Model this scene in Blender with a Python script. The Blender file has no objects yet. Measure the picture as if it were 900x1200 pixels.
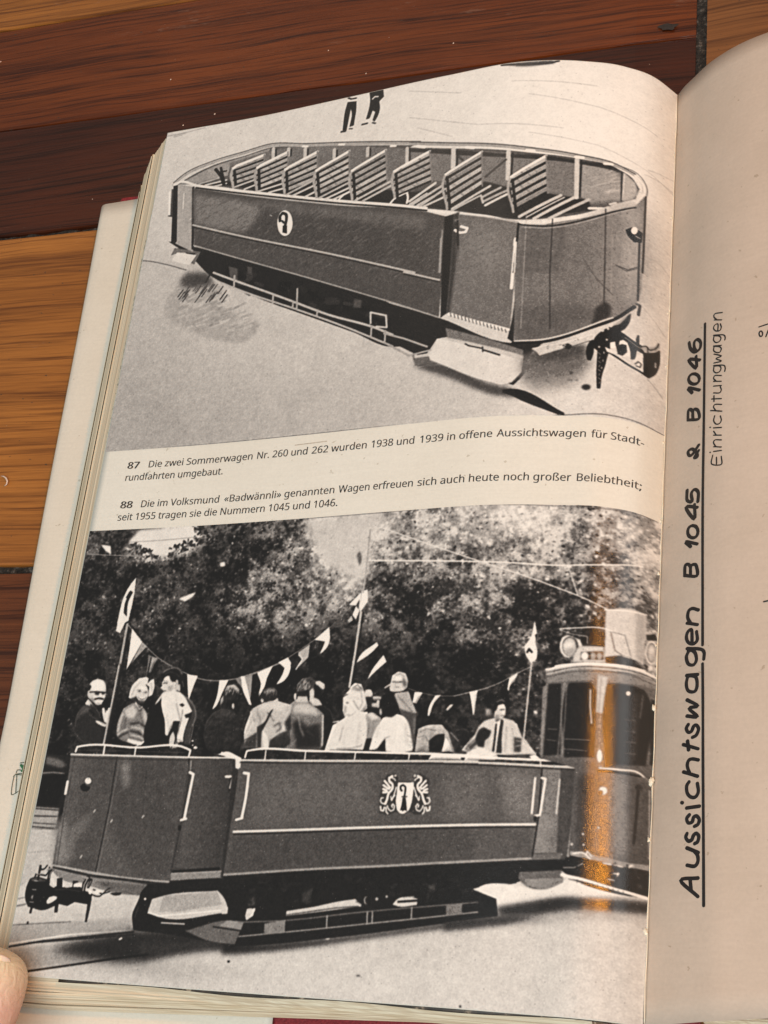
# An open picture book lying on a wooden floor: two printed tram photographs, captions, hand lettering, a thumb.
import bpy, bmesh, math, random
import numpy as np

S = bpy.context.scene
COL = S.collection
# ------------------------------------------------------------------ camera, light, exposure
cam_d = bpy.data.cameras.new('camera')
cam = bpy.data.objects.new('camera', cam_d); COL.objects.link(cam)
cam.location = (.27829, -.374107, .433557)
cam.rotation_euler = (.435336, .314732, .106734)
cam_d.sensor_fit = 'VERTICAL'; cam_d.sensor_height = 24.0; cam_d.lens = 33.993
cam_d.clip_start = .01; cam_d.clip_end = 50
S.camera = cam

W0 = bpy.data.worlds.new('World'); S.world = W0; W0.use_nodes = True
W0.node_tree.nodes['Background'].inputs[0].default_value = (.97, .96, .92, 1)
W0.node_tree.nodes['Background'].inputs[1].default_value = .24

def area(name, loc, target, size, power, color, size_y=None, axis=None):
    l = bpy.data.lights.new(name, 'AREA'); l.energy = power; l.color = color; l.size = size
    if size_y: l.shape = 'RECTANGLE'; l.size_y = size_y
    o = bpy.data.objects.new(name, l); COL.objects.link(o); o.location = loc
    d = np.array(target) - np.array(loc)
    from mathutils import Vector
    o.rotation_euler = Vector(d).to_track_quat('-Z', 'Y').to_euler()
    if axis:                                             # long side of the lamp along this direction
        from mathutils import Matrix
        z = -Vector(d).normalized(); x = Vector(axis); x = (x-z*x.dot(z)).normalized(); o.rotation_euler = Matrix((x, z.cross(x), z)).transposed().to_euler()
    return o
area('window_light', (.30, -.85, 1.35), (.1, -.15, 0), 1.2, 19, (.88, .98, 1.0), .9)
area('north_sheen_light', (-.42, 1.40, 1.45), (.1, 0, 0), 1.0, 1.4, (1.0, .78, .58), .7)  # added soft light out of view, put in to give the floorboards a sheen
area('far_window', (1.6, .35, .72), (.15, -.15, 0), 1.0, 3.5, (1.0, .97, .94), .8)
area('warm_lamp', (.775, -.08, .90), (.195, -.28, 0), .13, 4.4, (1.0, .36, .03), .022, (.45, -.30, 0))

S.view_settings.view_transform = 'Standard'; S.view_settings.look = 'None'
S.view_settings.exposure = 0; S.view_settings.gamma = 1
S.render.engine = 'CYCLES'; S.cycles.use_denoising = True

# ------------------------------------------------------------------ helpers
def link(o, parent=None):
    COL.objects.link(o)
    if parent: o.parent = parent
    return o
def mesh_obj(name, verts, faces, mat, parent=None, smooth=True, uvs=None):
    me = bpy.data.meshes.new(name)
    me.from_pydata([tuple(map(float, v)) for v in verts], [], [tuple(map(int, f)) for f in faces])
    if smooth: me.polygons.foreach_set('use_smooth', [True]*len(me.polygons))
    if uvs is not None:
        l = me.uv_layers.new(name='UVMap'); li = np.zeros(len(me.loops), int); me.loops.foreach_get('vertex_index', li)
        l.data.foreach_set('uv', np.asarray(uvs, np.float32)[li].ravel())
    me.materials.append(mat); me.update()
    return link(bpy.data.objects.new(name, me), parent)
def empty(name, loc, label, cat):
    o = link(bpy.data.objects.new(name, None)); o.location = loc; o.empty_display_size = .01
    o['label'] = label; o['category'] = cat
    return o
class Nodes:
    def __init__(s, name):
        s.m = bpy.data.materials.new(name); s.m.use_nodes = True; s.t = s.m.node_tree
        s.p = s.t.nodes['Principled BSDF']
    def n(s, kind, **kw):
        x = s.t.nodes.new(kind)
        for k, v in kw.items():
            if isinstance(k, str) and hasattr(x, k): setattr(x, k, v)
            else: x.inputs[k.replace('_', ' ')].default_value = v
        return x
    def l(s, a, b): s.t.links.new(a, b)
    def ramp(s, src, stops):
        r = s.t.nodes.new('ShaderNodeValToRGB'); e = r.color_ramp.elements
        while len(e) < len(stops): e.new(.5)
        for k, (p, c) in zip(e, stops): k.position = p; k.color = (*c, 1) if len(c) == 3 else c
        s.l(src, r.inputs[0]); return r.outputs[0]
    def mix(s, f, a, b, mode='MIX'):
        x = s.t.nodes.new('ShaderNodeMix'); x.data_type = 'RGBA'; x.blend_type = mode
        for i, v in ((0, f), (6, a), (7, b)):
            if hasattr(v, 'links'): s.l(v, x.inputs[i])
            else: x.inputs[i].default_value = v if i == 0 else (*v, 1)
        return x.outputs[2]
    def noise(s, scale, detail=4, rough=.55, vec=None, dist=0):
        x = s.n('ShaderNodeTexNoise', Scale=scale, Detail=detail, Roughness=rough, Distortion=dist)
        if vec: s.l(vec, x.inputs['Vector'])
        return x.outputs[0]
    def coords(s, scale=(1, 1, 1), loc=(0, 0, 0), rot=(0, 0, 0)):
        c = s.t.nodes.new('ShaderNodeTexCoord'); m = s.t.nodes.new('ShaderNodeMapping')
        m.inputs['Scale'].default_value = scale; m.inputs['Location'].default_value = loc; m.inputs['Rotation'].default_value = rot
        s.l(c.outputs['Object'], m.inputs[0]); return m.outputs[0]
    def bump(s, h, strength, dist=.001):
        b = s.n('ShaderNodeBump', Strength=strength, Distance=dist); s.l(h, b.inputs['Height']); s.l(b.outputs[0], s.p.inputs['Normal'])
    def set(s, **kw):
        for k, v in kw.items(): s.p.inputs[k.replace('_', ' ')].default_value = v

def paper(name, c0, c1, rough=.55, spec=.35):
    N = Nodes(name); v = N.coords()
    f = N.noise(900, 3, .6, v); g = N.noise(24, 5, .65, v)
    base = N.mix(N.ramp(g, [(.3, (0, 0, 0)), (.7, (1, 1, 1))]), c0, c1)
    sp = N.ramp(N.noise(420, 2, .5, v), [(.245, (.55, .5, .42)), (.285, (1, 1, 1))])
    base = N.mix(.55, base, sp, 'MULTIPLY')
    base = N.mix(.22, base, N.ramp(f, [(.3, (.7, .7, .7)), (.7, (1.0, 1.0, 1.0))]), 'MULTIPLY')
    lay = N.noise(1, 4, .6, N.coords((60, 900, 200))); base = N.mix(.14, base, N.ramp(lay, [(.35, (.78, .76, .74)), (.65, (1, 1, 1))]), 'MULTIPLY')
    N.l(base, N.p.inputs['Base Color']); N.set(Roughness=rough, Specular_IOR_Level=spec); N.bump(f, .12, .0004)
    return N.m
M_left = paper('coated_cream_paper', (.745, .715, .63), (.78, .755, .675), .42, .45)
M_right = paper('uncoated_tan_paper', (.55, .45, .365), (.62, .51, .42), .8, .2)
M_flap = paper('jacket_paper', (.74, .67, .56), (.79, .725, .62), .45, .4)

# ------------------------------------------------------------------ page surface heights (metres, x right, y up the page)
PW, PH = .21, .340277
def hermite(x, xk, yk):
    xk = np.asarray(xk, float); yk = np.asarray(yk, float); h = np.diff(xk); d = np.diff(yk)/h
    m = np.zeros_like(yk); m[0] = d[0]; m[-1] = d[-1]; m[1:-1] = (d[:-1]*h[1:]+d[1:]*h[:-1])/(h[:-1]+h[1:])
    i = np.clip(np.searchsorted(xk, x)-1, 0, len(h)-1); t = (x-xk[i])/h[i]
    return (2*t**3-3*t**2+1)*yk[i]+(t**3-2*t**2+t)*h[i]*m[i]+(-2*t**3+3*t**2)*yk[i+1]+(t**3-t**2)*h[i]*m[i+1]
LK = [0, .2, .4, .6, .75, .85, .92, .97, 1]
LZ0 = [0, .0025, .00699, .011682, .013501, .009378, .003241, -.005779, -.016521]
LZ1 = [0, .000445, .002488, .006016, .008347, .008156, .008204, .003615, -.003108]
RK = [0, .0022, .0067, .0132, .02, .0264, .0357, .06, .11, .205]
RZ0 = [-.0165, -.0132, -.0081, -.0012, .004, .0077, .0113, .016, .012, 0]
RZ1 = [-.0031, -.0017, .001, .0044, .0075, .0092, .0115, .016, .012, 0]
def h_left(x, y):
    x = np.asarray(x, float); t = np.clip(-np.asarray(y, float)/PH, 0, 1); u = np.clip(x/PW, 0, 1)
    return hermite(u, LK, LZ0)*(1-t)+hermite(u, LK, LZ1)*t
def h_right(x, y):
    x = np.asarray(x, float); t = np.clip(-np.asarray(y, float)/PH, 0, 1); u = np.clip(x-PW, 0, .205)
    return hermite(u, RK, RZ0)*(1-t)+hermite(u, RK, RZ1)*t
def right_foot(x):
    return -.340 + np.clip((np.asarray(x)-.21)*.1, 0, .0036)

def sheet(name, xs, yfun, hfun, mat, parent, lift=0., thick=.00012, uv=None):
    """A curved sheet with a real thickness. yfun(s, x) gives y for s in 0..1."""
    ss = np.linspace(0, 1, 46); X, SS = np.meshgrid(xs, ss); Y = yfun(SS, X); Z = hfun(X, Y)+lift
    n, m = len(xs), len(ss); top = np.stack([X, Y, Z], -1).reshape(-1, 3)
    V = top; Fc = [(j*n+i, (j+1)*n+i, (j+1)*n+i+1, j*n+i+1) for j in range(m-1) for i in range(n-1)]
    if thick:
        b = top.copy(); b[:, 2] -= thick; o = n*m; V = np.concatenate([top, b])
        Fc += [(o+j*n+i, o+j*n+i+1, o+(j+1)*n+i+1, o+(j+1)*n+i) for j in range(m-1) for i in range(n-1)]
        rim = [j*n for j in range(m)]+[(m-1)*n+i for i in range(1, n)]+[j*n+n-1 for j in range(m-2, -1, -1)]+[i for i in range(n-2, 0, -1)]
        Fc += [(rim[k], rim[k-1], o+rim[k-1], o+rim[k]) for k in range(len(rim))]
    uvs = None
    if uv is not None:
        q = uv(V[:, 0], V[:, 1]); uvs = np.stack(q, 1)
    return mesh_obj(name, V, Fc, mat, parent, uvs=uvs)

# ------------------------------------------------------------------ printing: a small raster engine working in page millimetres
RES = 6.3
K20 = 20.0
def dec(e):
    return np.cumsum(np.array(e, float).reshape(-1, 2), 0)/K20
def blur(a, s):
    if s < .3: return a
    r = int(math.ceil(s*2.6)); k = np.exp(-.5*(np.arange(-r, r+1)/s)**2); k /= k.sum()
    for ax in (0, 1):
        p = np.pad(a, [(r, r) if i == ax else (0, 0) for i in (0, 1)], mode='edge'); o = np.zeros_like(a)
        for i, w in enumerate(k):
            sl = [slice(None)]*2; sl[ax] = slice(i, i+a.shape[ax]); o += w*p[tuple(sl)]
        a = o
    return a
def round_off(p, closed):
    """curve a traced outline smoothly through its points, keeping real corners"""
    n = len(p)
    if n < 4: return p
    d = np.roll(p, -1, 0)-p if closed else np.diff(p, axis=0)
    L = np.maximum(np.hypot(d[:, 0], d[:, 1]), 1e-6); u = d/L[:, None]; m = np.zeros_like(p); ln = np.zeros(n)
    for i in range(n):
        if not closed and i in (0, n-1): continue
        a, b = u[i-1], u[i % len(u)]
        if a@b > (.82 if closed else .6):
            t = a*L[i % len(L)]+b*L[i-1]; t /= max(np.hypot(*t), 1e-6); m[i] = t
    o = []
    for i in range(n if closed else n-1):
        j = (i+1) % n; l = L[i]; k = max(2, min(8, int(l/3)+1))
        m0 = m[i]*l if m[i].any() else (p[j]-p[i]); m1 = m[j]*l if m[j].any() else (p[j]-p[i])
        for t in np.arange(k)/k:
            o.append((2*t**3-3*t**2+1)*p[i]+(t**3-2*t**2+t)*m0+(3*t**2-2*t**3)*p[j]+(t**3-t**2)*m1)
    if not closed: o.append(p[-1])
    return np.array(o)
class Print:
    def __init__(s, u0, v0, u1, v1, seed):
        s.o = np.array([u0, v0]); s.w = int(round((u1-u0)*RES)); s.h = int(round((v1-v0)*RES))
        s.a = np.full((s.h, s.w), .5, np.float32); s.rng = np.random.RandomState(seed)
    def tex(s, P): return (P-s.o)*RES
    def box(s, p, pad):
        x0 = max(0, int(p[:, 0].min()-pad)); x1 = min(s.w, int(p[:, 0].max()+pad)+2)
        y0 = max(0, int(p[:, 1].min()-pad)); y1 = min(s.h, int(p[:, 1].max()+pad)+2)
        return x0, y0, x1, y1
    def cover(s, p, soft):
        x0, y0, x1, y1 = s.box(p, soft*2.6+1)
        if x1 <= x0 or y1 <= y0: return None
        c = np.zeros((y1-y0, x1-x0), np.float32); q = np.roll(p, -1, 0)
        for sx in (.25, .75):
            for sy in (.25, .75):
                X = (np.arange(x0, x1)+sx)[None, :]; Y = (np.arange(y0, y1)+sy)
                ins = np.zeros(c.shape, bool)
                for (ax, ay), (bx, by) in zip(p, q):
                    if ay == by: continue
                    r = (Y >= min(ay, by)) & (Y < max(ay, by))
                    if not r.any(): continue
                    xc = ax+(Y[r]-ay)*(bx-ax)/(by-ay)
                    ins[r] ^= X < xc[:, None]
                c += ins*.25
        return x0, y0, x1, y1, blur(c, soft)
    def poly(s, t, p, soft=0, t1=None, ab=None, fold=0):
        c = s.cover(p, soft)
        if c is None: return
        x0, y0, x1, y1, m = c; v = s.a[y0:y1, x0:x1]
        if t1 is not None:
            a, b = ab; d = b-a; X, Y = np.meshgrid(np.arange(x0, x1), np.arange(y0, y1))
            k = np.clip(((X-a[0])*d[0]+(Y-a[1])*d[1])/(d@d), 0, 1); t = t+(t1-t)*k
        if fold:                                     # cloth and faces: rounded tone with folds instead of a flat fill
            k = float(np.clip(.16*min(x1-x0, y1-y0), 1.2, 7)); b = blur(m, k); gy, gx = np.gradient(b)
            t = t*(1+np.clip((gx*.55+gy*.8)*k*1.0, -.4, .12))+s.fold[y0:y1, x0:x1]*(.015+.07*t*(1-t)*3)
        v += (t-v)*m
    def stroke(s, t, w, al, p, soft=0):
        r = max(w*RES/2, .45); x0, y0, x1, y1 = s.box(p, r+2+soft*3)
        if x1 <= x0 or y1 <= y0: return
        m = np.zeros((y1-y0, x1-x0), np.float32)
        for a, b in zip(p[:-1], p[1:]):
            bx = s.box(np.array([a, b]), r+1)
            bx = (max(bx[0], x0), max(bx[1], y0), min(bx[2], x1), min(bx[3], y1))
            if bx[2] <= bx[0] or bx[3] <= bx[1]: continue
            X = np.arange(bx[0], bx[2])[None, :]+.5; Y = np.arange(bx[1], bx[3])[:, None]+.5
            d = b-a; k = np.clip(((X-a[0])*d[0]+(Y-a[1])*d[1])/max(d@d, 1e-6), 0, 1)
            D = np.hypot(X-a[0]-k*d[0], Y-a[1]-k*d[1]); q = m[bx[1]-y0:bx[3]-y0, bx[0]-x0:bx[2]-x0]
            np.maximum(q, np.clip(r+.5-D, 0, 1), out=q)
        if soft: m = blur(m, soft)
        v = s.a[y0:y1, x0:x1]; v += (t-v)*(m*al)
    def run(s, ops):
        r = np.random.RandomState(77); a = s.fbm(11, 3, r); b = np.roll(np.roll(a, 5, 0), 3, 1); a = a-b*.6; s.fold = (a-a.mean())/a.std()*.5
        for o in ops:
            k = o[0]
            if k == 'R': s.a[:] = o[1]
            elif k == 'P': s.poly(o[1], round_off(s.tex(dec(o[3])), 1), o[2]*RES, fold=len(o) > 4)
            elif k == 'L': s.poly(o[1], s.tex(dec(o[4])), 1, o[2], s.tex(dec(o[3])))
            elif k == 'S': s.stroke(o[1], o[2], o[3], round_off(s.tex(dec(o[4])), 0), o[5]*RES if len(o) > 5 else 0)
            elif k == 'B':
                c = s.tex(dec(o[2]))[0]; X, Y = np.meshgrid(np.arange(s.w)-c[0], np.arange(s.h)-c[1])
                s.a += o[1]*np.exp(-.5*((X/(o[3]*RES))**2+(Y/(o[4]*RES))**2))
            elif k == 'N':
                r = np.random.RandomState(o[1]); q = dec(o[3])
                for _ in range(o[2]):
                    a, b = r.rand(2); P = (q[0]*(1-a)+q[1]*a)*(1-b)+(q[3]*(1-a)+q[2]*a)*b
                    t = r.uniform(*(o[4] if r.rand() < o[6] else o[5])); w = r.uniform(*o[7])
                    e = P+np.array([r.uniform(*o[8]), r.uniform(*o[9])])
                    s.stroke(t, w, o[10], s.tex(np.array([P, e])))
            elif k == 'T': s.leaves(o[1], o[2], o[3])
    def leaves(s, n, seed, reg):
        r = np.random.RandomState(seed)
        R = np.array(reg, float); C = (R[:, :2]/K20-s.o)*RES; rad = R[:, 2:4]*RES; lv = R[:, 4]
        st = lambda a: np.clip((a-a.mean())/(2.6*a.std())+.5, 0, 1)
        big, mid, fine = st(s.fbm(70, 3, r)), st(s.fbm(26, 4, r)), st(s.fbm(8, 3, r))
        yy, xx = np.mgrid[0:s.h:4, 0:s.w:4]; num = np.full(xx.shape, .0018); den = np.full(xx.shape, .02)
        for c, q, l in zip(C, rad, lv):
            e = np.exp(-((xx-c[0])/q[0])**2-((yy-c[1])/q[1])**2); num += e*l; den += e
        lev = num/den; lev = np.repeat(np.repeat(lev, 4, 0), 4, 1)[:s.h, :s.w]; lev = blur(lev.astype(np.float32), 3)
        cl = np.clip((.24*big+.42*mid+.34*fine-.5)*1.9+.5, 0, 1); amp = 2.3*lev*np.maximum(1-lev, 0)**1.55
        base = lev+(cl-.47)*amp; s.a[:] = base
        for k in range(n):
            x = r.uniform(0, s.w); y = r.uniform(0, s.h*.66); iy, ix = int(y), int(x); A = amp[iy, ix]
            t = np.clip(base[iy, ix]+r.normal(.0, .50)*A*(1 if r.rand() < .85 else 1.4), .07, .84)
            f = 1-.5*k/n; a = r.uniform(1.6, 4.8)*f+.5; b = a*r.uniform(.4, .75); th = r.normal(.2, .7)
            x0 = max(0, int(x-a)-1); x1 = min(s.w, int(x+a)+2); y0 = max(0, int(y-a)-1); y1 = min(s.h, int(y+a)+2)
            X = np.arange(x0, x1)[None, :]-x; Y = np.arange(y0, y1)[:, None]-y; c, q = math.cos(th), math.sin(th)
            D = np.hypot((X*c+Y*q)/a, (Y*c-X*q)/b); v = s.a[y0:y1, x0:x1]; v += (t-v)*np.clip((1.15-D)*b*.7, 0, .85)
    def fbm(s, cell, octv, r):
        out = np.zeros((s.h, s.w), np.float32); amp = 1; tot = 0
        for _ in range(octv):
            gh, gw = int(s.h/cell)+3, int(s.w/cell)+3; g = r.rand(gh, gw).astype(np.float32)
            y = np.arange(s.h)/cell; x = np.arange(s.w)/cell; yi = y.astype(int); xi = x.astype(int)
            fy = y-yi; fx = x-xi; fy = (fy*fy*(3-2*fy))[:, None]; fx = (fx*fx*(3-2*fx))[None, :]
            a = g[yi][:, xi]*(1-fx)+g[yi][:, xi+1]*fx; b = g[yi+1][:, xi]*(1-fx)+g[yi+1][:, xi+1]*fx
            out += amp*(a*(1-fy)+b*fy); tot += amp; amp *= .55; cell = max(cell/2, 1.01)
        return out/tot
    def finish(s):
        a = blur(s.a, 1.25); r = s.rng
        sharp = a-blur(a, 3.0); a = a+sharp*.5
        n1 = blur(r.randn(s.h, s.w).astype(np.float32), 1.0); n1 /= n1.std()
        n2 = blur(r.randn(s.h, s.w).astype(np.float32), 2.6); n2 /= n2.std()
        m = s.fbm(60, 5, r)-.5+.9*(s.fbm(13, 3, r)-.5)
        mid = .35+.65*np.sin(np.clip(a, 0, 1)*3.14)
        a = a+(n1*.021+n2*.010)*mid+m*.05*np.clip(a*1.4, .25, 1)
        sp = blur((r.rand(s.h, s.w) > .9996).astype(np.float32), .8)*4; a = a-sp*.25*np.clip(a, 0, 1)
        sp = blur((r.rand(s.h, s.w) > .9997).astype(np.float32), .7)*4; a = a+sp*.25*(1-np.clip(a, 0, 1))
        a = a+.05*np.sin(2*np.pi*a-np.pi)*(np.clip(a, 0, 1) == a)
        return np.clip(a, .05, .93)
    def image(s, name):
        a = s.finish(); rgb = np.ones((s.h, s.w, 4), np.float32)
        t = np.clip((a-.1)/.8, 0, 1)
        for i, (d, m_, w) in enumerate(((1.0, 1.0, 1.01), (.95, .98, .995), (.925, .96, .965))):
            k = np.where(t < .5, d+(m_-d)*t*2, m_+(w-m_)*(t-.5)*2); rgb[:, :, i] = np.clip(a*k, 0, 1)
        im = bpy.data.images.new(name, s.w, s.h); im.pixels.foreach_set(rgb[::-1].ravel()); im.update(); im.pack()
        return im
def print_material(name, im):
    N = Nodes(name); t = N.n('ShaderNodeTexImage'); t.image = im; t.interpolation = 'Cubic'
    N.l(t.outputs[0], N.p.inputs['Base Color']); v = N.coords()
    r = N.ramp(t.outputs[0], [(.0, (.2,)*3), (.1, (.24,)*3), (.5, (.46,)*3)]); N.l(r, N.p.inputs['Roughness'])
    sp = N.ramp(t.outputs[0], [(.0, (.85,)*3), (.15, (.8,)*3), (.5, (.3,)*3)]); N.l(sp, N.p.inputs['Specular IOR Level'])
    h = N.noise(2400, 2, .6, v); N.bump(h, .22, .0003)
    return N.m

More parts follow.
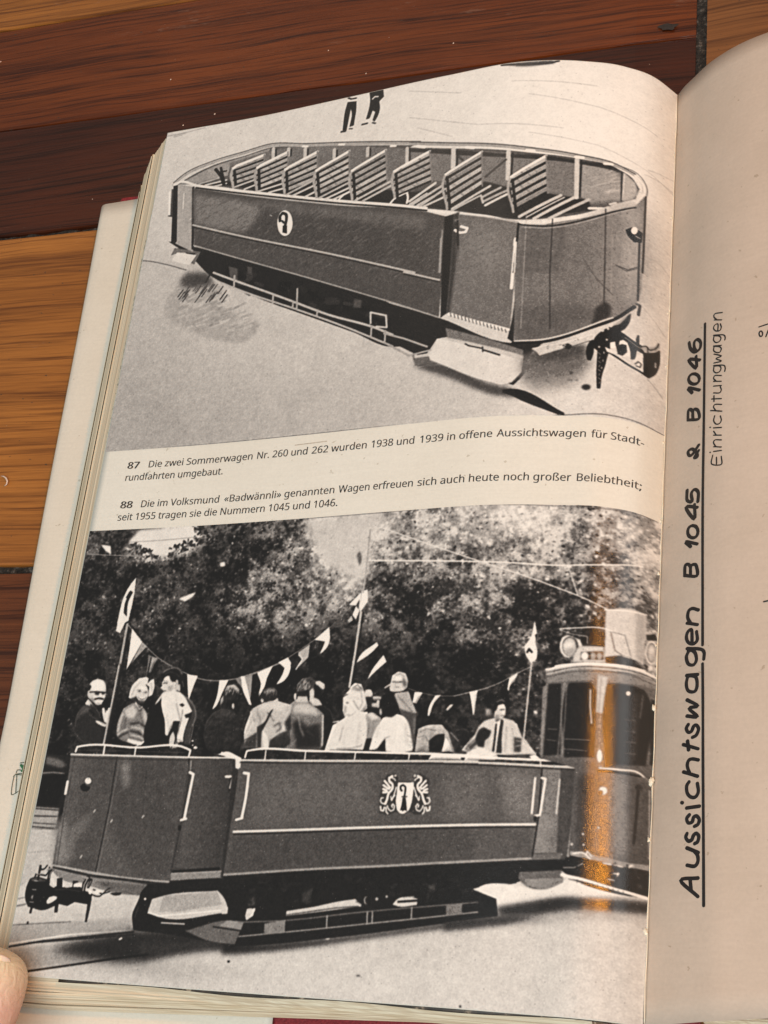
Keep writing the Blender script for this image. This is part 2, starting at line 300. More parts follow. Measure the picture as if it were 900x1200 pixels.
PHOTO_ONE = [
['R',0.8],
['L',0.82,0.69,[2367, 222, -1442, 2760],[-1001,-1039,5359,640,73,3578,-4587,-129]],
['B',0.05,[3872, 725],30.4,40.6],
['B',0.04,[3058, 293],43.7,21.9],
['B',-0.03,[4065, 1618],9.92,49.6],
['B',-0.05,[208, 2638],26.6,34.2],
['B',-0.04,[1477, 2896],53.1,21.2],
['B',0.03,[3455, 2876],18.2,9.11],
['B',-0.03,[497, 1528],24,16],
['S',0.66,0.47,0.55,[2210,79,434,118]],
['S',0.66,0.413,0.55,[3188,306,497,108,402,121]],
['S',0.66,0.447,0.55,[2235,335,573,192,646,96]],
['S',0.66,0.423,0.55,[3051,174,626,51]],
['S',0.66,0.458,0.55,[2317,450,291,141]],
['S',0.66,0.403,0.55,[3208,656,492,104,499,201]],
['S',0.66,0.443,0.55,[4024,934,98,-5,101,18]],
['S',0.66,0.413,0.55,[4050,1627,90,14,80,77]],
['S',0.66,0.446,0.55,[4044,883,152,-52]],
['S',0.28,0.869,1,[2960,11,114,11,275,1,43,-13]],
['P',0.3,0.362,[2973,9,133,1,242,-5,14,32,-254,9]],
['S',0.5,0.576,0.5,[-12,37,179,-3,191,-17]],
['S',0.55,1.33,0.5,[81,54,95,-18]],
['P',0.1,0,[1672,50,78,10,6,75,-3,160,-36,6,2,-146,-12,-32,-13,207,-35,-8,2,-204]],
['P',0.88,0,[1666,1,82,14,4,42,-80,-7]],
['S',0.15,0.737,1,[1675,12,26,15,43,2]],
['S',0.2,0.87,1,[1649,332,35,2]],
['S',0.3,0.579,1,[1717,318,27,6]],
['P',0.1,0,[1858,1,119,4,13,70,-36,38,12,61,-8,74,-23,52,-20,-16,15,-78,-25,-18,-19,71,-31,2,14,-84,4,-87]],
['S',0.75,0.728,1,[1892,74,19,-18,27,6]],
['S',0.25,0.864,1,[1828,304,42,-2]],
['S',0.3,0.717,1,[1918,307,25,12]],
['P',0.62,0.735,[298,1674,91,-137,318,12,106,131,-75,63,159,107,272,143,-40,101,-100,65,-293,-87,-215,-110,-225,-141]],
['N',5,120,[286,1524,527,156,338,375,-654,-67],[0.68, 0.76],[0.5, 0.58],0.6,[0.59, 1.33],[1.77, 4.43],[-1.48, -0.59],0.5],
['P',0.3,1.06,[384,1507,52,-68,200,26,61,112,-126,13,-147,-19]],
['N',6,26,[399,1509,426,71,19,119,-421,-54],[0.2, 0.4],[0.2, 0.4],1,[0.598, 0.598],[-1.79, -1.79],[2.99, 2.99],0.8],
['S',0.35,0.472,0.8,[-382,1189,191,66,209,17,219,66,189,75]],
['P',0.13,0,[212,1114,249,87,1802,799,383,306,-347,45,-326,-166,-395,-195,-411,-201,-368,-198,-161,-111,-173,-172]],
['P',0.13,0,[2191,1963,446,198,568,267,206,-4,-85,99,-36,154,-64,75,-94,-30,-65,-262,-428,-132,-66,111,-75,4,-275,-171]],
['N',7,50,[770,1410,1475,668,18,176,-1464,-663],[0.06, 0.12],[0.17, 0.26],0.5,[1.14, 2.84],[1.14, 4.26],[0.284, 1.99],0.8],
['P',0.33,0.15,[807,1430,85,34,18,113,-77,-40]],
['P',0.3,0.149,[976,1456,45,16,11,72,-45,-19]],
['P',0.32,0.276,[1939,1894,69,25,2,68,-67,-18]],
['S',0.68,0.994,1,[680,1471,232,115,333,163,207,105,288,146,413,177,136,75]],
['S',0.66,0.85,1,[700,1542,314,161,446,209,427,211,411,223]],
['S',0.62,0.893,1,[874,1528,11,104]],
['S',0.62,0.869,1,[1246,1758,5,72]],
['S',0.62,0.857,1,[1449,1733,19,180]],
['S',0.62,0.856,1,[1428,1842,3,57]],
['S',0.62,0.839,1,[1646,1951,1,49]],
['S',0.62,0.807,1,[2112,2152,4,86]],
['S',0.62,0.797,1,[2228,2209,4,88]],
['S',0.72,0.808,1,[2102,2129,-11,-94,129,47,16,101,-84,-20]],
['S',0.2,0.752,1,[622,1552,31,-70]],
['P',0.42,0,[283,1186,246,70,-38,115,-33,-19,23,-88,-167,-22,-56,13]],
['P',0.8,0,[312,1232,184,50,-49,89,-171,-65]],
['S',0.62,0.807,1,[2219,2230,162,64,187,91]],
['S',0.6,0.801,1,[2227,2305,207,135,162,-24]],
['S',0.5,0.789,1,[2468,2445,25,77,139,4]],
['P',0.42,0,[2470,2466,156,-1,56,68,-175,4]],
['P',0.3,0.754,[2481,2534,176,-4,430,215,118,31,118,79,-230,-33,-325,-160]],
['P',0.55,1.67,[3270,2547,455,-57,-15,155,-105,105,-240,55,-96,-103]],
['N',8,30,[3303,2522,379,-5,10,206,-377,5],[0.35, 0.5],[0.35, 0.5],1,[0.358, 0.956],[0.478, 1.67],[-0.717, 0.717],0.5],
['P',0.12,0,[3148,2787,57,-6,378,184,-43,13,-285,-124]],
['S',0.15,0.831,1,[3161,2800,412,175]],
['P',0.8,0,[2652,2330,63,-2,566,199,-6,129,-62,75,-67,18,-71,-20,-471,-230,-19,-45]],
['P',0.72,0.126,[2652,2330,63,-2,566,199,-6,129,-15,-96]],
['P',0.45,0.127,[2695,2250,583,233,3,44,-566,-196]],
['S',0.2,0.514,1,[2857,2401,27,19,99,32]],
['S',0.2,0.508,1,[2987,2442,5,37]],
['S',0.2,0.627,1,[2996,2466,118,49]],
['S',0.5,0.372,0.6,[2604,2499,471,230,71,20,67,-18,62,-75]],
['P',0.76,0,[3337,2479,35,-18,129,-27,229,-65,39,34,-177,77,-203,48]],
['S',0.4,0.486,1,[3337,2479,48,49]],
['S',0.15,1.08,1,[3558,2463,32,-17,28,21]],
['S',0.2,0.724,1,[3655,2419,65,-34]],
['P',0.42,1.78,[3287,2526,416,-88,20,148,-123,76,-212,48,-133,-60]],
['P',0.3,0.961,[3287,2526,240,-68,164,-19,3,74,-288,65]],
['N',14,60,[3287,2533,417,-80,-3,207,-391,35],[0.55, 0.7],[0.22, 0.35],0.4,[0.205, 0.41],[-0.41, 0.547],[-0.41, 0.41],0.5],
['P',0.72,0,[3336,2472,227,-52,174,-69,4,44,-157,61,-193,74,-22,-33]],
['S',0.85,0.275,1,[3338,2472,225,-51,172,-67]],
['S',0.35,0.275,1,[3391,2530,193,-72,155,-60]],
['P',0.15,0.0687,[3539,2443,37,-16,29,17,-14,30,-41,-5]],
['N',15,26,[3399,2460,326,-98,8,33,-318,117],[0.8, 0.88],[0.4, 0.5],0.5,[0.275, 0.481],[-0.412, 0.55],[-0.344, 0.344],0.7],
['P',0.16,0.483,[3723,2272,19,-92,65,-91,33,2,1,92,-46,68,-48,35]],
['P',0.09,0,[3845,2296,129,-158,-3,59,-48,97,-29,22]],
['P',0.62,0.137,[3862,2267,98,-113,-22,45,-46,56]],
['P',0.1,0,[3704,2453,17,-45,24,-14,4,109,-15,56,-23,-5,-9,-41]],
['P',0.09,0,[3751,2383,47,-64,47,-38,60,17,97,57,63,28,20,22,-21,31,-44,-16,-9,75,-25,10,-7,-70,-28,-46,-53,27,-44,36,-14,63,-12,76,-14,61,-9,118,-22,-1,-8,-128,0,-162,-34,-28]],
['P',0.72,0.0684,[3812,2312,0,5,-2,4,-2,3,-4,2,-4,1,-3,0,-4,-1,-3,-3,-2,-3,0,-5,0,-4,2,-4,2,-3,4,-2,3,-2,4,1,4,1,2,3,2,3]],
['P',0.72,0.0686,[3768,2342,-1,3,-1,4,-2,3,-3,2,-4,1,-3,-1,-4,-1,-2,-3,-2,-3,-1,-4,1,-4,1,-3,3,-3,3,-2,3,-1,4,1,3,1,2,3,2,3]],
['P',0.72,0.0681,[3844,2296,0,3,-1,3,-2,3,-2,1,-3,1,-2,0,-3,-1,-2,-1,-1,-3,-1,-3,1,-3,1,-3,2,-2,2,-2,2,-1,3,0,2,1,2,2,2,2]],
['P',0.72,0.0678,[3838,2383,0,3,-1,2,-2,3,-2,1,-2,1,-2,0,-2,-1,-2,-2,-1,-2,0,-2,0,-3,1,-2,1,-2,2,-2,3,0,2,0,2,0,2,2,1,2]],
['P',0.72,0.068,[3792,2447,0,3,-1,2,-2,2,-2,1,-2,1,-2,0,-2,-1,-2,-2,-1,-2,-1,-2,1,-3,1,-2,1,-2,2,-2,2,0,3,0,2,1,1,2,2,2]],
['P',0.85,0.0675,[3852,2402,33,-13,4,47,-35,13]],
['P',0.82,0,[3911,2377,23,-14,28,17,17,58,-2,43,-28,13,-46,-16]],
['P',0.1,0,[3891,2423,36,-24,28,1,6,55,-27,34,-29,-6]],
['P',0.82,0,[4001,2515,22,-55,33,-35,7,146,-43,-21]],
['S',0.09,0.671,1,[3835,2474,67,37,72,42,90,33]],
['S',0.78,0.537,1,[3916,2502,57,28,87,31]],
['S',0.15,0.337,1,[4013,2532,19,-26,19,12,-8,28,-23,-2]],
['P',0.8,0.0673,[3821,2443,31,10,48,19,-23,20,-42,-14]],
['P',0.09,0,[4013,2338,6,-35,11,-8,2,70,-13,11]],
['S',0.55,0.339,1,[3943,2342,72,46,48,12]],
['P',0.08,0,[4059,2428,66,-53,26,-40,-1,126,-26,100,-30,43,-30,-9]],
['P',0.62,0.0704,[4040,2382,41,-21,42,-34,19,-42,11,33,-37,64,-49,37]],
['S',0.2,0.351,1,[4042,2383,31,-22,22,19,29,-32,20,-59]],
['S',0.2,0.278,1,[4081,2361,4,44]],
['P',0.66,0.141,[4123,2456,12,-7,1,42,-11,12]],
['S',0.6,0.271,1,[3780,2493,16,13]],
['S',0.6,0.27,1,[3792,2525,-5,15]],
['S',0.6,0.27,1,[3783,2558,16,13]],
['S',0.6,0.269,1,[3794,2589,-4,16]],
['S',0.6,0.269,1,[3786,2623,15,13]],
['S',0.6,0.268,1,[3797,2654,-4,15]],
['S',0.6,0.268,1,[3789,2687,15,13]],
['S',0.6,0.267,1,[3800,2718,-4,15]],
['P',0.6,0.0675,[3822,2488,0,3,-1,3,-1,3,-1,1,-2,1,-1,0,-2,-2,-1,-2,0,-2,-1,-4,0,-3,1,-3,1,-2,1,-2,2,-1,1,1,1,1,2,2,0,3]],
['P',0.6,0.0673,[3818,2551,0,3,0,3,-1,3,-2,1,-1,1,-2,0,-1,-2,-1,-2,-1,-3,0,-3,0,-3,0,-3,1,-2,2,-2,1,-1,2,1,1,1,1,2,1,3]],
['P',0.6,0.0671,[3812,2608,0,3,0,3,-1,3,-2,1,-1,1,-2,0,-1,-2,-1,-2,-1,-3,0,-3,0,-3,0,-3,1,-2,2,-2,1,-1,2,1,1,1,1,2,1,3]],
['S',0.09,0.833,1,[3997,2050,30,5,-7,81]],
['S',0.1,0.486,1,[3977,2088,15,-49,17,-10]],
['P',0.55,0,[4010,2063,0,2,-1,3,-1,2,-2,2,-2,1,-1,0,-2,0,-1,-1,-1,-2,-1,-3,1,-2,0,-2,2,-3,1,-1,2,-1,2,-1,1,1,2,1,1,2]],
['P',0.16,0.27,[3743,2764,-1,6,-4,7,-6,5,-8,3,-10,2,-9,-1,-8,-3,-7,-5,-5,-6,-2,-6,2,-7,4,-6,6,-5,8,-4,9,-1,10,1,8,3,7,4,4,6]],
['P',0.3,0.204,[3622,2656,-1,3,-1,4,-3,2,-3,2,-3,1,-4,-1,-3,-1,-3,-3,-1,-3,-1,-4,0,-3,2,-4,2,-2,3,-2,4,-1,3,1,3,1,3,3,2,3]],
['P',0.4,0.205,[3650,2614,0,5,-1,4,-2,3,-2,2,-2,1,-2,-1,-3,-2,-1,-3,-2,-4,0,-4,0,-5,1,-4,1,-3,2,-3,3,0,2,0,2,2,2,4,1,4]],
['S',0.6,0.273,1,[3451,2651,12,32]],
['S',0.45,0.277,0.6,[4089,2613,54,51,33,42]],
['S',0.55,0.216,0.6,[4027,2045,91,88,67,84]],
['P',0.36,0,[199,560,77,-48,237,-95,272,-40,230,-34,325,65,383,73,579,125,-39,14,550,127,420,93,348,51,253,52,112,59,47,76,-22,97,-285,167,-462,78,-586,-164,-322,-86,140,26,-779,-221,-695,-208,-609,-179]],
['P',0.58,0.15,[213,556,302,-123,271,-47,230,-37,-17,71,-331,10,-9,117,-178,14,-109,21]],
['P',0.45,0.288,[653,421,354,-44,1400,285,25,274,-772,-105,-963,-307]],
['P',0.14,0.287,[374,594,345,67,248,95,710,213,778,219,-10,-114,-517,-159,-545,-183,-473,-80,-284,-51]],
['P',0.47,0.242,[2266,648,549,121,420,98,347,51,273,59,62,62,-33,196,-222,48,-299,-81,-454,-119,-618,-175]],
['P',0.18,0.249,[2304,1047,290,-26,289,30,213,84,288,67,276,42,25,90,-462,76,-585,-162,-322,-86]],
['P',0.58,0.235,[3604,930,251,60,38,216,-211,63,-75,-48]],
['P',0.66,0.235,[3885,968,81,67,13,89,-27,58,-68,40]],
['N',4,16,[3639,1008,196,-25,8,211,-194,24],[0.7, 0.7],[0.7, 0.7],1,[0.353, 0.353],[2.36, 4.71],[-2.59, -1.41],0.6],
['P',0.22,0.123,[2264,631,365,88,424,114,292,38,237,39,272,46,21,20,-292,-39,-528,-72,-788,-205]],
['S',0.2,0.792,1,[2664,729,8,267]],
['S',0.76,1.85,1,[2628,708,19,283]],
['S',0.2,0.745,1,[3099,836,1,221]],
['S',0.76,1.75,1,[3066,818,11,236]],
['S',0.2,0.711,1,[3595,909,2,317]],
['S',0.76,1.66,1,[3565,898,11,330]],
['S',0.2,0.47,1,[3875,971,3,252]],
['S',0.75,0.47,1,[3891,979,-4,228]],
['S',0.3,0.887,1,[2904,1015,148,-129]],
['S',0.3,0.794,1,[2671,780,40,49]],
['S',0.72,1.5,1,[1046,361,9,85]],
['S',0.2,0.747,1,[1072,373,9,78]],
['S',0.72,1.48,1,[1188,392,6,69]],
['S',0.2,0.741,1,[1214,404,6,62]],
['S',0.72,1.47,1,[1342,426,10,98]],
['S',0.2,0.733,1,[1368,437,9,93]],
['S',0.72,1.44,1,[1608,493,6,74]],
['S',0.2,0.718,1,[1633,505,6,67]],
['S',0.72,1.41,1,[1902,544,6,72]],
['S',0.2,0.705,1,[1927,556,5,66]],
['S',0.72,1.37,1,[2243,621,12,142]],
['S',0.2,0.683,1,[2267,632,11,136]],
['S',0.62,1.22,1,[158,553,84,-70,267,-91,272,-40,232,-27,325,68,383,70,631,137,-93,-14,502,115,470,110,349,62,253,51,131,50,51,53,10,75]],
['S',0.35,0.47,1,[155,534,84,-71,266,-90,273,-40,232,-27,325,68,383,71,632,138,-92,-15,502,116,470,110,350,62,252,51,132,50]],
['S',0.86,1.06,1,[3964,974,51,53,10,75,-58,115,-281,143,-310,80,-168,8,-255,-83,-313,-90,-322,-91]],
['S',0.84,1.02,1,[2456,1202,-252,-75,-526,-147,-695,-207,-609,-179,-164,-56,-46,16]],
['S',0.4,0.329,1,[3580,859,273,54,140,49,45,78,-1,82,-64,116,-285,148,-311,80]],
['S',0.95,1.23,1,[2328,623,62,19]],
['S',0.95,1.19,1,[2733,717,60,18]],
['S',0.95,1.11,1,[3201,817,53,8]],
['S',0.95,1.08,1,[3555,877,51,2]],
['S',0.95,1.07,1,[3757,920,49,-3]],
['S',0.9,0.836,1,[2101,570,42,9]],
['S',0.9,0.863,1,[1645,453,44,9]],
['S',0.9,0.885,1,[1316,397,45,10]],
['S',0.641,0.811,1,[401,587,203,-35]],
['S',0.756,0.808,1,[461,608,191,-18]],
['S',0.742,0.805,1,[548,635,109,-11]],
['P',0.16,0,[724,662,-41,-194,286,-63,32,212]],
['P',0.571,0,[684,474,286,-63,5,30,-285,60]],
['S',0.82,0.375,0.65,[684,474,286,-63]],
['S',0.462,0.743,0.5,[812,445,28,24]],
['S',0.373,0.462,0.5,[871,432,27,24]],
['S',0.458,0.792,0.5,[880,430,28,24]],
['P',0.52,0,[694,523,284,-59,4,30,-282,56]],
['S',0.82,0.374,0.65,[694,523,284,-59]],
['S',0.53,0.551,0.5,[811,498,28,24]],
['S',0.575,0.462,0.5,[910,478,28,25]],
['S',0.485,0.87,0.5,[728,515,28,23]],
['P',0.596,0,[705,571,281,-53,4,29,-279,51]],
['S',0.82,0.373,0.65,[705,571,281,-53]],
['S',0.456,0.46,0.5,[775,557,28,24]],
['S',0.459,0.669,0.5,[776,557,28,23]],
['S',0.408,0.545,0.5,[779,556,28,24]],
['P',0.612,0,[715,620,279,-50,4,30,-277,46]],
['S',0.82,0.372,0.65,[715,620,279,-50]],
['S',0.355,0.819,0.5,[799,604,28,24]],
['S',0.511,0.528,0.5,[852,595,27,24]],
['S',0.565,0.499,0.5,[937,580,26,25]],
['S',0.12,1.19,1,[715,516,35,150]],
['S',0.62,1.2,1,[724,662,-35,-151,10,-28,27,-19]],
['S',0.9,1.2,1,[699,483,27,-19,243,-59]],
['S',0.5,0.745,1,[969,405,32,212]],
['S',0.673,0.934,1,[727,677,181,-40]],
['S',0.735,0.93,1,[836,711,101,-25]],
['P',0.16,0,[952,747,-42,-242,276,-84,37,264]],
['P',0.662,0,[911,511,276,-84,4,30,-276,81]],
['S',0.82,0.372,0.65,[911,511,276,-84]],
['S',0.456,0.816,0.5,[1120,447,26,23]],
['S',0.426,0.708,0.5,[1068,463,27,22]],
['S',0.562,0.671,0.5,[1109,450,26,23]],
['P',0.638,0,[919,560,275,-79,5,29,-275,77]],
['S',0.82,0.371,0.65,[919,560,275,-79]],
['S',0.411,0.801,0.5,[953,549,27,22]],
['S',0.393,0.689,0.5,[1027,528,26,22]],
['S',0.519,0.611,0.5,[1082,512,27,23]],
['P',0.608,0,[928,608,274,-74,4,29,-274,72]],
['S',0.82,0.37,0.65,[928,608,274,-74]],
['S',0.545,0.675,0.5,[1053,573,26,23]],
['S',0.472,0.457,0.5,[1031,580,26,22]],
['S',0.526,0.881,0.5,[963,598,27,22]],
['P',0.639,0,[936,657,273,-71,4,30,-272,68]],
['S',0.82,0.369,0.65,[936,657,273,-71]],
['S',0.393,0.664,0.5,[1039,630,26,22]],
['S',0.543,0.679,0.5,[1151,601,26,23]],
['S',0.408,0.668,0.5,[1128,607,26,23]],
['P',0.71,0,[944,705,273,-66,4,29,-272,64]],
['S',0.82,0.368,0.65,[944,705,273,-66]],
['S',0.465,0.559,0.5,[1082,671,26,23]],
['S',0.589,0.443,0.5,[1076,672,26,23]],
['S',0.555,0.83,0.5,[1121,661,26,24]],
['S',0.12,1.18,1,[942,552,35,200]],
['S',0.62,1.19,1,[952,747,-36,-200,10,-27,27,-18]],
['S',0.9,1.19,1,[926,520,27,-18,233,-81]],
['S',0.5,0.736,1,[1186,421,37,264]],
['S',0.738,0.922,1,[967,756,226,-34]],
['S',0.749,0.918,1,[1066,786,134,-14]],
['P',0.16,0,[1213,826,-41,-250,285,-96,36,284]],
['P',0.624,0,[1173,582,285,-95,4,32,-284,91]],
['S',0.82,0.366,0.65,[1173,582,285,-95]],
['S',0.457,0.464,0.5,[1314,535,27,23]],
['S',0.492,0.526,0.5,[1375,515,27,23]],
['S',0.471,0.596,0.5,[1303,539,27,22]],
['P',0.589,0,[1182,632,283,-88,4,32,-283,85]],
['S',0.82,0.365,0.65,[1182,632,283,-88]],
['S',0.506,0.706,0.5,[1317,590,27,23]],
['S',0.357,0.538,0.5,[1301,595,27,23]],
['S',0.496,0.817,0.5,[1245,612,28,23]],
['P',0.68,0,[1190,683,283,-82,4,32,-283,78]],
['S',0.82,0.364,0.65,[1190,683,283,-82]],
['S',0.554,0.546,0.5,[1376,629,27,24]],
['S',0.518,0.471,0.5,[1385,626,27,25]],
['S',0.354,0.768,0.5,[1221,673,28,23]],
['P',0.57,0,[1198,733,282,-75,4,31,-282,72]],
['S',0.82,0.362,0.65,[1198,733,282,-75]],
['S',0.506,0.586,0.5,[1248,719,27,23]],
['S',0.39,0.666,0.5,[1240,721,27,23]],
['S',0.418,0.746,0.5,[1260,716,27,23]],
['P',0.611,0,[1206,783,281,-69,4,32,-281,64]],
['S',0.82,0.361,0.65,[1206,783,281,-69]],
['S',0.468,0.444,0.5,[1298,760,27,24]],
['S',0.455,0.515,0.5,[1311,757,26,24]],
['S',0.575,0.656,0.5,[1256,770,27,24]],
['S',0.12,1.16,1,[1203,623,35,208]],
['S',0.62,1.17,1,[1213,826,-35,-208,10,-27,28,-18]],
['S',0.9,1.17,1,[1188,591,28,-18,241,-93]],
['S',0.5,0.722,1,[1457,480,36,284]],
['S',0.653,1.04,1,[1236,837,229,-88]],
['S',0.717,1.03,1,[1280,862,204,-66]],
['S',0.751,1.03,1,[1404,893,89,-33]],
['P',0.16,0,[1506,918,-49,-270,285,-111,34,290]],
['P',0.524,0,[1458,654,285,-110,4,33,-283,108]],
['S',0.82,0.358,0.65,[1458,654,285,-110]],
['S',0.387,0.742,0.5,[1491,642,28,22]],
['S',0.526,0.723,0.5,[1519,631,28,22]],
['S',0.405,0.848,0.5,[1596,601,27,23]],
['P',0.68,0,[1468,709,282,-106,4,32,-280,104]],
['S',0.82,0.357,0.65,[1468,709,282,-106]],
['S',0.406,0.705,0.5,[1599,660,27,23]],
['S',0.494,0.566,0.5,[1575,669,27,23]],
['S',0.365,0.555,0.5,[1621,651,27,23]],
['P',0.714,0,[1478,763,279,-102,4,32,-278,101]],
['S',0.82,0.356,0.65,[1478,763,279,-102]],
['S',0.427,0.79,0.5,[1677,690,27,24]],
['S',0.585,0.745,0.5,[1567,731,27,23]],
['S',0.413,0.43,0.5,[1588,723,27,23]],
['P',0.696,0,[1488,817,276,-98,4,32,-275,97]],
['S',0.82,0.354,0.65,[1488,817,276,-98]],
['S',0.555,0.837,0.5,[1523,805,27,23]],
['S',0.393,0.793,0.5,[1626,768,26,24]],
['S',0.526,0.639,0.5,[1704,740,26,24]],
['P',0.596,0,[1497,871,274,-94,3,32,-272,92]],
['S',0.82,0.353,0.65,[1497,871,274,-94]],
['S',0.401,0.709,0.5,[1591,839,27,23]],
['S',0.399,0.467,0.5,[1608,833,26,23]],
['S',0.424,0.633,0.5,[1652,817,27,24]],
['S',0.12,1.14,1,[1487,694,43,229]],
['S',0.62,1.15,1,[1506,918,-43,-229,9,-27,28,-17]],
['S',0.9,1.15,1,[1472,662,28,-17,242,-108]],
['S',0.5,0.707,1,[1742,537,34,290]],
['S',0.672,1.01,1,[1528,929,237,-90]],
['S',0.759,1.01,1,[1583,951,213,-70]],
['S',0.764,1,1,[1651,970,149,-49]],
['S',0.86,0.833,1,[1709,975,23,-23,113,-49,16,53,-4,54]],
['P',0.16,0,[1823,1004,-47,-289,285,-115,43,291]],
['P',0.524,0,[1777,722,285,-115,5,33,-284,114]],
['S',0.82,0.351,0.65,[1777,722,285,-115]],
['S',0.432,0.838,0.5,[1846,694,28,23]],
['S',0.435,0.51,0.5,[1962,647,28,24]],
['S',0.559,0.812,0.5,[1941,656,27,23]],
['P',0.589,0,[1787,780,284,-114,4,32,-283,115]],
['S',0.82,0.35,0.65,[1787,780,284,-114]],
['S',0.522,0.621,0.5,[1991,698,27,23]],
['S',0.409,0.721,0.5,[2011,690,28,23]],
['S',0.392,0.803,0.5,[1832,762,28,23]],
['P',0.563,0,[1796,838,283,-114,5,33,-283,113]],
['S',0.82,0.348,0.65,[1796,838,283,-114]],
['S',0.5,0.767,0.5,[1975,766,28,23]],
['S',0.435,0.54,0.5,[1898,797,28,23]],
['S',0.501,0.814,0.5,[1997,757,27,24]],
['P',0.697,0,[1806,896,282,-114,5,33,-282,113]],
['S',0.82,0.347,0.65,[1806,896,282,-114]],
['S',0.488,0.46,0.5,[1861,873,28,24]],
['S',0.368,0.778,0.5,[1842,881,28,23]],
['S',0.557,0.557,0.5,[1990,822,27,23]],
['P',0.643,0,[1815,953,282,-113,4,32,-281,113]],
['S',0.82,0.346,0.65,[1815,953,282,-113]],
['S',0.445,0.649,0.5,[1998,880,27,23]],
['S',0.37,0.526,0.5,[1887,924,28,23]],
['S',0.491,0.795,0.5,[2019,871,27,23]],
['S',0.12,1.11,1,[1805,760,42,248]],
['S',0.62,1.12,1,[1823,1004,-42,-249,10,-26,27,-17]],
['S',0.9,1.12,1,[1791,729,27,-17,243,-112]],
['S',0.5,0.692,1,[2061,600,43,291]],
['S',0.693,1.11,1,[1850,1015,281,-113]],
['S',0.664,1.11,1,[1916,1033,243,-98]],
['S',0.86,0.938,1,[2147,1110,27,-35,107,-47,13,57,-4,40]],
['P',0.16,0,[2184,1055,-39,-255,289,-110,45,282]],
['P',0.677,0,[2146,806,289,-109,5,32,-289,106]],
['S',0.82,0.34,0.65,[2146,806,289,-109]],
['S',0.353,0.678,0.5,[2343,732,28,23]],
['S',0.379,0.772,0.5,[2194,789,28,20]],
['S',0.41,0.815,0.5,[2184,792,27,21]],
['P',0.604,0,[2154,858,290,-104,6,31,-292,101]],
['S',0.82,0.339,0.65,[2154,858,290,-104]],
['S',0.392,0.507,0.5,[2207,839,28,21]],
['S',0.376,0.773,0.5,[2335,794,28,22]],
['S',0.593,0.776,0.5,[2261,820,28,22]],
['P',0.579,0,[2162,909,291,-99,6,32,-293,95]],
['S',0.82,0.337,0.65,[2162,909,291,-99]],
['S',0.469,0.446,0.5,[2243,882,28,22]],
['S',0.36,0.408,0.5,[2325,855,28,22]],
['S',0.424,0.641,0.5,[2392,832,28,23]],
['P',0.61,0,[2170,960,293,-93,5,31,-294,90]],
['S',0.82,0.336,0.65,[2170,960,293,-93]],
['S',0.366,0.773,0.5,[2264,931,28,22]],
['S',0.592,0.445,0.5,[2398,888,29,23]],
['S',0.504,0.801,0.5,[2244,937,28,22]],
['P',0.629,0,[2177,1011,294,-88,5,31,-294,85]],
['S',0.82,0.335,0.65,[2177,1011,294,-88]],
['S',0.515,0.504,0.5,[2349,960,29,23]],
['S',0.427,0.5,0.5,[2319,969,28,23]],
['S',0.42,0.801,0.5,[2224,997,28,22]],
['S',0.12,1.08,1,[2173,845,34,215]],
['S',0.62,1.09,1,[2184,1055,-35,-215,10,-26,26,-16]],
['S',0.9,1.09,1,[2159,814,26,-16,249,-108]],
['S',0.5,0.667,1,[2434,690,45,282]],
['S',0.692,1.07,1,[2317,1143,128,-69]],
['S',0.724,1.06,1,[2380,1164,140,-63]],
['S',0.723,1.05,1,[2431,1184,163,-56]],
['S',0.771,1.19,1,[2311,1115,196,-124]],
['S',0.682,1.18,1,[2339,1148,220,-120]],
['S',0.669,1.18,1,[2402,1173,184,-113]],
['P',0.16,0,[2623,1240,-50,-326,286,-130,27,308]],
['P',0.585,0,[2574,922,285,-131,3,35,-282,133]],
['S',0.82,0.329,0.65,[2574,922,285,-131]],
['S',0.562,0.748,0.5,[2666,880,28,26]],
['S',0.434,0.61,0.5,[2664,881,27,26]],
['S',0.499,0.491,0.5,[2719,856,27,26]],
['P',0.524,0,[2584,988,281,-135,3,35,-278,137]],
['S',0.82,0.328,0.65,[2584,988,281,-135]],
['S',0.368,0.611,0.5,[2661,951,27,26]],
['S',0.369,0.644,0.5,[2626,968,28,25]],
['S',0.548,0.588,0.5,[2670,947,27,25]],
['P',0.693,0,[2594,1053,276,-138,3,35,-273,140]],
['S',0.82,0.326,0.65,[2594,1053,276,-138]],
['S',0.475,0.704,0.5,[2652,1025,27,25]],
['S',0.587,0.46,0.5,[2637,1032,27,25]],
['S',0.596,0.71,0.5,[2772,965,26,24]],
['P',0.584,0,[2604,1118,272,-141,3,34,-269,144]],
['S',0.82,0.325,0.65,[2604,1118,272,-141]],
['S',0.479,0.75,0.5,[2652,1094,27,24]],
['S',0.573,0.445,0.5,[2688,1075,26,25]],
['S',0.358,0.51,0.5,[2805,1015,25,23]],
['P',0.701,0,[2614,1183,267,-145,3,34,-264,147]],
['S',0.82,0.323,0.65,[2614,1183,267,-145]],
['S',0.577,0.711,0.5,[2792,1088,25,23]],
['S',0.522,0.455,0.5,[2781,1093,25,24]],
['S',0.389,0.665,0.5,[2722,1125,26,24]],
['S',0.12,1.04,1,[2598,957,47,287]],
['S',0.62,1.05,1,[2623,1240,-47,-287,10,-25,25,-17]],
['S',0.9,1.05,1,[2586,928,25,-17,248,-127]],
['S',0.5,0.644,1,[2859,784,27,308]],
['S',0.727,1.15,1,[2662,1247,283,-145]],
['S',0.66,1.13,1,[2898,1186,129,-59]],
['S',0.63,1.12,1,[2908,1227,167,-68]],
['S',0.774,1.12,1,[2922,1264,166,-77]],
['S',0.7,0.894,1,[2663,1261,217,-91,22,69]],
['P',0.16,0,[3136,1348,-47,-319,256,-158,28,326]],
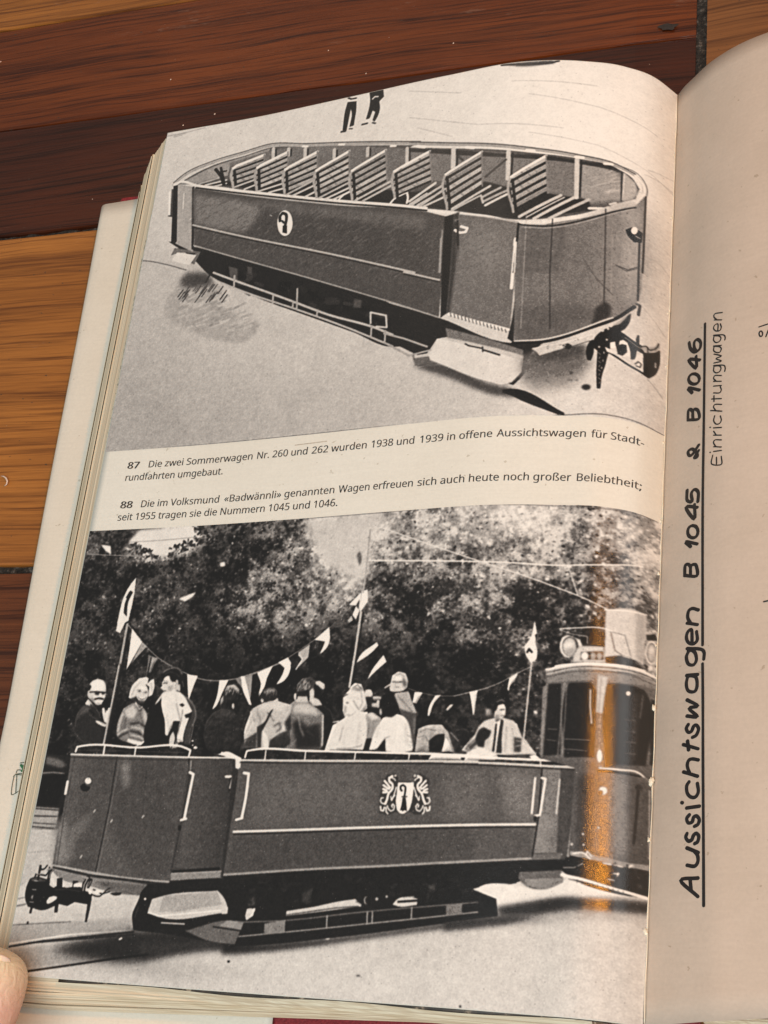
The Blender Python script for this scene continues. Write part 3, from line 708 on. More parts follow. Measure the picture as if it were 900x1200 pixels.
['P',0.682,0,[3090,1037,255,-158,4,37,-254,157]],
['S',0.82,0.306,0.65,[3090,1037,255,-158]],
['S',0.485,0.678,0.5,[3215,963,24,24]],
['S',0.449,0.491,0.5,[3198,974,24,24]],
['S',0.356,0.605,0.5,[3162,995,26,24]],
['P',0.603,0,[3099,1101,252,-156,3,36,-249,156]],
['S',0.82,0.304,0.65,[3099,1101,252,-156]],
['S',0.366,0.494,0.5,[3226,1026,24,23]],
['S',0.381,0.461,0.5,[3150,1072,25,24]],
['S',0.449,0.509,0.5,[3271,997,24,24]],
['P',0.642,0,[3109,1165,248,-155,3,37,-246,154]],
['S',0.82,0.303,0.65,[3109,1165,248,-155]],
['S',0.352,0.557,0.5,[3175,1126,24,24]],
['S',0.512,0.522,0.5,[3222,1098,24,24]],
['S',0.533,0.449,0.5,[3254,1078,23,23]],
['P',0.619,0,[3118,1229,244,-154,4,37,-242,152]],
['S',0.82,0.302,0.65,[3118,1229,244,-154]],
['S',0.406,0.511,0.5,[3225,1164,24,24]],
['S',0.577,0.693,0.5,[3239,1156,24,23]],
['S',0.512,0.38,0.5,[3191,1186,24,24]],
['P',0.534,0,[3128,1292,240,-152,3,36,-238,151]],
['S',0.82,0.301,0.65,[3128,1292,240,-152]],
['S',0.569,0.418,0.5,[3239,1225,23,23]],
['S',0.571,0.471,0.5,[3281,1197,23,24]],
['S',0.562,0.493,0.5,[3269,1205,23,24]],
['S',0.12,0.973,1,[3112,1068,44,281]],
['S',0.62,0.982,1,[3136,1348,-45,-282,10,-25,23,-19]],
['S',0.9,0.979,1,[3101,1041,23,-19,221,-151]],
['S',0.5,0.601,1,[3345,871,28,326]],
['S',0.732,1.28,1,[3183,1390,283,-173]],
['S',0.738,1.27,1,[3288,1413,267,-179]],
['S',0.715,1.26,1,[3396,1414,264,-170]],
['S',0.757,0.533,1,[3233,1400,259,-168]],
['S',0.9,1.05,1,[3668,1317,119,-7]],
['S',0.3,0.581,1,[3785,1258,21,23]],
['S',0.9,0.697,1,[3806,1268,39,-22]],
['S',0.1,1.35,1,[535,466,58,70,44,96]],
['S',0.1,1.05,1,[581,459,51,143]],
['S',0.15,0.751,1,[568,502,69,-3]],
['P',0.56,0,[194,559,155,49,100,619,-170,-95]],
['L',0.4,0.62,[-80, -880, 178, 35],[195,565,154,43,100,619,-170,-95]],
['P',0.12,0,[161,569,39,-3,91,573,-52,-13]],
['P',0.3,0,[149,597,18,3,37,273,-20,-3]],
['S',0.9,0.605,1,[134,624,40,236]],
['S',0.2,0.6,1,[169,862,41,12]],
['S',0.8,0.451,1,[274,662,18,151]],
['S',0.85,0.52,0.8,[380,693,36,212,-40,23]],
['S',0.15,1.03,1,[353,615,99,612]],
['S',0.6,0.874,1,[288,1139,163,97]],
['P',0.33,0,[357,621,632,197,695,208,776,211,159,68,20,856,-378,-175,-843,-380,-958,-414]],
['P',0.31,0.829,[358,631,1327,406,776,213,47,516,-505,-189,-1580,-569]],
['P',0.47,1.17,[375,678,622,193,18,117,-113,151,-475,-154]],
['P',0.4,1.1,[993,841,1470,436,11,121,-1440,-463]],
['N',9,450,[393,704,2028,632,502,671,-2448,-819],[0.42, 0.56],[0.22, 0.3],0.55,[0.412, 0.96],[0.823, 3.02],[-1.65, -0.274],0.24],
['S',0.12,0.633,1,[2459,1225,-253,-75,-525,-146,-694,-206,-608,-178]],
['S',0.18,0.454,1,[417,1006,494,187,831,309,671,267,-85,-19,288,112]],
['S',0.68,0.757,1,[413,986,495,188,831,309,673,268,-86,-18,288,112]],
['S',0.6,0.598,1,[453,1185,964,415,844,381,378,178]],
['S',0.8,0.288,1,[1109,1006,19,14]],
['P',0.92,0,[1324,1121,1,37,-5,31,-11,24,-17,14,-20,2,-22,-10,-21,-20,-19,-30,-14,-35,-9,-38,-2,-37,5,-32,11,-24,17,-14,20,-2,22,11,22,20,19,30,14,36]],
['S',0.12,1.28,1,[1209,1080,-6,-43,17,-28,32,18,12,50,-3,55,4,43]],
['P',0.12,0,[1239,1128,39,7,10,77,-42,-18]],
['S',0.12,0.854,1,[1228,1084,19,20]],
['S',0.55,0.507,1,[2600,1420,12,350]],
['S',0.4,0.513,1,[2620,1318,-8,130]],
['S',0.6,0.83,1,[2596,1494,15,284]],
['P',0.44,0,[2726,1304,203,57,248,72,5,428,-10,474,-191,-81,-279,-132,35,-316]],
['P',0.1,0.125,[2609,1306,71,-10,12,419,2,418,-44,30,-23,-383]],
['P',0.22,0.313,[2675,1298,47,-15,17,299,-21,552,-26,1,-2,-382]],
['S',0.4,0.374,0.7,[2716,1358,15,440,-17,323],0.249],
['S',0.55,0.443,0.8,[2599,1421,8,228,-4,128],0.19],
['P',0.5,0.256,[2730,1360,0,4,-3,4,-5,2,-5,0,-7,0,-7,-2,-6,-3,-5,-4,-4,-4,-1,-5,1,-4,3,-3,4,-2,6,0,7,0,6,2,7,3,5,4,3,4]],
['S',0.12,0.632,0.9,[2721,1502,8,40],0.19],
['P',0.5,4.86,[2821,1460,300,66,-22,329,-227,-27]],
['S',0.8,0.497,0.7,[2726,1304,203,60,248,77]],
['N',11,160,[2757,1396,394,81,13,383,-385,-47],[0.48, 0.58],[0.3, 0.4],0.5,[0.366, 0.854],[-1.22, 1.71],[-1.46, 1.22],0.16],
['N',12,160,[2723,1517,404,58,22,706,-415,-168],[0.48, 0.58],[0.3, 0.4],0.5,[0.397, 0.926],[-1.32, 1.85],[-1.59, 1.32],0.16],
['P',0.1,0,[3170,1578,34,2,1,841,-44,-34,14,-78]],
['S',0.9,1.04,1,[2711,2140,220,95,233,84]],
['S',0.35,0.4,1,[2723,2136,10,29]],
['S',0.35,0.398,1,[2752,2149,10,28]],
['S',0.35,0.397,1,[2781,2162,10,28]],
['S',0.35,0.395,1,[2810,2175,9,28]],
['S',0.35,0.394,1,[2838,2187,10,28]],
['S',0.35,0.392,1,[2866,2200,10,28]],
['S',0.35,0.391,1,[2894,2212,10,28]],
['S',0.35,0.389,1,[2922,2224,10,28]],
['S',0.35,0.387,1,[2950,2236,10,28]],
['S',0.35,0.385,1,[2978,2248,9,27]],
['S',0.35,0.384,1,[3005,2259,10,28]],
['S',0.35,0.382,1,[3033,2270,9,28]],
['S',0.35,0.38,1,[3060,2281,9,28]],
['S',0.35,0.378,1,[3087,2292,9,27]],
['S',0.35,0.377,1,[3113,2302,9,27]],
['S',0.35,0.375,1,[3140,2313,9,26]],
['S',0.88,1.16,1,[3168,1577,-1,166,-4,240]],
['S',0.2,0.516,1,[3178,1620,-2,124]],
['S',0.3,0.689,1,[2726,1560,14,44]],
['S',0.92,1.01,1,[2701,1438,38,28,47,3,10,-29,-49,-25]],
['S',0.15,0.761,1,[2714,1362,22,212]],
['S',0.9,0.949,1,[3164,1586,-1,45]],
['P',0.12,0,[3173,1440,31,15,-29,405,-11,0]],
['S',0.85,0.588,1,[3174,1606,1,252]],
['P',0.45,0,[3187,1459,190,7,311,-80,285,-148,56,-117,5,659,-21,238,-44,92,-106,99,-191,104,-262,96,-200,12,-28,-560]],
['P',0.4,0.931,[3209,1468,169,13,146,-33,-21,417,-306,-3]],
['P',0.5,4.56,[3689,1411,312,-216,33,585,-205,64]],
['P',0.6,1.84,[3887,1313,114,-118,33,585,-70,29]],
['P',0.5,4.15,[3728,1572,275,-66,8,499,-128,159,-128,34]],
['P',0.6,1.73,[3891,1543,112,-37,8,499,-68,90]],
['P',0.38,1.71,[3198,2124,465,-1,135,57,-344,213,-238,23]],
['P',0.22,0.483,[3726,2280,27,-148,58,-53,36,39,-5,82]],
['N',13,380,[3193,1411,781,-151,18,752,-772,352],[0.5, 0.62],[0.32, 0.42],0.5,[0.374, 0.749],[-0.749, 0.749],[-1.25, 1.25],0.13],
['S',0.22,0.375,1,[3420,1417,5,443,24,454]],
['S',0.25,0.37,1,[3780,1312,15,530,8,356]],
['S',0.62,0.382,0.6,[3233,1357,16,955]],
['S',0.6,0.37,0.5,[3831,1388,13,663]],
['S',0.3,0.37,0.6,[3646,1743,97,160,113,119]],
['S',0.35,0.37,1,[3868,1772,65,33,66,-43]],
['S',0.75,0.348,0.6,[3210,1481,169,13,310,-80,275,-151]],
['S',0.15,0.465,1,[3200,1460,178,18,310,-80,286,-149]],
['S',0.12,0.468,1,[4035,1123,0,423,-1,234]],
['S',0.12,0.497,1,[4007,1505,6,513]],
['S',0.1,1.09,1,[3201,2426,209,-7,263,-95,211,-120,111,-125]],
['S',0.85,0.605,0.8,[3216,2411,193,-10,263,-93,191,-105]],
['P',0.1,0,[3916,1461,44,-39,64,25,-3,85,-47,15,-36,-35]],
['P',0.92,0,[3993,1441,0,10,-3,10,-4,8,-6,7,-6,4,-7,1,-6,-3,-5,-5,-3,-8,-2,-9,1,-10,3,-9,4,-9,6,-6,6,-4,7,-1,6,2,5,5,3,8]],
['S',0.6,0.462,1,[3982,1492,29,9]],
['S',0.3,0.338,1,[3865,1770,79,22,56,-44]],
['S',0.3,0.288,1,[35,2988,1139,-4,1190,2,630,6,382,1,536,-30,154,11,136,10]]]
PHOTO_TWO = [
['R',0.12],
['T',24000,3,[[670,3764,9.0,3.5,0.82],[502,3811,5.6,3.1,0.8],[803,3724,6.2,3.1,0.8],[2024,3895,9.7,9.7,0.8],[2159,3780,9.7,6.4,0.78],[2135,4119,5.1,6.3,0.7],[1877,3759,6.6,4.6,0.72],[-46,3757,7.1,5.0,0.25],[171,3933,10.6,7.0,0.16],[75,4163,14.0,10.5,0.2],[86,4555,13.7,20.5,0.14],[171,5119,13.1,16.4,0.11],[418,4106,10.3,6.9,0.2],[680,4016,13.7,4.8,0.17],[664,4307,16.8,8.7,0.24],[997,4253,10.0,6.7,0.13],[1060,3804,8.2,4.8,0.2],[1327,3754,10.2,4.7,0.26],[1595,3739,10.0,4.0,0.3],[1751,3909,7.9,5.2,0.36],[1175,4005,8.7,4.7,0.16],[1352,4140,7.3,7.3,0.42],[1482,4346,8.4,6.5,0.46],[1620,4153,9.7,7.8,0.36],[1777,4346,8.3,6.4,0.42],[1916,4168,7.7,6.4,0.46],[1271,4481,13.0,4.5,0.12],[1709,4556,12.6,5.0,0.14],[1061,4630,19.5,9.8,0.09],[1544,4762,22.0,7.5,0.085],[654,4623,13.2,13.2,0.15],[2023,4507,8.1,6.8,0.2],[2119,4776,12.1,12.1,0.1],[2330,3885,6.3,6.3,0.56],[2506,3773,9.4,5.0,0.6],[2441,4045,7.4,5.0,0.42],[2370,4253,6.2,7.4,0.36],[2610,4205,7.3,7.3,0.3],[2576,4470,7.2,6.0,0.26],[2710,3970,8.0,6.1,0.52],[2877,3799,9.2,5.5,0.66],[2959,4075,7.1,5.9,0.46],[2858,4277,7.1,5.9,0.4],[3005,4283,4.1,4.7,0.52],[3104,4459,6.3,6.3,0.4],[2764,4564,8.8,5.9,0.14],[2481,4728,8.9,8.9,0.1],[3167,3751,8.9,4.7,0.72],[3391,3722,8.7,4.1,0.74],[3296,3992,8.6,5.8,0.56],[3200,4228,7.4,5.7,0.44],[3374,4342,6.7,5.6,0.28],[3334,4571,6.7,5.5,0.4],[3290,4741,5.5,3.9,0.34],[3045,4798,11.3,8.4,0.1],[3146,5019,11.0,11.0,0.12],[3439,4958,5.4,10.8,0.2],[3565,4844,7.0,8.1,0.22],[3564,3869,6.8,5.1,0.6],[3734,3985,6.8,5.1,0.42],[3833,3829,6.7,3.9,0.58],[4034,3791,8.3,5.5,0.7],[4133,3959,5.0,11.0,0.66],[3945,4080,6.6,5.5,0.42],[3801,4274,7.1,4.4,0.38],[3583,4221,6.2,5.0,0.38],[3541,4424,6.6,4.4,0.28],[4051,4290,5.3,5.3,0.5],[4167,4356,3.7,10.7,0.5]]],
['P',0.82,0.58,[354,3754,28,-53,42,-57,446,-5,34,37,55,52,-69,27,-112,30,-75,36,-51,42,-74,-25,-125,-40]],
['N',21,70,[308,3725,267,100,83,69,-244,-53],[0.1, 0.22],[0.3, 0.5],0.7,[0.581, 1.05],[-1.05, 1.05],[-0.93, 0.93],0.85],
['N',22,70,[689,3807,308,-106,55,59,-351,114],[0.1, 0.22],[0.3, 0.5],0.7,[0.575, 1.04],[-1.04, 1.04],[-0.921, 0.921],0.85],
['N',23,30,[854,3616,96,16,48,81,-109,-29],[0.1, 0.22],[0.3, 0.5],0.7,[0.578, 1.04],[-1.04, 1.04],[-0.926, 0.926],0.85],
['S',0.6,0.349,1,[371,3741,259,-3,278,-13]],
['S',0.55,0.353,1,[15,3822,208,17,288,19]],
['P',0.9,0.224,[850,4195,75,-30,55,-15,-19,27,-61,41]],
['P',0.9,0.225,[1134,3938,38,-9,9,33,-31,3]],
['P',0.9,0.237,[122,3751,87,15,14,68,-55,-36]],
['P',0.74,1.6,[1779,3651,195,1,419,-20,-70,77,-32,75,-3,155,-16,208,-59,-3,-91,-101,-126,-46,-99,-143,-74,-104]],
['P',0.4,0.296,[2200,3943,17,-28,20,59,-8,47]],
['P',0.4,0.296,[2200,3943,17,-28,20,59,-8,47]],
['S',0.85,0.459,1,[2294,3987,406,26,373,25,179,8,411,14,229,-18,212,-40]],
['S',0.8,0.376,1,[2367,3755,322,129,252,99,225,81,283,95,275,103,184,77]],
['S',0.75,0.349,1,[3660,4063,33,91,39,108]],
['S',0.7,0.258,0.7,[3770,3849,165,73,153,31]],
['P',0.85,0,[3684,4069,-1,2,-2,3,-4,2,-4,1,-6,1,-5,0,-5,-2,-4,-2,-2,-2,-1,-3,1,-3,2,-2,3,-3,5,-1,5,0,6,0,4,1,4,2,3,3]],
['P',0.14,0.213,[-25,5325,257,6,-32,503,-223,8,-58,137]],
['P',0.42,0.432,[12,5341,121,26,53,35,-41,21,-132,-28]],
['S',0.5,0.646,0.8,[-6,5462,101,-8,81,8]],
['P',0.09,0.107,[-12,5486,211,-25,-21,218,-190,9]],
['P',0.62,0.211,[-22,5695,212,7,6,132,-217,17]],
['S',0.25,0.424,1,[-8,5708,194,6]],
['S',0.3,0.528,1,[-8,5759,192,-2]],
['S',0.35,0.421,1,[-19,5806,214,5]],
['S',0.3,0.421,1,[-14,5831,204,7]],
['P',0.7,0.207,[-21,5847,235,-4,11,257,-159,177,-73,4]],
['P',0.74,0,[-15,6243,251,-143,696,135,839,71,1259,-18,435,-221,269,-79,472,-72,-14,933,-2571,46,-1502,-54,-153,-188]],
['L',0.76,0.7,[294, 6266, 55, 254],[13,6242,870,-41,17,199,-925,105]],
['S',0.55,0.409,1,[-3,6318,106,-24]],
['S',0.5,0.613,1,[8,6364,63,-16]],
['S',0.6,0.417,0.6,[-50,6017,240,-29]],
['P',0.62,0.395,[-29,6491,948,-101,15,79,-955,146]],
['S',0.85,0.394,1,[-11,6611,468,-88,435,-51]],
['S',0.35,0.401,0.7,[-7,6489,447,-47]],
['S',0.12,0.592,1,[-17,6633,271,-56,661,-96]],
['S',0.1,0.49,1,[149,6596,769,-99]],
['P',0.62,0.781,[-24,6652,596,-91,468,27,-239,67,-675,123]],
['P',0.16,1.34,[330,6630,299,-99,305,-62,857,-25,12,76,-556,73,-277,69,-314,1]],
['P',0.22,0.943,[949,6549,847,-71,8,51,-397,38,-399,75]],
['S',0.13,0.581,1,[127,6783,370,-70,304,-58,243,-41]],
['S',0.8,0.293,0.6,[141,6795,360,-65]],
['S',0.92,0.486,1,[820,6533,15,-8]],
['B',-0.08,[1018, 6694],23.8,2.38],
['P',0.14,0.81,[1551,6455,132,72,658,-83,900,-151,2,29,-713,121,-566,95,-392,46]],
['B',0.02,[2559, 6704],26,4.33],
['P',0.15,0,[1636,6623,0,2,-1,2,-2,2,-3,1,-3,1,-3,0,-3,-1,-2,-2,-2,-1,-1,-3,0,-2,2,-2,2,-1,2,-1,3,-1,3,0,3,1,3,1,1,2]],
['P',0.92,0,[2304,6442,0,5,-3,4,-3,4,-6,2,-5,1,-6,-1,-6,-1,-5,-4,-3,-4,-1,-4,0,-5,2,-4,4,-4,5,-2,6,-1,6,0,6,2,4,3,3,4]],
['P',0.45,0,[2531,6657,0,2,-2,2,-3,2,-4,1,-5,0,-4,0,-5,0,-3,-2,-2,-1,-1,-2,0,-2,2,-2,3,-2,4,-1,5,-1,4,0,5,1,3,1,2,2]],
['P',0.84,0.251,[3202,6122,92,-46,156,11,187,12,148,-81,177,32,227,36,-397,49,-437,73]],
['P',0.18,0.736,[3348,6221,192,-44,168,-33,258,-10,238,-31,-2,79,-325,49,-332,27,-168,11]],
['P',0.22,0.746,[3032,6312,327,-46,339,-16,-16,20,-218,39,-427,64]],
['P',0.66,0.955,[3646,6240,556,-58,-1,49,-485,51,-334,67]],
['P',0.12,0,[3180,6789,0,2,-1,2,-2,1,-1,1,-2,1,-3,0,-2,-1,-1,-1,-1,-2,-1,-2,0,-2,1,-2,2,-1,1,-1,3,-1,2,0,2,1,1,1,1,2]],
['P',0.115,0,[929,6163,200,-9,368,-41,243,-17,1263,-121,522,-45,204,-25,-4,83,-246,28,-22,59,-229,38,-20,17,136,42,16,98,-327,54,36,1,-728,119,-658,83,-119,6,99,-11,-184,-11,-376,-33,-190,-7,-27,-89,33,-124]],
['P',0.72,0,[1012,6268,90,-27,377,-46,35,25,54,81,4,28,-487,52,-92,-25]],
['P',0.62,0.0966,[1092,6243,388,-45,44,83,-362,61,-83,4]],
['S',0.85,0.482,1,[997,6355,87,18,485,-62]],
['S',0.7,0.481,1,[1108,6414,166,-1]],
['P',0.4,0.094,[1285,6455,294,-79,118,3,-21,70,-24,71,-184,-12]],
['P',0.55,0.094,[1579,6376,118,3,-12,49,-161,-15]],
['S',0.12,0.376,1,[1485,6420,195,15]],
['P',0.85,0,[1700,6344,40,-45,25,-7,-9,49,-44,29]],
['P',0.88,0,[1716,6343,49,-51,-1,23]],
['P',0.74,0,[1986,6301,197,-36,161,-37,103,-17,47,42,-173,28,-336,51]],
['S',0.3,0.364,1,[1990,6325,330,-55,151,-16]],
['P',0.75,0,[2720,6204,63,-19,75,10,-4,37,-121,12,-38,-9]],
['P',0.12,0,[2624,6196,-3,19,-9,17,-17,14,-22,9,-26,4,-26,-1,-24,-8,-19,-13,-14,-16,-6,-19,2,-19,10,-18,16,-14,23,-9,25,-4,26,2,24,8,20,13,14,16]],
['P',0.55,0,[2537,6216,0,7,-2,7,-3,5,-4,4,-5,1,-6,-1,-5,-3,-4,-5,-3,-6,-2,-8,0,-7,2,-7,3,-5,4,-4,5,-1,6,1,5,3,4,5,3,7]],
['P',0.12,0,[2543,6216,0,6,-2,6,-3,4,-4,3,-4,2,-5,-1,-5,-3,-3,-4,-3,-6,-2,-6,1,-6,1,-6,3,-5,4,-3,4,-1,5,1,5,3,3,4,3,5]],
['P',0.6,0,[2600,6205,0,3,-2,3,-2,2,-3,2,-3,1,-4,-1,-3,-1,-3,-2,-2,-3,-1,-3,1,-3,1,-3,2,-2,3,-2,4,-1,3,1,3,1,3,2,2,3]],
['P',0.6,0,[2662,6189,0,3,-1,2,-2,2,-2,1,-3,1,-3,0,-3,-1,-2,-2,-2,-3,0,-2,0,-3,1,-2,2,-2,2,-1,3,-1,3,0,3,2,2,1,2,3]],
['S',0.12,0.617,1,[2731,6217,128,-12]],
['S',0.6,0.353,1,[2765,6191,66,-8]],
['P',0.8,0,[3197,6123,31,-10,2,26]],
['P',0.75,0,[1706,6300,33,-7,17,22,-36,54,-20,-25]],
['P',0.75,0,[1525,6290,46,4,2,42,-40,5]],
['S',0.42,0.446,1,[1662,6384,336,-27,514,-72,548,-65,174,-22]],
['S',0.56,0.443,1,[1675,6470,601,-79,244,-34,545,-76,173,-27]],
['S',0.55,0.544,1,[2268,6320,5,71]],
['S',0.55,0.534,1,[2535,6289,4,67]],
['S',0.55,0.533,1,[2569,6286,3,63]],
['S',0.55,0.525,1,[2823,6247,2,63]],
['P',0.5,0.0925,[1842,6383,144,-27,6,75,-144,17]],
['P',0.5,0.0853,[3043,6226,96,-13,1,59,-96,15]],
['P',0.3,0.283,[1703,6256,45,-37,14,52,-44,16]],
['P',0.3,0.262,[2915,6110,45,-5,3,40,-39,8]],
['P',0.25,0.278,[2085,6190,64,-37,-9,86,-58,6]],
['N',31,60,[1705,6133,1480,-118,12,149,-1471,109],[0.07, 0.1],[0.16, 0.22],0.5,[0.542, 1.26],[-1.81, 1.81],[-0.903, 0.903],0.6],
['S',0.5,0.36,1,[2449,6224,40,19]],
['P',0.4,0.0837,[3470,6008,255,-23,12,68,-100,46,-128,-15,-41,-34]],
['P',0.52,0.0838,[3507,6048,229,-19,1,27,-100,43,-128,-15]],
['P',0.45,0.0854,[3039,6225,91,-15,15,56,-101,21]],
['P',0.1,0,[3203,6127,133,46,24,97,-26,1,-64,-62]],
['P',0.36,0,[205,5331,371,4,545,2,17,107,-14,718,-208,-14,-369,-21,-319,-42,10,-80,-24,-504]],
['L',0.45,0.33,[35, 5182, 319, -4],[207,5341,369,-2,-30,785,-314,-43,-14,-580]],
['P',0.5,1.45,[177,5777,77,-3,114,226,-81,79,-55,2]],
['P',0.31,1.83,[546,5355,571,-7,5,770,-252,10,-225,-271]],
['P',0.5,1.05,[604,5364,77,-1,13,185,-33,1]],
['P',0.43,0.827,[289,5831,173,-122,-10,58,-149,235]],
['S',0.16,0.413,1,[570,5339,5,328,-18,456]],
['S',0.5,0.309,0.5,[591,5355,-1,312,-19,452]],
['S',0.25,0.315,0.7,[236,5351,2,346,16,383]],
['S',0.24,0.309,0.6,[815,5429,28,327]],
['S',0.24,0.304,0.4,[909,5467,66,657]],
['N',33,300,[211,5361,897,-3,-7,761,-844,-77],[0.4, 0.52],[0.22, 0.3],0.5,[0.205, 0.514],[-0.514, 0.514],[-1.03, 1.03],0.3],
['S',0.75,0.415,1,[464,5719,8,-16]],
['S',0.75,0.411,1,[608,5782,8,-16]],
['S',0.75,0.408,1,[841,5746,8,-15]],
['S',0.75,0.408,1,[424,6026,8,-16]],
['P',0.1,0,[401,5551,0,9,-4,8,-7,6,-9,4,-12,2,-12,-1,-11,-4,-10,-6,-7,-7,-3,-9,0,-8,4,-8,7,-6,10,-4,11,-2,12,1,11,4,10,6,7,7]],
['P',0.3,0,[418,5512,0,10,-3,9,-7,8,-8,5,-11,2,-11,-1,-11,-5,-10,-7,-7,-9,-3,-11,-1,-10,3,-9,7,-8,9,-5,10,-2,12,2,11,4,9,7,7,10]],
['P',0.88,0,[401,5506,0,7,-2,6,-5,5,-6,3,-7,1,-8,0,-7,-3,-7,-5,-4,-6,-3,-7,0,-6,2,-6,5,-5,6,-3,7,-2,8,1,7,3,7,5,4,6]],
['P',0.1,0,[373,5556,0,4,-2,3,-3,3,-5,2,-5,0,-6,0,-5,-2,-4,-2,-4,-3,-1,-4,0,-4,2,-3,3,-3,5,-1,5,-1,6,0,5,2,4,2,4,3]],
['S',0.9,0.955,1,[217,5517,0,82]],
['S',0.6,0.701,1,[228,6085,318,35,328,30,238,5]],
['S',0.2,0.301,1,[232,6100,317,35,561,33]],
['P',0.46,0.0998,[228,6115,312,31,164,11,249,19,-5,31,-34,44,-108,-6,-120,-13,-125,-35,-291,-42]],
['P',0.36,0.199,[554,6160,399,16,-40,71,-216,-14]],
['S',0.6,0.4,1,[604,6195,73,-12]],
['S',0.2,0.399,1,[629,6213,55,6]],
['P',0.3,0,[1133,5340,353,6,35,114,-19,659,-382,-15,-4,-169]],
['L',0.35,0.26,[1131, 5173, 324, 0],[1182,5348,305,2,0,701,-332,11]],
['P',0.1,0,[1127,6082,349,-34,-2,21,-344,31]],
['P',0.52,0.0974,[1120,6104,371,-32,2,43,-365,32]],
['S',0.65,0.293,1,[1123,6100,368,-28]],
['P',0.16,0.296,[1489,5365,59,0,-11,738,-48,11,5,-282]],
['S',0.2,0.502,0.7,[1151,5444,-8,304,-24,352]],
['N',34,160,[1185,5367,289,-2,0,668,-312,11],[0.36, 0.45],[0.2, 0.28],0.5,[0.2, 0.499],[-0.499, 0.499],[-0.799, 0.799],0.3],
['P',0.35,0,[1501,5361,810,3,861,7,397,5,-9,282,-21,272,-535,55,-331,30,-577,35,-589,58,-4,-221,7,-427]],
['P',0.31,0.927,[1515,6095,21,-264,1647,-79,15,195,-1103,94]],
['P',0.39,2.9,[1602,5440,810,-57,112,305,-872,86]],
['P',0.47,2.25,[3300,5410,253,-11,-8,294,-154,25]],
['P',0.4,1.78,[2956,5417,273,-5,21,295,-267,26]],
['N',35,420,[1553,5393,1620,-6,42,559,-1663,121],[0.4, 0.48],[0.24, 0.3],0.5,[0.187, 0.467],[-0.467, 0.467],[-0.748, 0.748],0.3],
['N',36,170,[2954,5399,589,-17,-19,532,-522,49],[0.42, 0.55],[0.28, 0.34],0.5,[0.174, 0.435],[-0.435, 0.435],[-0.696, 0.696],0.3],
['S',0.14,0.382,1,[1541,5837,820,-40,840,-39,-215,11,565,-30]],
['S',0.84,0.709,1,[1538,5820,821,-39,841,-38,-216,10,566,-29]],
['S',0.58,0.702,1,[1511,6095,584,-52,577,-40,544,-45,-212,22,531,-53]],
['S',0.12,0.405,1,[1513,6108,584,-52,576,-40,544,-45,-212,22,531,-54]],
['P',0.47,0,[3573,5376,118,-2,3,512,-151,10,17,-238]],
['P',0.3,0.256,[3686,5374,91,-3,2,142,-15,415,-77,-5]],
['P',0.52,1.02,[3577,5658,71,31,-7,186,-85,12]],
['S',0.62,0.508,1,[3544,5909,176,-14]],
['P',0.42,0.0846,[3540,5900,179,-15,-3,37,-174,14]],
['S',0.55,0.843,1,[3785,5426,-9,258,-19,240]],
['N',37,60,[3570,5399,96,-3,9,461,-102,21],[0.5, 0.6],[0.33, 0.4],0.5,[0.172, 0.43],[-0.344, 0.344],[-0.688, 0.688],0.3],
['S',0.14,0.428,1,[3571,5378,-3,280,-24,255]],
['P',0.2,0,[262,4923,-21,36,-49,68,-6,82,25,91,56,52,180,-3,21,-123,-27,-20,-74,-29,-47,-92],1],
['P',0.12,0.433,[227,5057,52,-51,71,71,84,50,11,110,-146,2],1],
['S',0.42,0.271,0.7,[192,5109,31,91,43,45]],
['S',0.45,0.218,0.7,[282,5021,37,-16,31,31]],
['S',0.45,0.22,0.7,[192,5027,50,-62]],
['P',0.76,0,[384,4876,1,23,-4,20,-10,16,-14,10,-18,4,-19,-4,-18,-10,-17,-16,-12,-20,-8,-22,-2,-23,5,-20,10,-16,14,-11,18,-3,19,3,19,11,16,16,13,20],1],
['P',0.86,0.165,[377,4835,0,15,-5,13,-9,11,-13,6,-16,3,-17,-3,-16,-6,-14,-11,-10,-13,-6,-15,0,-15,5,-13,9,-11,14,-7,16,-2,16,3,16,6,14,11,10,13],1],
['P',0.12,0.166,[241,4819,22,-5,13,68,-27,5,-9,-31],1],
['P',0.55,0.22,[265,4882,31,10,24,62,-31,-10],1],
['P',0.68,0,[278,4894,0,7,0,5,-2,5,-4,3,-4,1,-4,-1,-5,-3,-4,-5,-3,-5,-2,-7,0,-6,0,-6,2,-5,4,-2,4,-1,4,1,5,2,4,5,3,6],1],
['S',0.08,0.605,1,[261,4878,37,0,36,8,52,-11]],
['P',0.12,0,[333,4886,0,3,-2,4,-3,2,-5,2,-6,0,-5,0,-6,-2,-4,-2,-4,-4,-1,-3,0,-4,2,-3,3,-2,5,-2,6,-1,5,1,6,2,4,2,4,3],1],
['P',0.12,0,[385,4882,0,3,-2,3,-3,3,-4,1,-5,1,-5,-1,-5,-1,-4,-3,-2,-3,-2,-3,0,-4,2,-3,3,-3,4,-1,5,-1,5,1,5,1,4,3,2,3],1],
['S',0.1,0.602,1,[312,4929,30,-4,37,4]],
['S',0.9,0.273,1,[326,4942,37,1]],
['P',0.55,0.164,[365,4897,17,16,-12,8,-12,-5],1],
['P',0.62,0.218,[378,4964,-1,4,-3,3,-6,3,-7,2,-8,0,-9,0,-8,-2,-6,-3,-5,-3,-2,-4,1,-4,3,-3,5,-3,7,-2,9,0,8,0,8,2,7,3,4,3],1],
['S',0.8,0.384,1,[258,4934,29,25,38,21]],
['P',0.82,0.0541,[391,5025,11,-30,27,20,14,-26,26,117,-20,10,-36,-40],1],
['S',0.75,0.486,1,[368,5082,64,32,23,7]],
['S',0.1,0.217,1,[405,4995,10,35]],
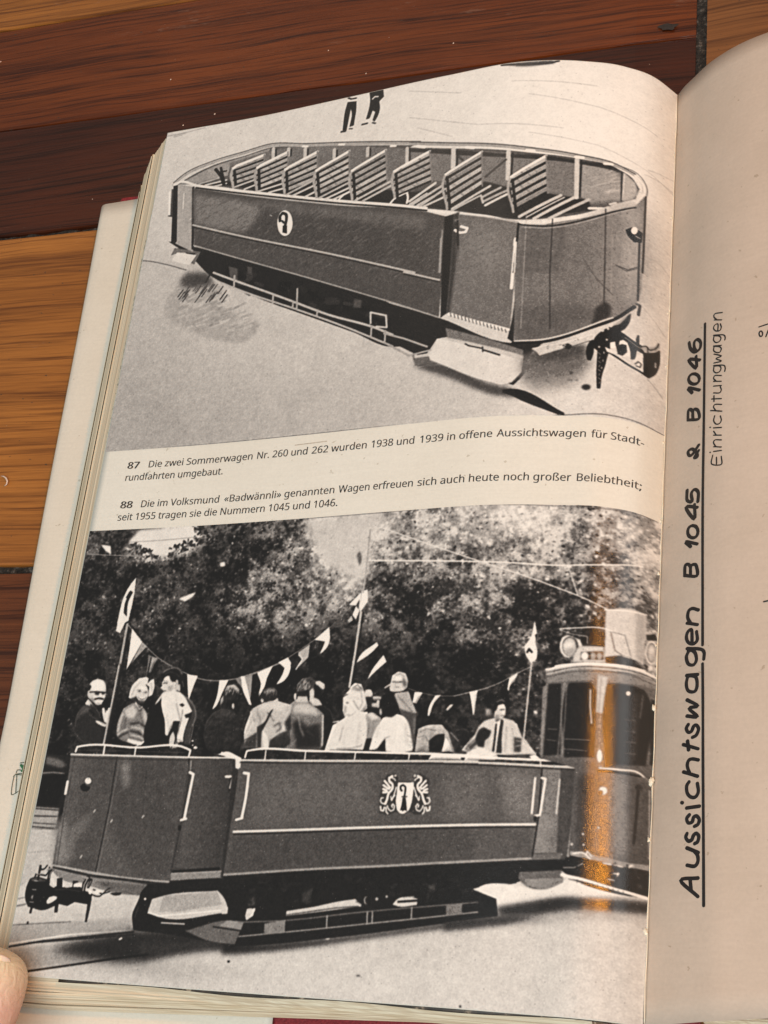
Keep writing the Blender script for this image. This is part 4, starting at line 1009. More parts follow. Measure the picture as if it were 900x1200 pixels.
['P',0.86,0,[469,4020,-42,65,-32,86,-12,119,-1,136,36,17,26,-76,25,-17,8,-177]],
['P',0.12,0,[439,4120,26,14,-24,71,8,114,-31,-28,-3,-76,10,-43]],
['S',0.12,0.572,1,[421,4172,16,-39]],
['S',0.12,1.31,1,[484,4378,-17,869]],
['S',0.62,0.989,1,[465,4378,-1,327,-15,542]],
['S',0.55,0.378,1,[470,4378,112,108,187,149,197,96,166,59,178,11,170,-29,247,-86]],
['P',0.9,0,[511,4410,99,102,-87,204]],
['P',0.62,0.111,[610,4512,45,32,-102,124]],
['P',0.45,0.11,[677,4603,83,32,-69,130]],
['S',0.6,0.329,1,[699,4624,-8,103]],
['P',0.6,0,[625,4953,-71,41,-23,81,5,101,16,40,82,19,120,-11,2,-110,-17,-90,-41,-41],1],
['P',0.78,0.268,[556,5004,51,-31,-2,112,-49,91,-19,-40],1],
['S',0.2,0.482,0.8,[588,5055,-6,80,-19,21]],
['S',0.2,0.481,0.8,[663,5034,35,70,-35,51]],
['S',0.2,0.48,0.8,[698,5014,41,70,-9,70]],
['S',0.2,0.483,0.8,[608,4983,81,71]],
['S',0.2,0.48,0.8,[547,5186,42,-11,47,10]],
['S',0.2,0.477,0.8,[667,5175,85,39]],
['S',0.2,0.478,0.8,[691,5124,65,50]],
['S',0.85,0.377,1,[634,4943,50,56,14,-16]],
['S',0.15,0.268,1,[682,5006,28,68]],
['P',0.1,0,[537,5196,81,14,18,37,-89,-1],1],
['P',0.84,0,[634,5205,64,14,58,15,-18,20,-81,-14,-30,-15],1],
['S',0.85,0.423,1,[710,5254,60,-35]],
['P',0.85,0.0542,[692,4769,-55,10,-46,56,-12,82,37,16,22,-31,9,-72,54,-10,27,21,7,71,26,-15,7,-51,-15,-61,-22,10,-23,30,3,-46],1],
['P',0.12,0.109,[703,4815,6,-46,37,-134,-47,-11,-5,124],1],
['P',0.55,0.109,[703,4738,7,-114,48,11,-38,103],1],
['P',0.8,0,[729,4882,1,20,-4,18,-8,14,-12,10,-15,3,-16,-3,-15,-10,-14,-14,-10,-18,-6,-21,-2,-20,4,-18,8,-15,12,-9,15,-3,16,3,15,10,14,14,10,18],1],
['P',0.9,0.271,[631,4835,59,-15,18,36,-67,5],1],
['S',0.2,0.325,1,[649,4863,23,8]],
['S',0.2,0.325,1,[696,4873,20,-6]],
['S',0.25,0.27,1,[653,4910,28,12,32,-10]],
['S',0.93,0.324,1,[662,4912,45,1]],
['S',0.5,0.27,1,[684,4876,9,18]],
['S',0.3,0.27,1,[632,4933,38,18,43,-8]],
['P',0.2,0.162,[596,4917,40,-25,4,51,-21,10],1],
['P',0.09,0,[834,4902,-50,61,-32,131,11,179,198,-2,-25,-78,-43,-60,-42,-170],1],
['S',0.7,0.537,1,[838,4894,-26,39,-11,30]],
['P',0.12,0.0528,[971,4888,49,26,26,20,58,337,-77,0,-16,-158],1],
['P',0.84,0,[853,4882,67,-35,60,26,44,61,27,30,9,50,-49,40,-17,30,-29,20,-29,84,-22,-10,-19,-94,-33,-70,-20,-71],1],
['P',0.8,0,[967,5271,-3,-78,19,-109,58,-50,22,0,5,30,-18,148,-19,20,-15,39],1],
['S',0.15,0.475,0.85,[996,5094,-31,10,-25,79]],
['S',0.15,0.478,0.85,[963,4934,23,100,20,20]],
['S',0.15,0.473,0.85,[1030,5034,-10,70,-18,89,13,39]],
['S',0.15,0.48,0.85,[980,4903,47,51]],
['S',0.15,0.471,0.85,[993,5202,-16,64]],
['P',0.1,0,[985,4964,26,-5,20,20,-25,10],1],
['P',0.1,0,[1043,5044,20,-10,7,40],1],
['P',0.76,0,[840,4780,36,-20,47,42,31,20,3,46,-37,-16,-30,20,-44,0,-27,-26,18,-20,-14,-15],1],
['P',0.16,0,[802,4744,37,-36,53,-14,59,16,30,41,16,92,-19,20,-25,-46,-29,-10,-26,-16,-22,-31,-33,5,-23,25,-19,-31],1],
['S',0.55,0.434,0.8,[822,4739,41,-20,45,1]],
['S',0.5,0.325,0.7,[887,4730,62,31]],
['S',0.12,0.324,1,[847,4816,23,3]],
['S',0.2,0.269,1,[845,4868,28,2]],
['P',0.7,0,[951,4812,1,6,-1,6,-1,4,-2,3,-3,1,-3,-1,-4,-3,-3,-4,-2,-6,-2,-6,0,-7,0,-5,1,-5,3,-3,3,0,3,1,3,2,3,5,3,6],1],
['S',0.12,0.321,1,[969,4843,13,40,28,6]],
['P',0.12,0,[969,4873,64,51,49,30,45,80,10,80,-24,147,-51,-10,-4,-118,30,-79,-59,-90],1],
['S',0.5,0.422,0.7,[994,4893,76,51,39,70,12,100,-6,127]],
['P',0.88,0,[1142,5222,0,1,-1,2,-2,1,-2,1,-3,0,-2,0,-3,-1,-2,-1,-2,-2,0,-1,0,-2,1,-2,1,-1,3,-1,2,0,3,0,3,1,2,1,1,2],1],
['P',0.88,0,[1178,5268,0,3,-2,3,-3,2,-4,1,-4,1,-5,-1,-5,-1,-3,-2,-3,-3,-1,-3,0,-3,2,-2,3,-2,4,-2,4,0,5,0,5,2,3,2,3,2],1],
['P',0.88,0,[1145,5251,0,1,-1,1,-1,1,-2,1,-2,0,-2,0,-2,-1,-2,-1,-1,-1,0,-1,0,-1,1,-2,1,0,2,-1,2,0,2,0,2,1,1,0,1,2],1],
['P',0.88,0,[1010,4752,87,13,-20,69,-23,108,-22,-89]],
['P',0.88,0,[1270,4798,70,0,-29,79,-56,123,-8,5,20,-89]],
['P',0.86,0,[1430,4783,34,-5,34,82,46,123,-30,-44,-41,-69]],
['P',0.5,0.105,[1385,4788,45,-5,43,87,16,29]],
['P',0.45,0.105,[1468,4778,52,-17,3,80,2,83]],
['P',0.9,0,[1553,4754,108,-50,-28,79,-8,59,-36,79,5,-79]],
['P',0.17,0,[1326,5001,-67,24,-45,59,-4,108,49,97,240,28,2,-125,-42,-136,-61,-44],1],
['P',0.24,0.416,[1343,5006,67,11,32,68,-40,20,-102,-30,-40,-40],1],
['S',0.36,0.209,1,[1216,5094,44,-64,60,-29]],
['S',0.1,0.205,1,[1414,5115,24,155]],
['S',0.1,0.207,1,[1315,5104,24,146]],
['P',0.16,0,[1312,4882,26,-45,54,-4,45,46,-2,59,-32,39,-53,5,-34,-45],1],
['P',0.62,0.21,[1317,4877,21,-40,53,-7,44,34,2,37,-51,-38,-42,9],1],
['P',0.62,0.157,[1299,4937,17,-30,9,40,-19,34],1],
['P',0.7,0.104,[1415,4982,1,7,-1,6,-2,5,-2,3,-3,1,-4,-1,-3,-3,-4,-5,-2,-6,-2,-7,0,-7,0,-6,2,-4,3,-3,3,-2,3,2,4,3,3,5,2,6],1],
['N',41,24,[1313,4852,102,-8,9,54,-100,-11],[0.7, 0.8],[0.2, 0.3],0.5,[0.21, 0.315],[-0.315, 0.315],[0.42, 1.16],0.7],
['P',0.74,0,[1617,4970,81,-33,78,25,120,31,16,125,-125,152,-137,-1,-122,-38,-12,-48,26,-146,15,-38],1],
['P',0.3,0.251,[1909,5090,-36,47,-100,37,-66,48,6,47,220,1],1],
['P',0.1,0,[1849,5270,47,-38,30,-9,7,52],1],
['P',0.35,0.203,[1598,5057,43,78,-17,96,-48,38,-63,0,24,-48,65,-67],1],
['P',0.68,0.152,[1644,5154,54,10,-6,105,-31,0],1],
['S',0.2,0.357,1,[1707,5000,-53,77,-32,68,-9,48]],
['S',0.25,0.255,1,[1679,5029,24,20]],
['S',0.3,0.253,0.7,[1732,5107,39,-29,15,39]],
['S',0.85,0.307,0.8,[1547,5038,-10,77,-15,78]],
['S',0.35,0.256,0.7,[1583,5028,20,49]],
['S',0.3,0.406,1,[1527,5260,28,-29,35,-9]],
['P',0.2,0,[1599,4921,14,-54,52,-12,50,14,18,54,-36,9,-50,19,-28,-5],1],
['P',0.42,0.206,[1625,4877,41,-16,45,17,-19,15],1],
['P',0.7,0.103,[1630,4946,0,5,-1,4,-2,3,-2,3,-4,0,-3,-1,-3,-2,-3,-3,-2,-5,-2,-5,0,-4,1,-5,2,-3,3,-2,3,-1,3,1,4,2,2,3,3,5],1],
['P',0.1,0.103,[1631,4951,86,-28,13,14,-61,24],1],
['P',0.75,0.0512,[1718,4932,23,10,-8,18,-18,-13],1],
['P',0.1,0,[2016,4991,51,-4,60,30,29,66,18,188,-60,9],1],
['S',0.4,0.199,0.7,[2083,4992,51,34,22,57]],
['P',0.16,0,[2000,4831,36,-9,35,30,0,39,-22,33,-30,14,-20,-39],1],
['P',0.78,0.101,[1998,4829,32,-9,40,23,5,31,-19,2,-17,-29,-31,4],1],
['P',0.78,0.0504,[1983,4937,43,11,37,34,-32,9,-38,-10],1],
['P',0.56,0,[1830,4973,38,-28,61,-19,36,40,80,49,40,29,22,218,-39,23,-198,-15],1],
['P',0.3,0.697,[1860,5194,57,-38,148,21,12,-66,20,160,-227,-1],1],
['P',0.1,0.2,[1861,5204,43,5,14,33,-48,28],1],
['P',0.72,0.203,[1868,4945,83,-8,16,38,-73,4],1],
['S',0.8,0.297,0.8,[2086,5054,19,198]],
['S',0.72,0.401,0.5,[1897,5042,26,76,29,67]],
['S',0.3,0.298,0.6,[2069,5082,21,114]],
['S',0.68,0.499,0.4,[1995,5033,37,49,20,76]],
['P',0.36,0,[1864,4877,0,-39,32,-39,57,-8,40,25,4,68,-32,0,-7,29,-57,3,-33,-8],1],
['P',0.66,0.204,[1870,4843,32,-39,63,-5,19,27,-47,-1,-48,37],1],
['N',42,30,[1875,4838,102,-27,5,39,-102,27],[0.7, 0.78],[0.15, 0.25],0.5,[0.204, 0.357],[-0.714, -0.306],[0.51, 1.22],0.8],
['P',0.12,0.204,[1868,4881,97,-2,-9,33,-70,9],1],
['P',0.75,0.051,[1872,4925,0,8,0,7,-1,6,-2,3,-3,1,-3,-1,-3,-4,-3,-5,-3,-7,-1,-8,-1,-8,1,-7,1,-5,2,-4,3,-1,3,1,3,4,3,5,2,7],1],
['P',0.74,0.101,[1971,4889,28,-5,-7,49,-19,14],1],
['S',0.75,0.456,1,[1978,4898,-3,58]],
['S',0.5,0.341,1,[1417,4782,155,-44,171,-70,129,-80,181,-132,123,-125,103,-127]],
['P',0.88,0,[1431,4773,30,4,82,201,-21,-6,-64,-106]],
['P',0.88,0,[1558,4751,106,-44,-33,88,-49,119,8,-83]],
['P',0.88,0,[1701,4682,69,-32,29,38,-4,74,-32,51,-56,26,39,-78,8,-37]],
['P',0.88,0,[1954,4534,98,-86,15,92,-17,55,-44,41,29,-88]],
['P',0.88,0,[2182,4297,78,-84,4,122,-21,68,-28,-33,20,-65]],
['P',0.88,0,[2265,4204,42,-8,11,82,-51,79]],
['P',0.58,0.0976,[1461,4782,55,-11,14,161]],
['P',0.66,0.0967,[1840,4619,84,-57,0,93,-91,89,43,-76]],
['S',0.85,0.387,1,[1848,4634,33,29,-39,72]],
['P',0.3,0.0966,[2062,4447,70,-72,0,84]],
['P',0.3,0.0964,[2231,4305,25,-45,2,75]],
['P',0.65,0.0961,[2184,4406,26,-36,14,37,-28,18]],
['S',0.12,0.377,1,[2295,4355,-28,510]],
['S',0.7,0.85,1,[2276,4354,-10,258,-15,252]],
['S',0.62,0.587,1,[2279,3764,2,289,-5,161]],
['P',0.86,0,[2283,4703,18,-45,113,-92,14,24,-44,47]],
['P',0.88,0,[2374,4819,23,-59,74,-105,26,47,-76,68]],
['P',0.78,0,[2258,4866,28,-26,47,9,25,43,-90,13],1],
['S',0.3,0.298,0.8,[2274,4872,34,-19,34,30]],
['S',0.3,0.248,0.7,[2298,4896,38,-23]],
['P',0.72,0,[2423,4922,0,11,-3,10,-6,8,-7,5,-9,2,-8,-2,-9,-5,-7,-9,-5,-10,-3,-11,0,-11,3,-10,6,-8,7,-5,9,-1,9,1,8,6,7,8,5,10],1],
['P',0.7,0.0983,[2363,4888,45,1,14,38,-36,-10],1],
['P',0.2,0.147,[2390,4955,33,-19,5,48,-29,9],1],
['P',0.7,0.0976,[2423,4932,60,5,-3,19,-44,9],1],
['P',0.1,0.0971,[2421,4965,64,-9,12,113,-42,-19],1],
['P',0.7,0.0973,[2482,4985,1,8,-2,8,-2,6,-3,4,-5,2,-4,-2,-4,-4,-4,-6,-3,-8,-2,-9,0,-9,1,-7,3,-7,3,-4,4,-1,5,2,4,4,4,6,3,8],1],
['S',0.15,0.245,1,[2384,4964,21,-9]],
['P',0.66,0.0483,[2375,5049,69,-9,54,38,5,47,-60,83,-50,0],1],
['P',0.55,0.386,[2393,5115,87,-18,-47,111,-40,0],1],
['P',0.09,0,[2394,5212,49,-4,23,28,-25,50,-49,0],1],
['P',0.16,0.0487,[2540,4905,-60,4,17,-33,47,-27,15,52],1],
['P',0.68,0.0481,[2575,4915,93,-16,48,89,20,61,-66,-24,-55,-10],1],
['P',0.35,0.143,[2615,5015,125,29,3,230,-20,0,-35,-166,-43,-37],1],
['S',0.6,0.379,0.7,[2732,5063,4,138]],
['S',0.35,0.288,0.7,[2601,4925,86,77,47,24]],
['S',0.1,0.436,1,[2559,4906,79,-3,34,-14]],
['P',0.8,0,[2543,4844,5,-48,38,-25,51,13,22,44,1,47,-22,23,-59,8,-35,-5,-7,-24,10,-14],1],
['S',0.15,0.292,1,[2548,4842,30,3,35,-3]],
['P',0.45,0.146,[2628,4798,31,30,-2,47,-18,-19],1],
['S',0.4,0.243,1,[2572,4878,29,-3]],
['S',0.5,0.195,0.7,[2577,4788,43,29]],
['S',0.7,0.39,1,[2502,4876,37,-23]],
['P',0.08,0,[2667,4889,50,15,25,57,-2,74,-35,-56],1],
['P',0.86,0,[2219,4923,36,-38,83,12,42,58,16,57,-32,27,-108,27,-35,-38,-2,-57],1],
['P',0.85,0,[2237,5075,37,-28,125,-12,14,126,-21,125,-182,-14,-89,22,13,-60,27,-113],1],
['P',0.12,0.0496,[2207,4951,20,1,5,38,-13,4],1],
['S',0.3,0.246,0.8,[2284,4953,29,34,18,28]],
['S',0.45,0.247,0.6,[2246,4976,22,19]],
['S',0.5,0.246,0.6,[2335,4954,15,47]],
['S',0.12,0.299,0.8,[2212,4937,21,-21]],
['S',0.5,0.294,0.7,[2251,5113,-17,66,-24,93]],
['S',0.4,0.291,0.7,[2220,5272,79,-14,77,-23]],
['S',0.5,0.245,0.5,[2240,5061,115,-17]],
['S',0.88,0.346,1,[2159,5102,39,-8]],
['S',0.6,0.293,0.4,[2292,5114,-20,84]],
['S',0.6,0.436,0.4,[2379,5077,-3,158]],
['P',0.87,0,[2508,5079,47,-23,69,1,63,42,37,83,11,92,-38,22,-137,-5,-69,-4,-55,-5,26,-83],1],
['P',0.09,0,[2475,5282,47,-69,39,-9,-14,41,3,46],1],
['P',0.1,0,[2690,5273,34,5,2,18,-44,0],1],
['S',0.5,0.238,0.6,[2551,5204,42,32]],
['S',0.5,0.237,0.8,[2696,5187,25,14]],
['S',0.5,0.189,0.7,[2701,5246,25,5]],
['S',0.55,0.24,0.4,[2557,5079,62,29]],
['P',0.1,0,[2609,4991,-1,24,-7,21,-13,17,-17,10,-20,4,-20,-4,-20,-11,-16,-17,-11,-22,-6,-24,1,-24,7,-21,12,-17,18,-11,19,-3,21,4,20,11,16,18,11,21],1],
['P',0.7,0.0968,[2500,5032,0,7,0,6,-2,5,-2,3,-2,1,-3,-1,-3,-3,-3,-5,-2,-7,-1,-7,0,-6,1,-7,1,-5,2,-3,3,-1,3,1,3,3,2,5,2,7],1],
['P',0.1,0.0963,[2495,5050,118,-7,-18,23,-78,8],1],
['N',43,40,[2492,4928,101,11,11,113,-101,-20],[0.16, 0.24],[0.06, 0.08],0.5,[0.242, 0.435],[-0.58, 0.58],[-0.387, 0.387],0.7],
['P',0.88,0.0571,[2581,5059,29,-5,65,62,50,88,7,77,-132,21],1],
['S',0.5,0.226,1,[2670,4886,104,33,106,18,114,0,111,-28,97,-23]],
['S',0.72,0.22,1,[2983,4940,100,-22,114,-32,90,-40,83,-52,93,-49]],
['P',0.86,0,[2714,4910,57,4,-38,75,-27,-12],1],
['P',0.86,0,[2857,4938,40,-6,-42,53,-24,83,-16,0,7,-61],1],
['P',0.88,0,[3083,4915,54,-11,-7,82,-5,77,-9,-5,-15,-82],1],
['P',0.86,0,[3334,4823,51,-35,-18,51,-25,34,-6,33,-11,-11],1],
['P',0.7,0.0561,[2936,5030,24,-33,25,-5,-8,17,-26,27],1],
['P',0.12,0,[2838,5107,-1,12,-5,11,-9,8,-12,6,-13,2,-14,-2,-13,-6,-10,-9,-8,-11,-3,-12,1,-13,5,-11,9,-8,12,-6,14,-2,14,2,12,6,11,9,7,11],1],
['P',0.14,0,[3014,5173,31,-27,45,5,23,43,-16,54,-43,11],1],
['S',0.4,0.22,0.7,[3024,5162,38,-13,35,23]],
['P',0.62,0,[2760,5150,56,-22,103,-4,37,38,48,27,43,49,13,64,-47,1,-57,-16,-33,16,-172,-6,4,-81],1],
['P',0.1,0.167,[2842,5227,48,-38,51,-5,0,65,-18,49,-74,0],1],
['P',0.2,0.11,[2962,5162,59,33,33,64,3,43,-39,-5,-27,-59],1],
['P',0.84,0.0552,[2949,5206,38,54,14,37,-67,1],1],
['S',0.42,0.338,0.7,[2774,5172,44,-22,59,12]],
['S',0.4,0.281,0.7,[2765,5205,46,-11,32,44]],
['S',0.6,0.386,0.7,[2980,5173,55,54]],
['P',0.85,0.0551,[2867,5314,158,5,47,26,-225,1],1],
['P',0.74,0,[3249,5083,-53,23,-39,65,-60,66,-35,49,40,15,62,-44,111,51,64,3,116,-10,74,8,-23,-36,-68,-67,-37,-95,-88,-30],1],
['P',0.38,0.217,[3097,5248,81,-99,-7,55,-60,81,-33,-5],1],
['P',0.35,0.212,[3396,5197,43,20,-6,75,-31,1],1],
['P',0.84,0,[3250,5099,53,-18,12,22,-8,204,-32,1],1],
['P',0.14,0.0537,[3264,5110,10,-6,6,86,-5,107,-15,-21],1],
['P',0.16,0.0536,[3295,5092,17,5,7,199,-31,6,-3,-91],1],
['S',0.5,0.32,0.6,[3360,5145,0,149]],
['S',0.4,0.266,0.6,[3408,5143,31,74]],
['S',0.88,0.422,0.8,[3449,5206,79,93]],
['P',0.72,0,[3256,5028,14,-33,42,-6,14,37,-9,33,-37,14,-24,-18],1],
['P',0.1,0,[3246,5017,6,-43,26,-21,38,14,4,21,-45,7,-6,33],1],
['S',0.15,0.271,1,[3287,5014,30,2]],
['S',0.3,0.216,1,[3295,5054,22,-3]],
['P',0.5,0.162,[3257,5050,45,21,-21,16,-22,-15],1],
['P',0.55,0.272,[3195,5018,39,11,2,32,-31,12],1],
['P',0.14,0,[3147,5182,30,-38,44,-1,23,26,-6,65,-41,28,-29,-26],1],
['P',0.4,0.217,[3157,5171,36,-27,40,15,-31,22],1],
['P',0.62,0.162,[3232,5234,0,8,-3,8,-4,5,-6,4,-6,2,-7,-2,-6,-3,-5,-6,-4,-7,-2,-8,1,-8,2,-7,5,-6,5,-3,7,-2,7,1,6,4,5,5,4,7],1],
['P',0.86,0.0537,[3097,5312,68,-44,76,9,56,41,-19,27,-195,5],1],
['P',0.8,0.108,[3204,5214,23,20,3,43,-33,-4],1],
['S',0.3,0.269,0.5,[3134,5301,77,14]],
['P',0.84,0.0525,[3487,5311,41,-7,33,20,-41,17],1],
['P',0.18,0.116,[240,4956,-34,44,-20,49,0,55,22,76,48,59,182,8,4,-70,8,-54,-19,-5,-44,-38,-15,-43,-32,-38,-39,-16,-28,-16]],
['P',0.34,0.467,[228,4986,47,-11,22,19,-30,33,-45,17,-17,38,-10,-22]],
['S',0.46,0.292,0.7,[250,4975,-41,39,-17,57,5,60],0.175],
['S',0.38,0.259,0.7,[214,5180,38,37,47,21,48,2],0.144],
['S',0.09,0.639,1,[288,5010,42,27,-9,14],0.145],
['S',0.5,0.232,0.8,[341,5002,25,27,13,22],0.087],
['S',0.42,0.232,0.8,[291,5040,44,25,23,8],0.087],
['P',0.1,0.116,[380,5048,11,-22,22,65,-18,-3]],
['P',0.82,0.115,[345,5082,31,4,47,21,23,-1,16,17,-24,3,-44,-10,-34,-18]],
['S',0.4,0.173,0.8,[404,5105,42,13],0.0863],
['P',0.84,0.116,[382,4994,17,-6,9,27,12,17,8,-17,2,-22,17,-5,11,54,3,49,-15,12,-27,-12,-17,-43]],
['S',0.12,0.261,1,[408,4990,11,33],0.0869],
['S',0.6,0.231,0.7,[414,5037,3,43],0.144],
['P',0.8,0.0878,[239,4957,18,-23,24,27,0,18,-32,-9]],
['S',0.45,0.175,0.8,[256,4972,31,3,52,19],0.0876],
['P',0.76,0.117,[244,4878,0,-27,4,-34,20,-25,35,-9,44,7,27,27,15,45,2,44,-6,33,-15,28,-29,5,-28,-16,-23,-23,-25,-10,-18,-22]],
['P',0.9,0.353,[267,4856,-2,-47,39,-21,51,12,20,40,-4,24,-76,3]],
['P',0.55,0.293,[266,4920,30,-3,20,38,-20,-8]],
['P',0.86,0.293,[294,4889,27,14,-2,19,-23,-8]],
['P',0.88,0.204,[371,4895,17,2,-3,25,-12,-3]],
['P',0.1,0.118,[242,4870,-2,-26,12,-22,13,16,-6,25]],
['P',0.72,0.118,[263,4896,0,5,0,4,-1,3,-2,2,-2,1,-3,-1,-3,-2,-2,-3,-2,-4,-1,-5,-1,-5,0,-4,1,-3,2,-2,3,-1,2,1,3,2,2,3,2,4]],
['S',0.08,0.381,1,[261,4878,54,-3,72,6],0.088],
['P',0.13,0.234,[298,4879,45,0,-2,20,-30,0]],
['P',0.13,0.205,[354,4879,31,2,-1,15,-23,-1]],
['P',0.9,0.175,[341,4890,17,3,9,19,-21,0]],
['S',0.09,0.584,1,[313,4929,30,-7,35,6],0.117],
['S',0.92,0.321,1,[327,4944,27,3,16,-5],0.117],
['S',0.5,0.204,0.8,[335,4959,23,2],0.117],
['P',0.12,0.204,[284,4949,34,17,27,10,34,-10,-10,23,-50,-4]],
['S',0.12,1.16,0.8,[466,4684,-4,183,-5,159,-4,221],0.116],
['S',0.72,0.696,1,[457,4684,-2,183,-4,159,-4,221],0.087],
['S',0.45,0.232,0.8,[463,4684,-2,183,-5,159,-4,221],0.087],
['P',0.48,0.16,[625,4953,-71,41,-23,81,5,101,27,35,71,24,120,-11,4,-110,-19,-90,-41,-41]],
['P',0.74,0.43,[562,5006,66,-38,40,46,-22,50,-57,-4]],
['P',0.7,0.321,[706,4993,35,41,11,70,-26,-30]],
['S',0.78,0.751,0.9,[556,5034,-14,71,1,51],0.322],
['S',0.36,0.482,0.9,[587,5060,-2,80],0.268],
['S',0.18,0.587,0.9,[632,5105,59,-9,63,30],0.213],
['S',0.18,0.584,0.9,[639,5155,60,9,61,32],0.212],
['S',0.18,0.586,0.9,[550,5201,35,-21,36,-15],0.213],
['S',0.8,0.426,0.9,[641,5127,61,7,52,30],0.213],
['S',0.8,0.427,0.9,[541,5184,34,-27,39,-14],0.214],
['S',0.8,0.424,0.9,[646,5183,69,11,37,20],0.212],
['P',0.3,0.269,[652,4975,37,44,20,-38]],
['S',0.85,0.269,0.9,[636,4951,45,49,19,-17],0.108],
['S',0.35,0.267,0.8,[684,5014,29,60,19,30],0.16],
['S',0.82,0.425,0.5,[698,5104,38,50,2,40],0.266],
['P',0.85,0.159,[631,5207,67,15,60,12,-20,22,-81,-16,-31,-13]],
['S',0.88,0.423,1,[714,5256,57,-37],0.106],
['P',0.82,0.163,[692,4769,-55,10,-46,56,-11,82,36,16,22,-31,7,-72,56,-10,29,21,6,73,25,-16,7,-52,-15,-61,-22,10,-20,30,0,-46]],
['S',0.5,0.326,0.7,[599,4902,17,-56,37,-41],0.217],
['S',0.55,0.325,0.6,[630,4917,11,-61],0.217],
['S',0.5,0.325,0.7,[739,4810,17,62],0.217],
['P',0.2,0.27,[596,4920,38,-8,18,33,-27,10]],
['P',0.78,0.216,[726,4882,2,19,-4,18,-8,14,-11,9,-14,3,-15,-3,-15,-9,-13,-14,-10,-18,-6,-20,-2,-19,4,-18,8,-14,11,-9,14,-3,15,3,15,9,13,14,10,18]],
['P',0.88,0.434,[640,4843,49,-15,22,31,-62,8]],
['P',0.25,0.217,[669,4871,0,2,-1,2,-3,1,-3,1,-4,0,-4,0,-3,-1,-3,-1,-2,-2,-1,-2,0,-2,1,-1,3,-2,3,-1,4,0,4,0,3,1,3,2,2,1]],
['P',0.25,0.216,[719,4880,0,1,-1,2,-3,2,-2,0,-4,1,-3,-1,-4,-1,-2,-1,-2,-2,-1,-1,0,-2,1,-2,2,-1,3,-1,4,-1,3,1,4,1,2,1,2,2]],
['S',0.45,0.271,0.8,[639,4861,27,-2],0.163],
['S',0.6,0.324,0.8,[687,4876,11,24],0.216],
['S',0.3,0.378,0.9,[654,4916,34,13,28,-11],0.162],
['S',0.95,0.27,1,[665,4915,22,6,19,-5],0.108],
['P',0.5,0.269,[657,4933,61,2,-15,16,-28,-2]],
['P',0.25,0.269,[646,4943,67,2,-7,18,-45,0]],
['P',0.09,0.113,[837,4892,6,70,43,107,28,106,19,21,28,58,-194,1,-21,-111,18,-96,33,-81,20,-54]],
['P',0.26,0.112,[984,4887,53,28,47,37,45,75,5,42,-21,53,-2,126,-40,0,-7,-105,31,-95,0,-32,-37,-48]],
['S',0.58,0.338,0.8,[1025,4915,60,40,41,77,2,37,-16,48],0.197],
['S',0.4,0.223,0.8,[1109,5133,-1,94],0.111],
['P',0.84,0.113,[841,4881,57,-11,40,-10,46,22,35,32,38,49,38,53,-26,16,-29,5,39,23,-17,73,-5,63,4,32,-47,-1,-3,-52,9,-85,-14,-10,-46,5,-19,27,-11,76,-16,-13,-18,-85,-23,-64,-24,-64,-11,-43]],
['P',0.1,0.112,[960,5085,53,-1,-7,59,-2,53,2,52,-46,7,-4,-59,7,-63]],
['P',0.74,0.112,[954,5188,18,-34,21,42,1,47,-36,16]],
['P',0.1,0.113,[986,4968,23,-9,21,14,-17,12]],
['P',0.1,0.141,[1039,5041,53,-14,-12,33,-25,3]],
['S',0.45,0.453,0.7,[963,4962,30,70,18,42],0.226],
['S',0.35,0.281,0.8,[1020,5005,1,75,-10,95],0.141],
['S',0.6,0.399,0.5,[945,4898,16,43],0.228],
['S',0.62,0.396,0.5,[898,5037,35,96],0.283],
['S',0.4,0.335,0.8,[1018,5212,36,10],0.139],
['S',0.6,0.253,0.5,[961,5122,-32,53],0.141],
['P',0.76,0.0859,[797,4971,10,-31,30,-48,8,6,-17,38]],
['P',0.72,0.143,[922,4838,45,-16,12,50,-39,-4]],
['P',0.79,0.115,[823,4821,7,-27,20,-27,22,-12,20,39,25,12,18,32,-12,28,-24,11,-52,0,-10,-17,-17,-9,13,-13]],
['P',0.6,0.402,[875,4840,34,-7,11,27,-39,11]],
['S',0.2,0.346,0.9,[834,4817,13,-5,19,4],0.115],
['S',0.4,0.202,0.8,[830,4800,23,-2,17,6],0.115],
['P',0.3,0.0863,[831,4855,0,1,-1,1,0,0,-2,1,-1,0,-2,0,-1,-1,-1,0,-1,-1,-1,-1,1,-1,0,-1,1,-1,1,0,2,-1,1,1,2,0,1,1,1,1]],
['S',0.3,0.287,0.9,[838,4868,26,2],0.115],
['P',0.88,0.26,[833,4772,34,-11,14,28,-38,5]],
['P',0.75,0.115,[950,4810,1,7,0,6,-2,5,-2,3,-3,1,-3,-1,-4,-3,-3,-5,-2,-6,-2,-7,-1,-7,1,-6,1,-5,2,-3,3,-1,4,1,3,4,3,4,3,7]],
['S',0.35,0.172,0.8,[935,4800,8,22],0.0862],
['S',0.15,0.343,0.9,[949,4870,28,6,28,18],0.114],
['P',0.11,0.144,[800,4762,14,-29,43,-26,46,-11,44,12,34,39,21,97,-15,7,-21,-37,-16,-24,-18,-1,-21,20,-20,-14,-18,-34,-24,1,-20,16,-15,11]],
['S',0.62,0.463,0.85,[815,4738,43,-25,47,-9,44,16,21,29],0.231],
['S',0.36,0.289,0.7,[835,4750,39,-16,31,6],0.145],
['S',0.34,0.288,0.7,[924,4746,28,22],0.144],
['S',0.5,0.258,0.8,[981,4801,18,41],0.115],
['P',0.7,0.136,[1617,4970,60,-29,52,17,29,4,74,24,13,45,-40,70,-21,51,-66,76,-8,40,-85,-1,-92,-6,-12,-78,23,-84,-5,-78,25,-26]],
['P',0.78,0.477,[1624,4970,106,-8,88,27,-31,29,-100,-8,-92,-1]],
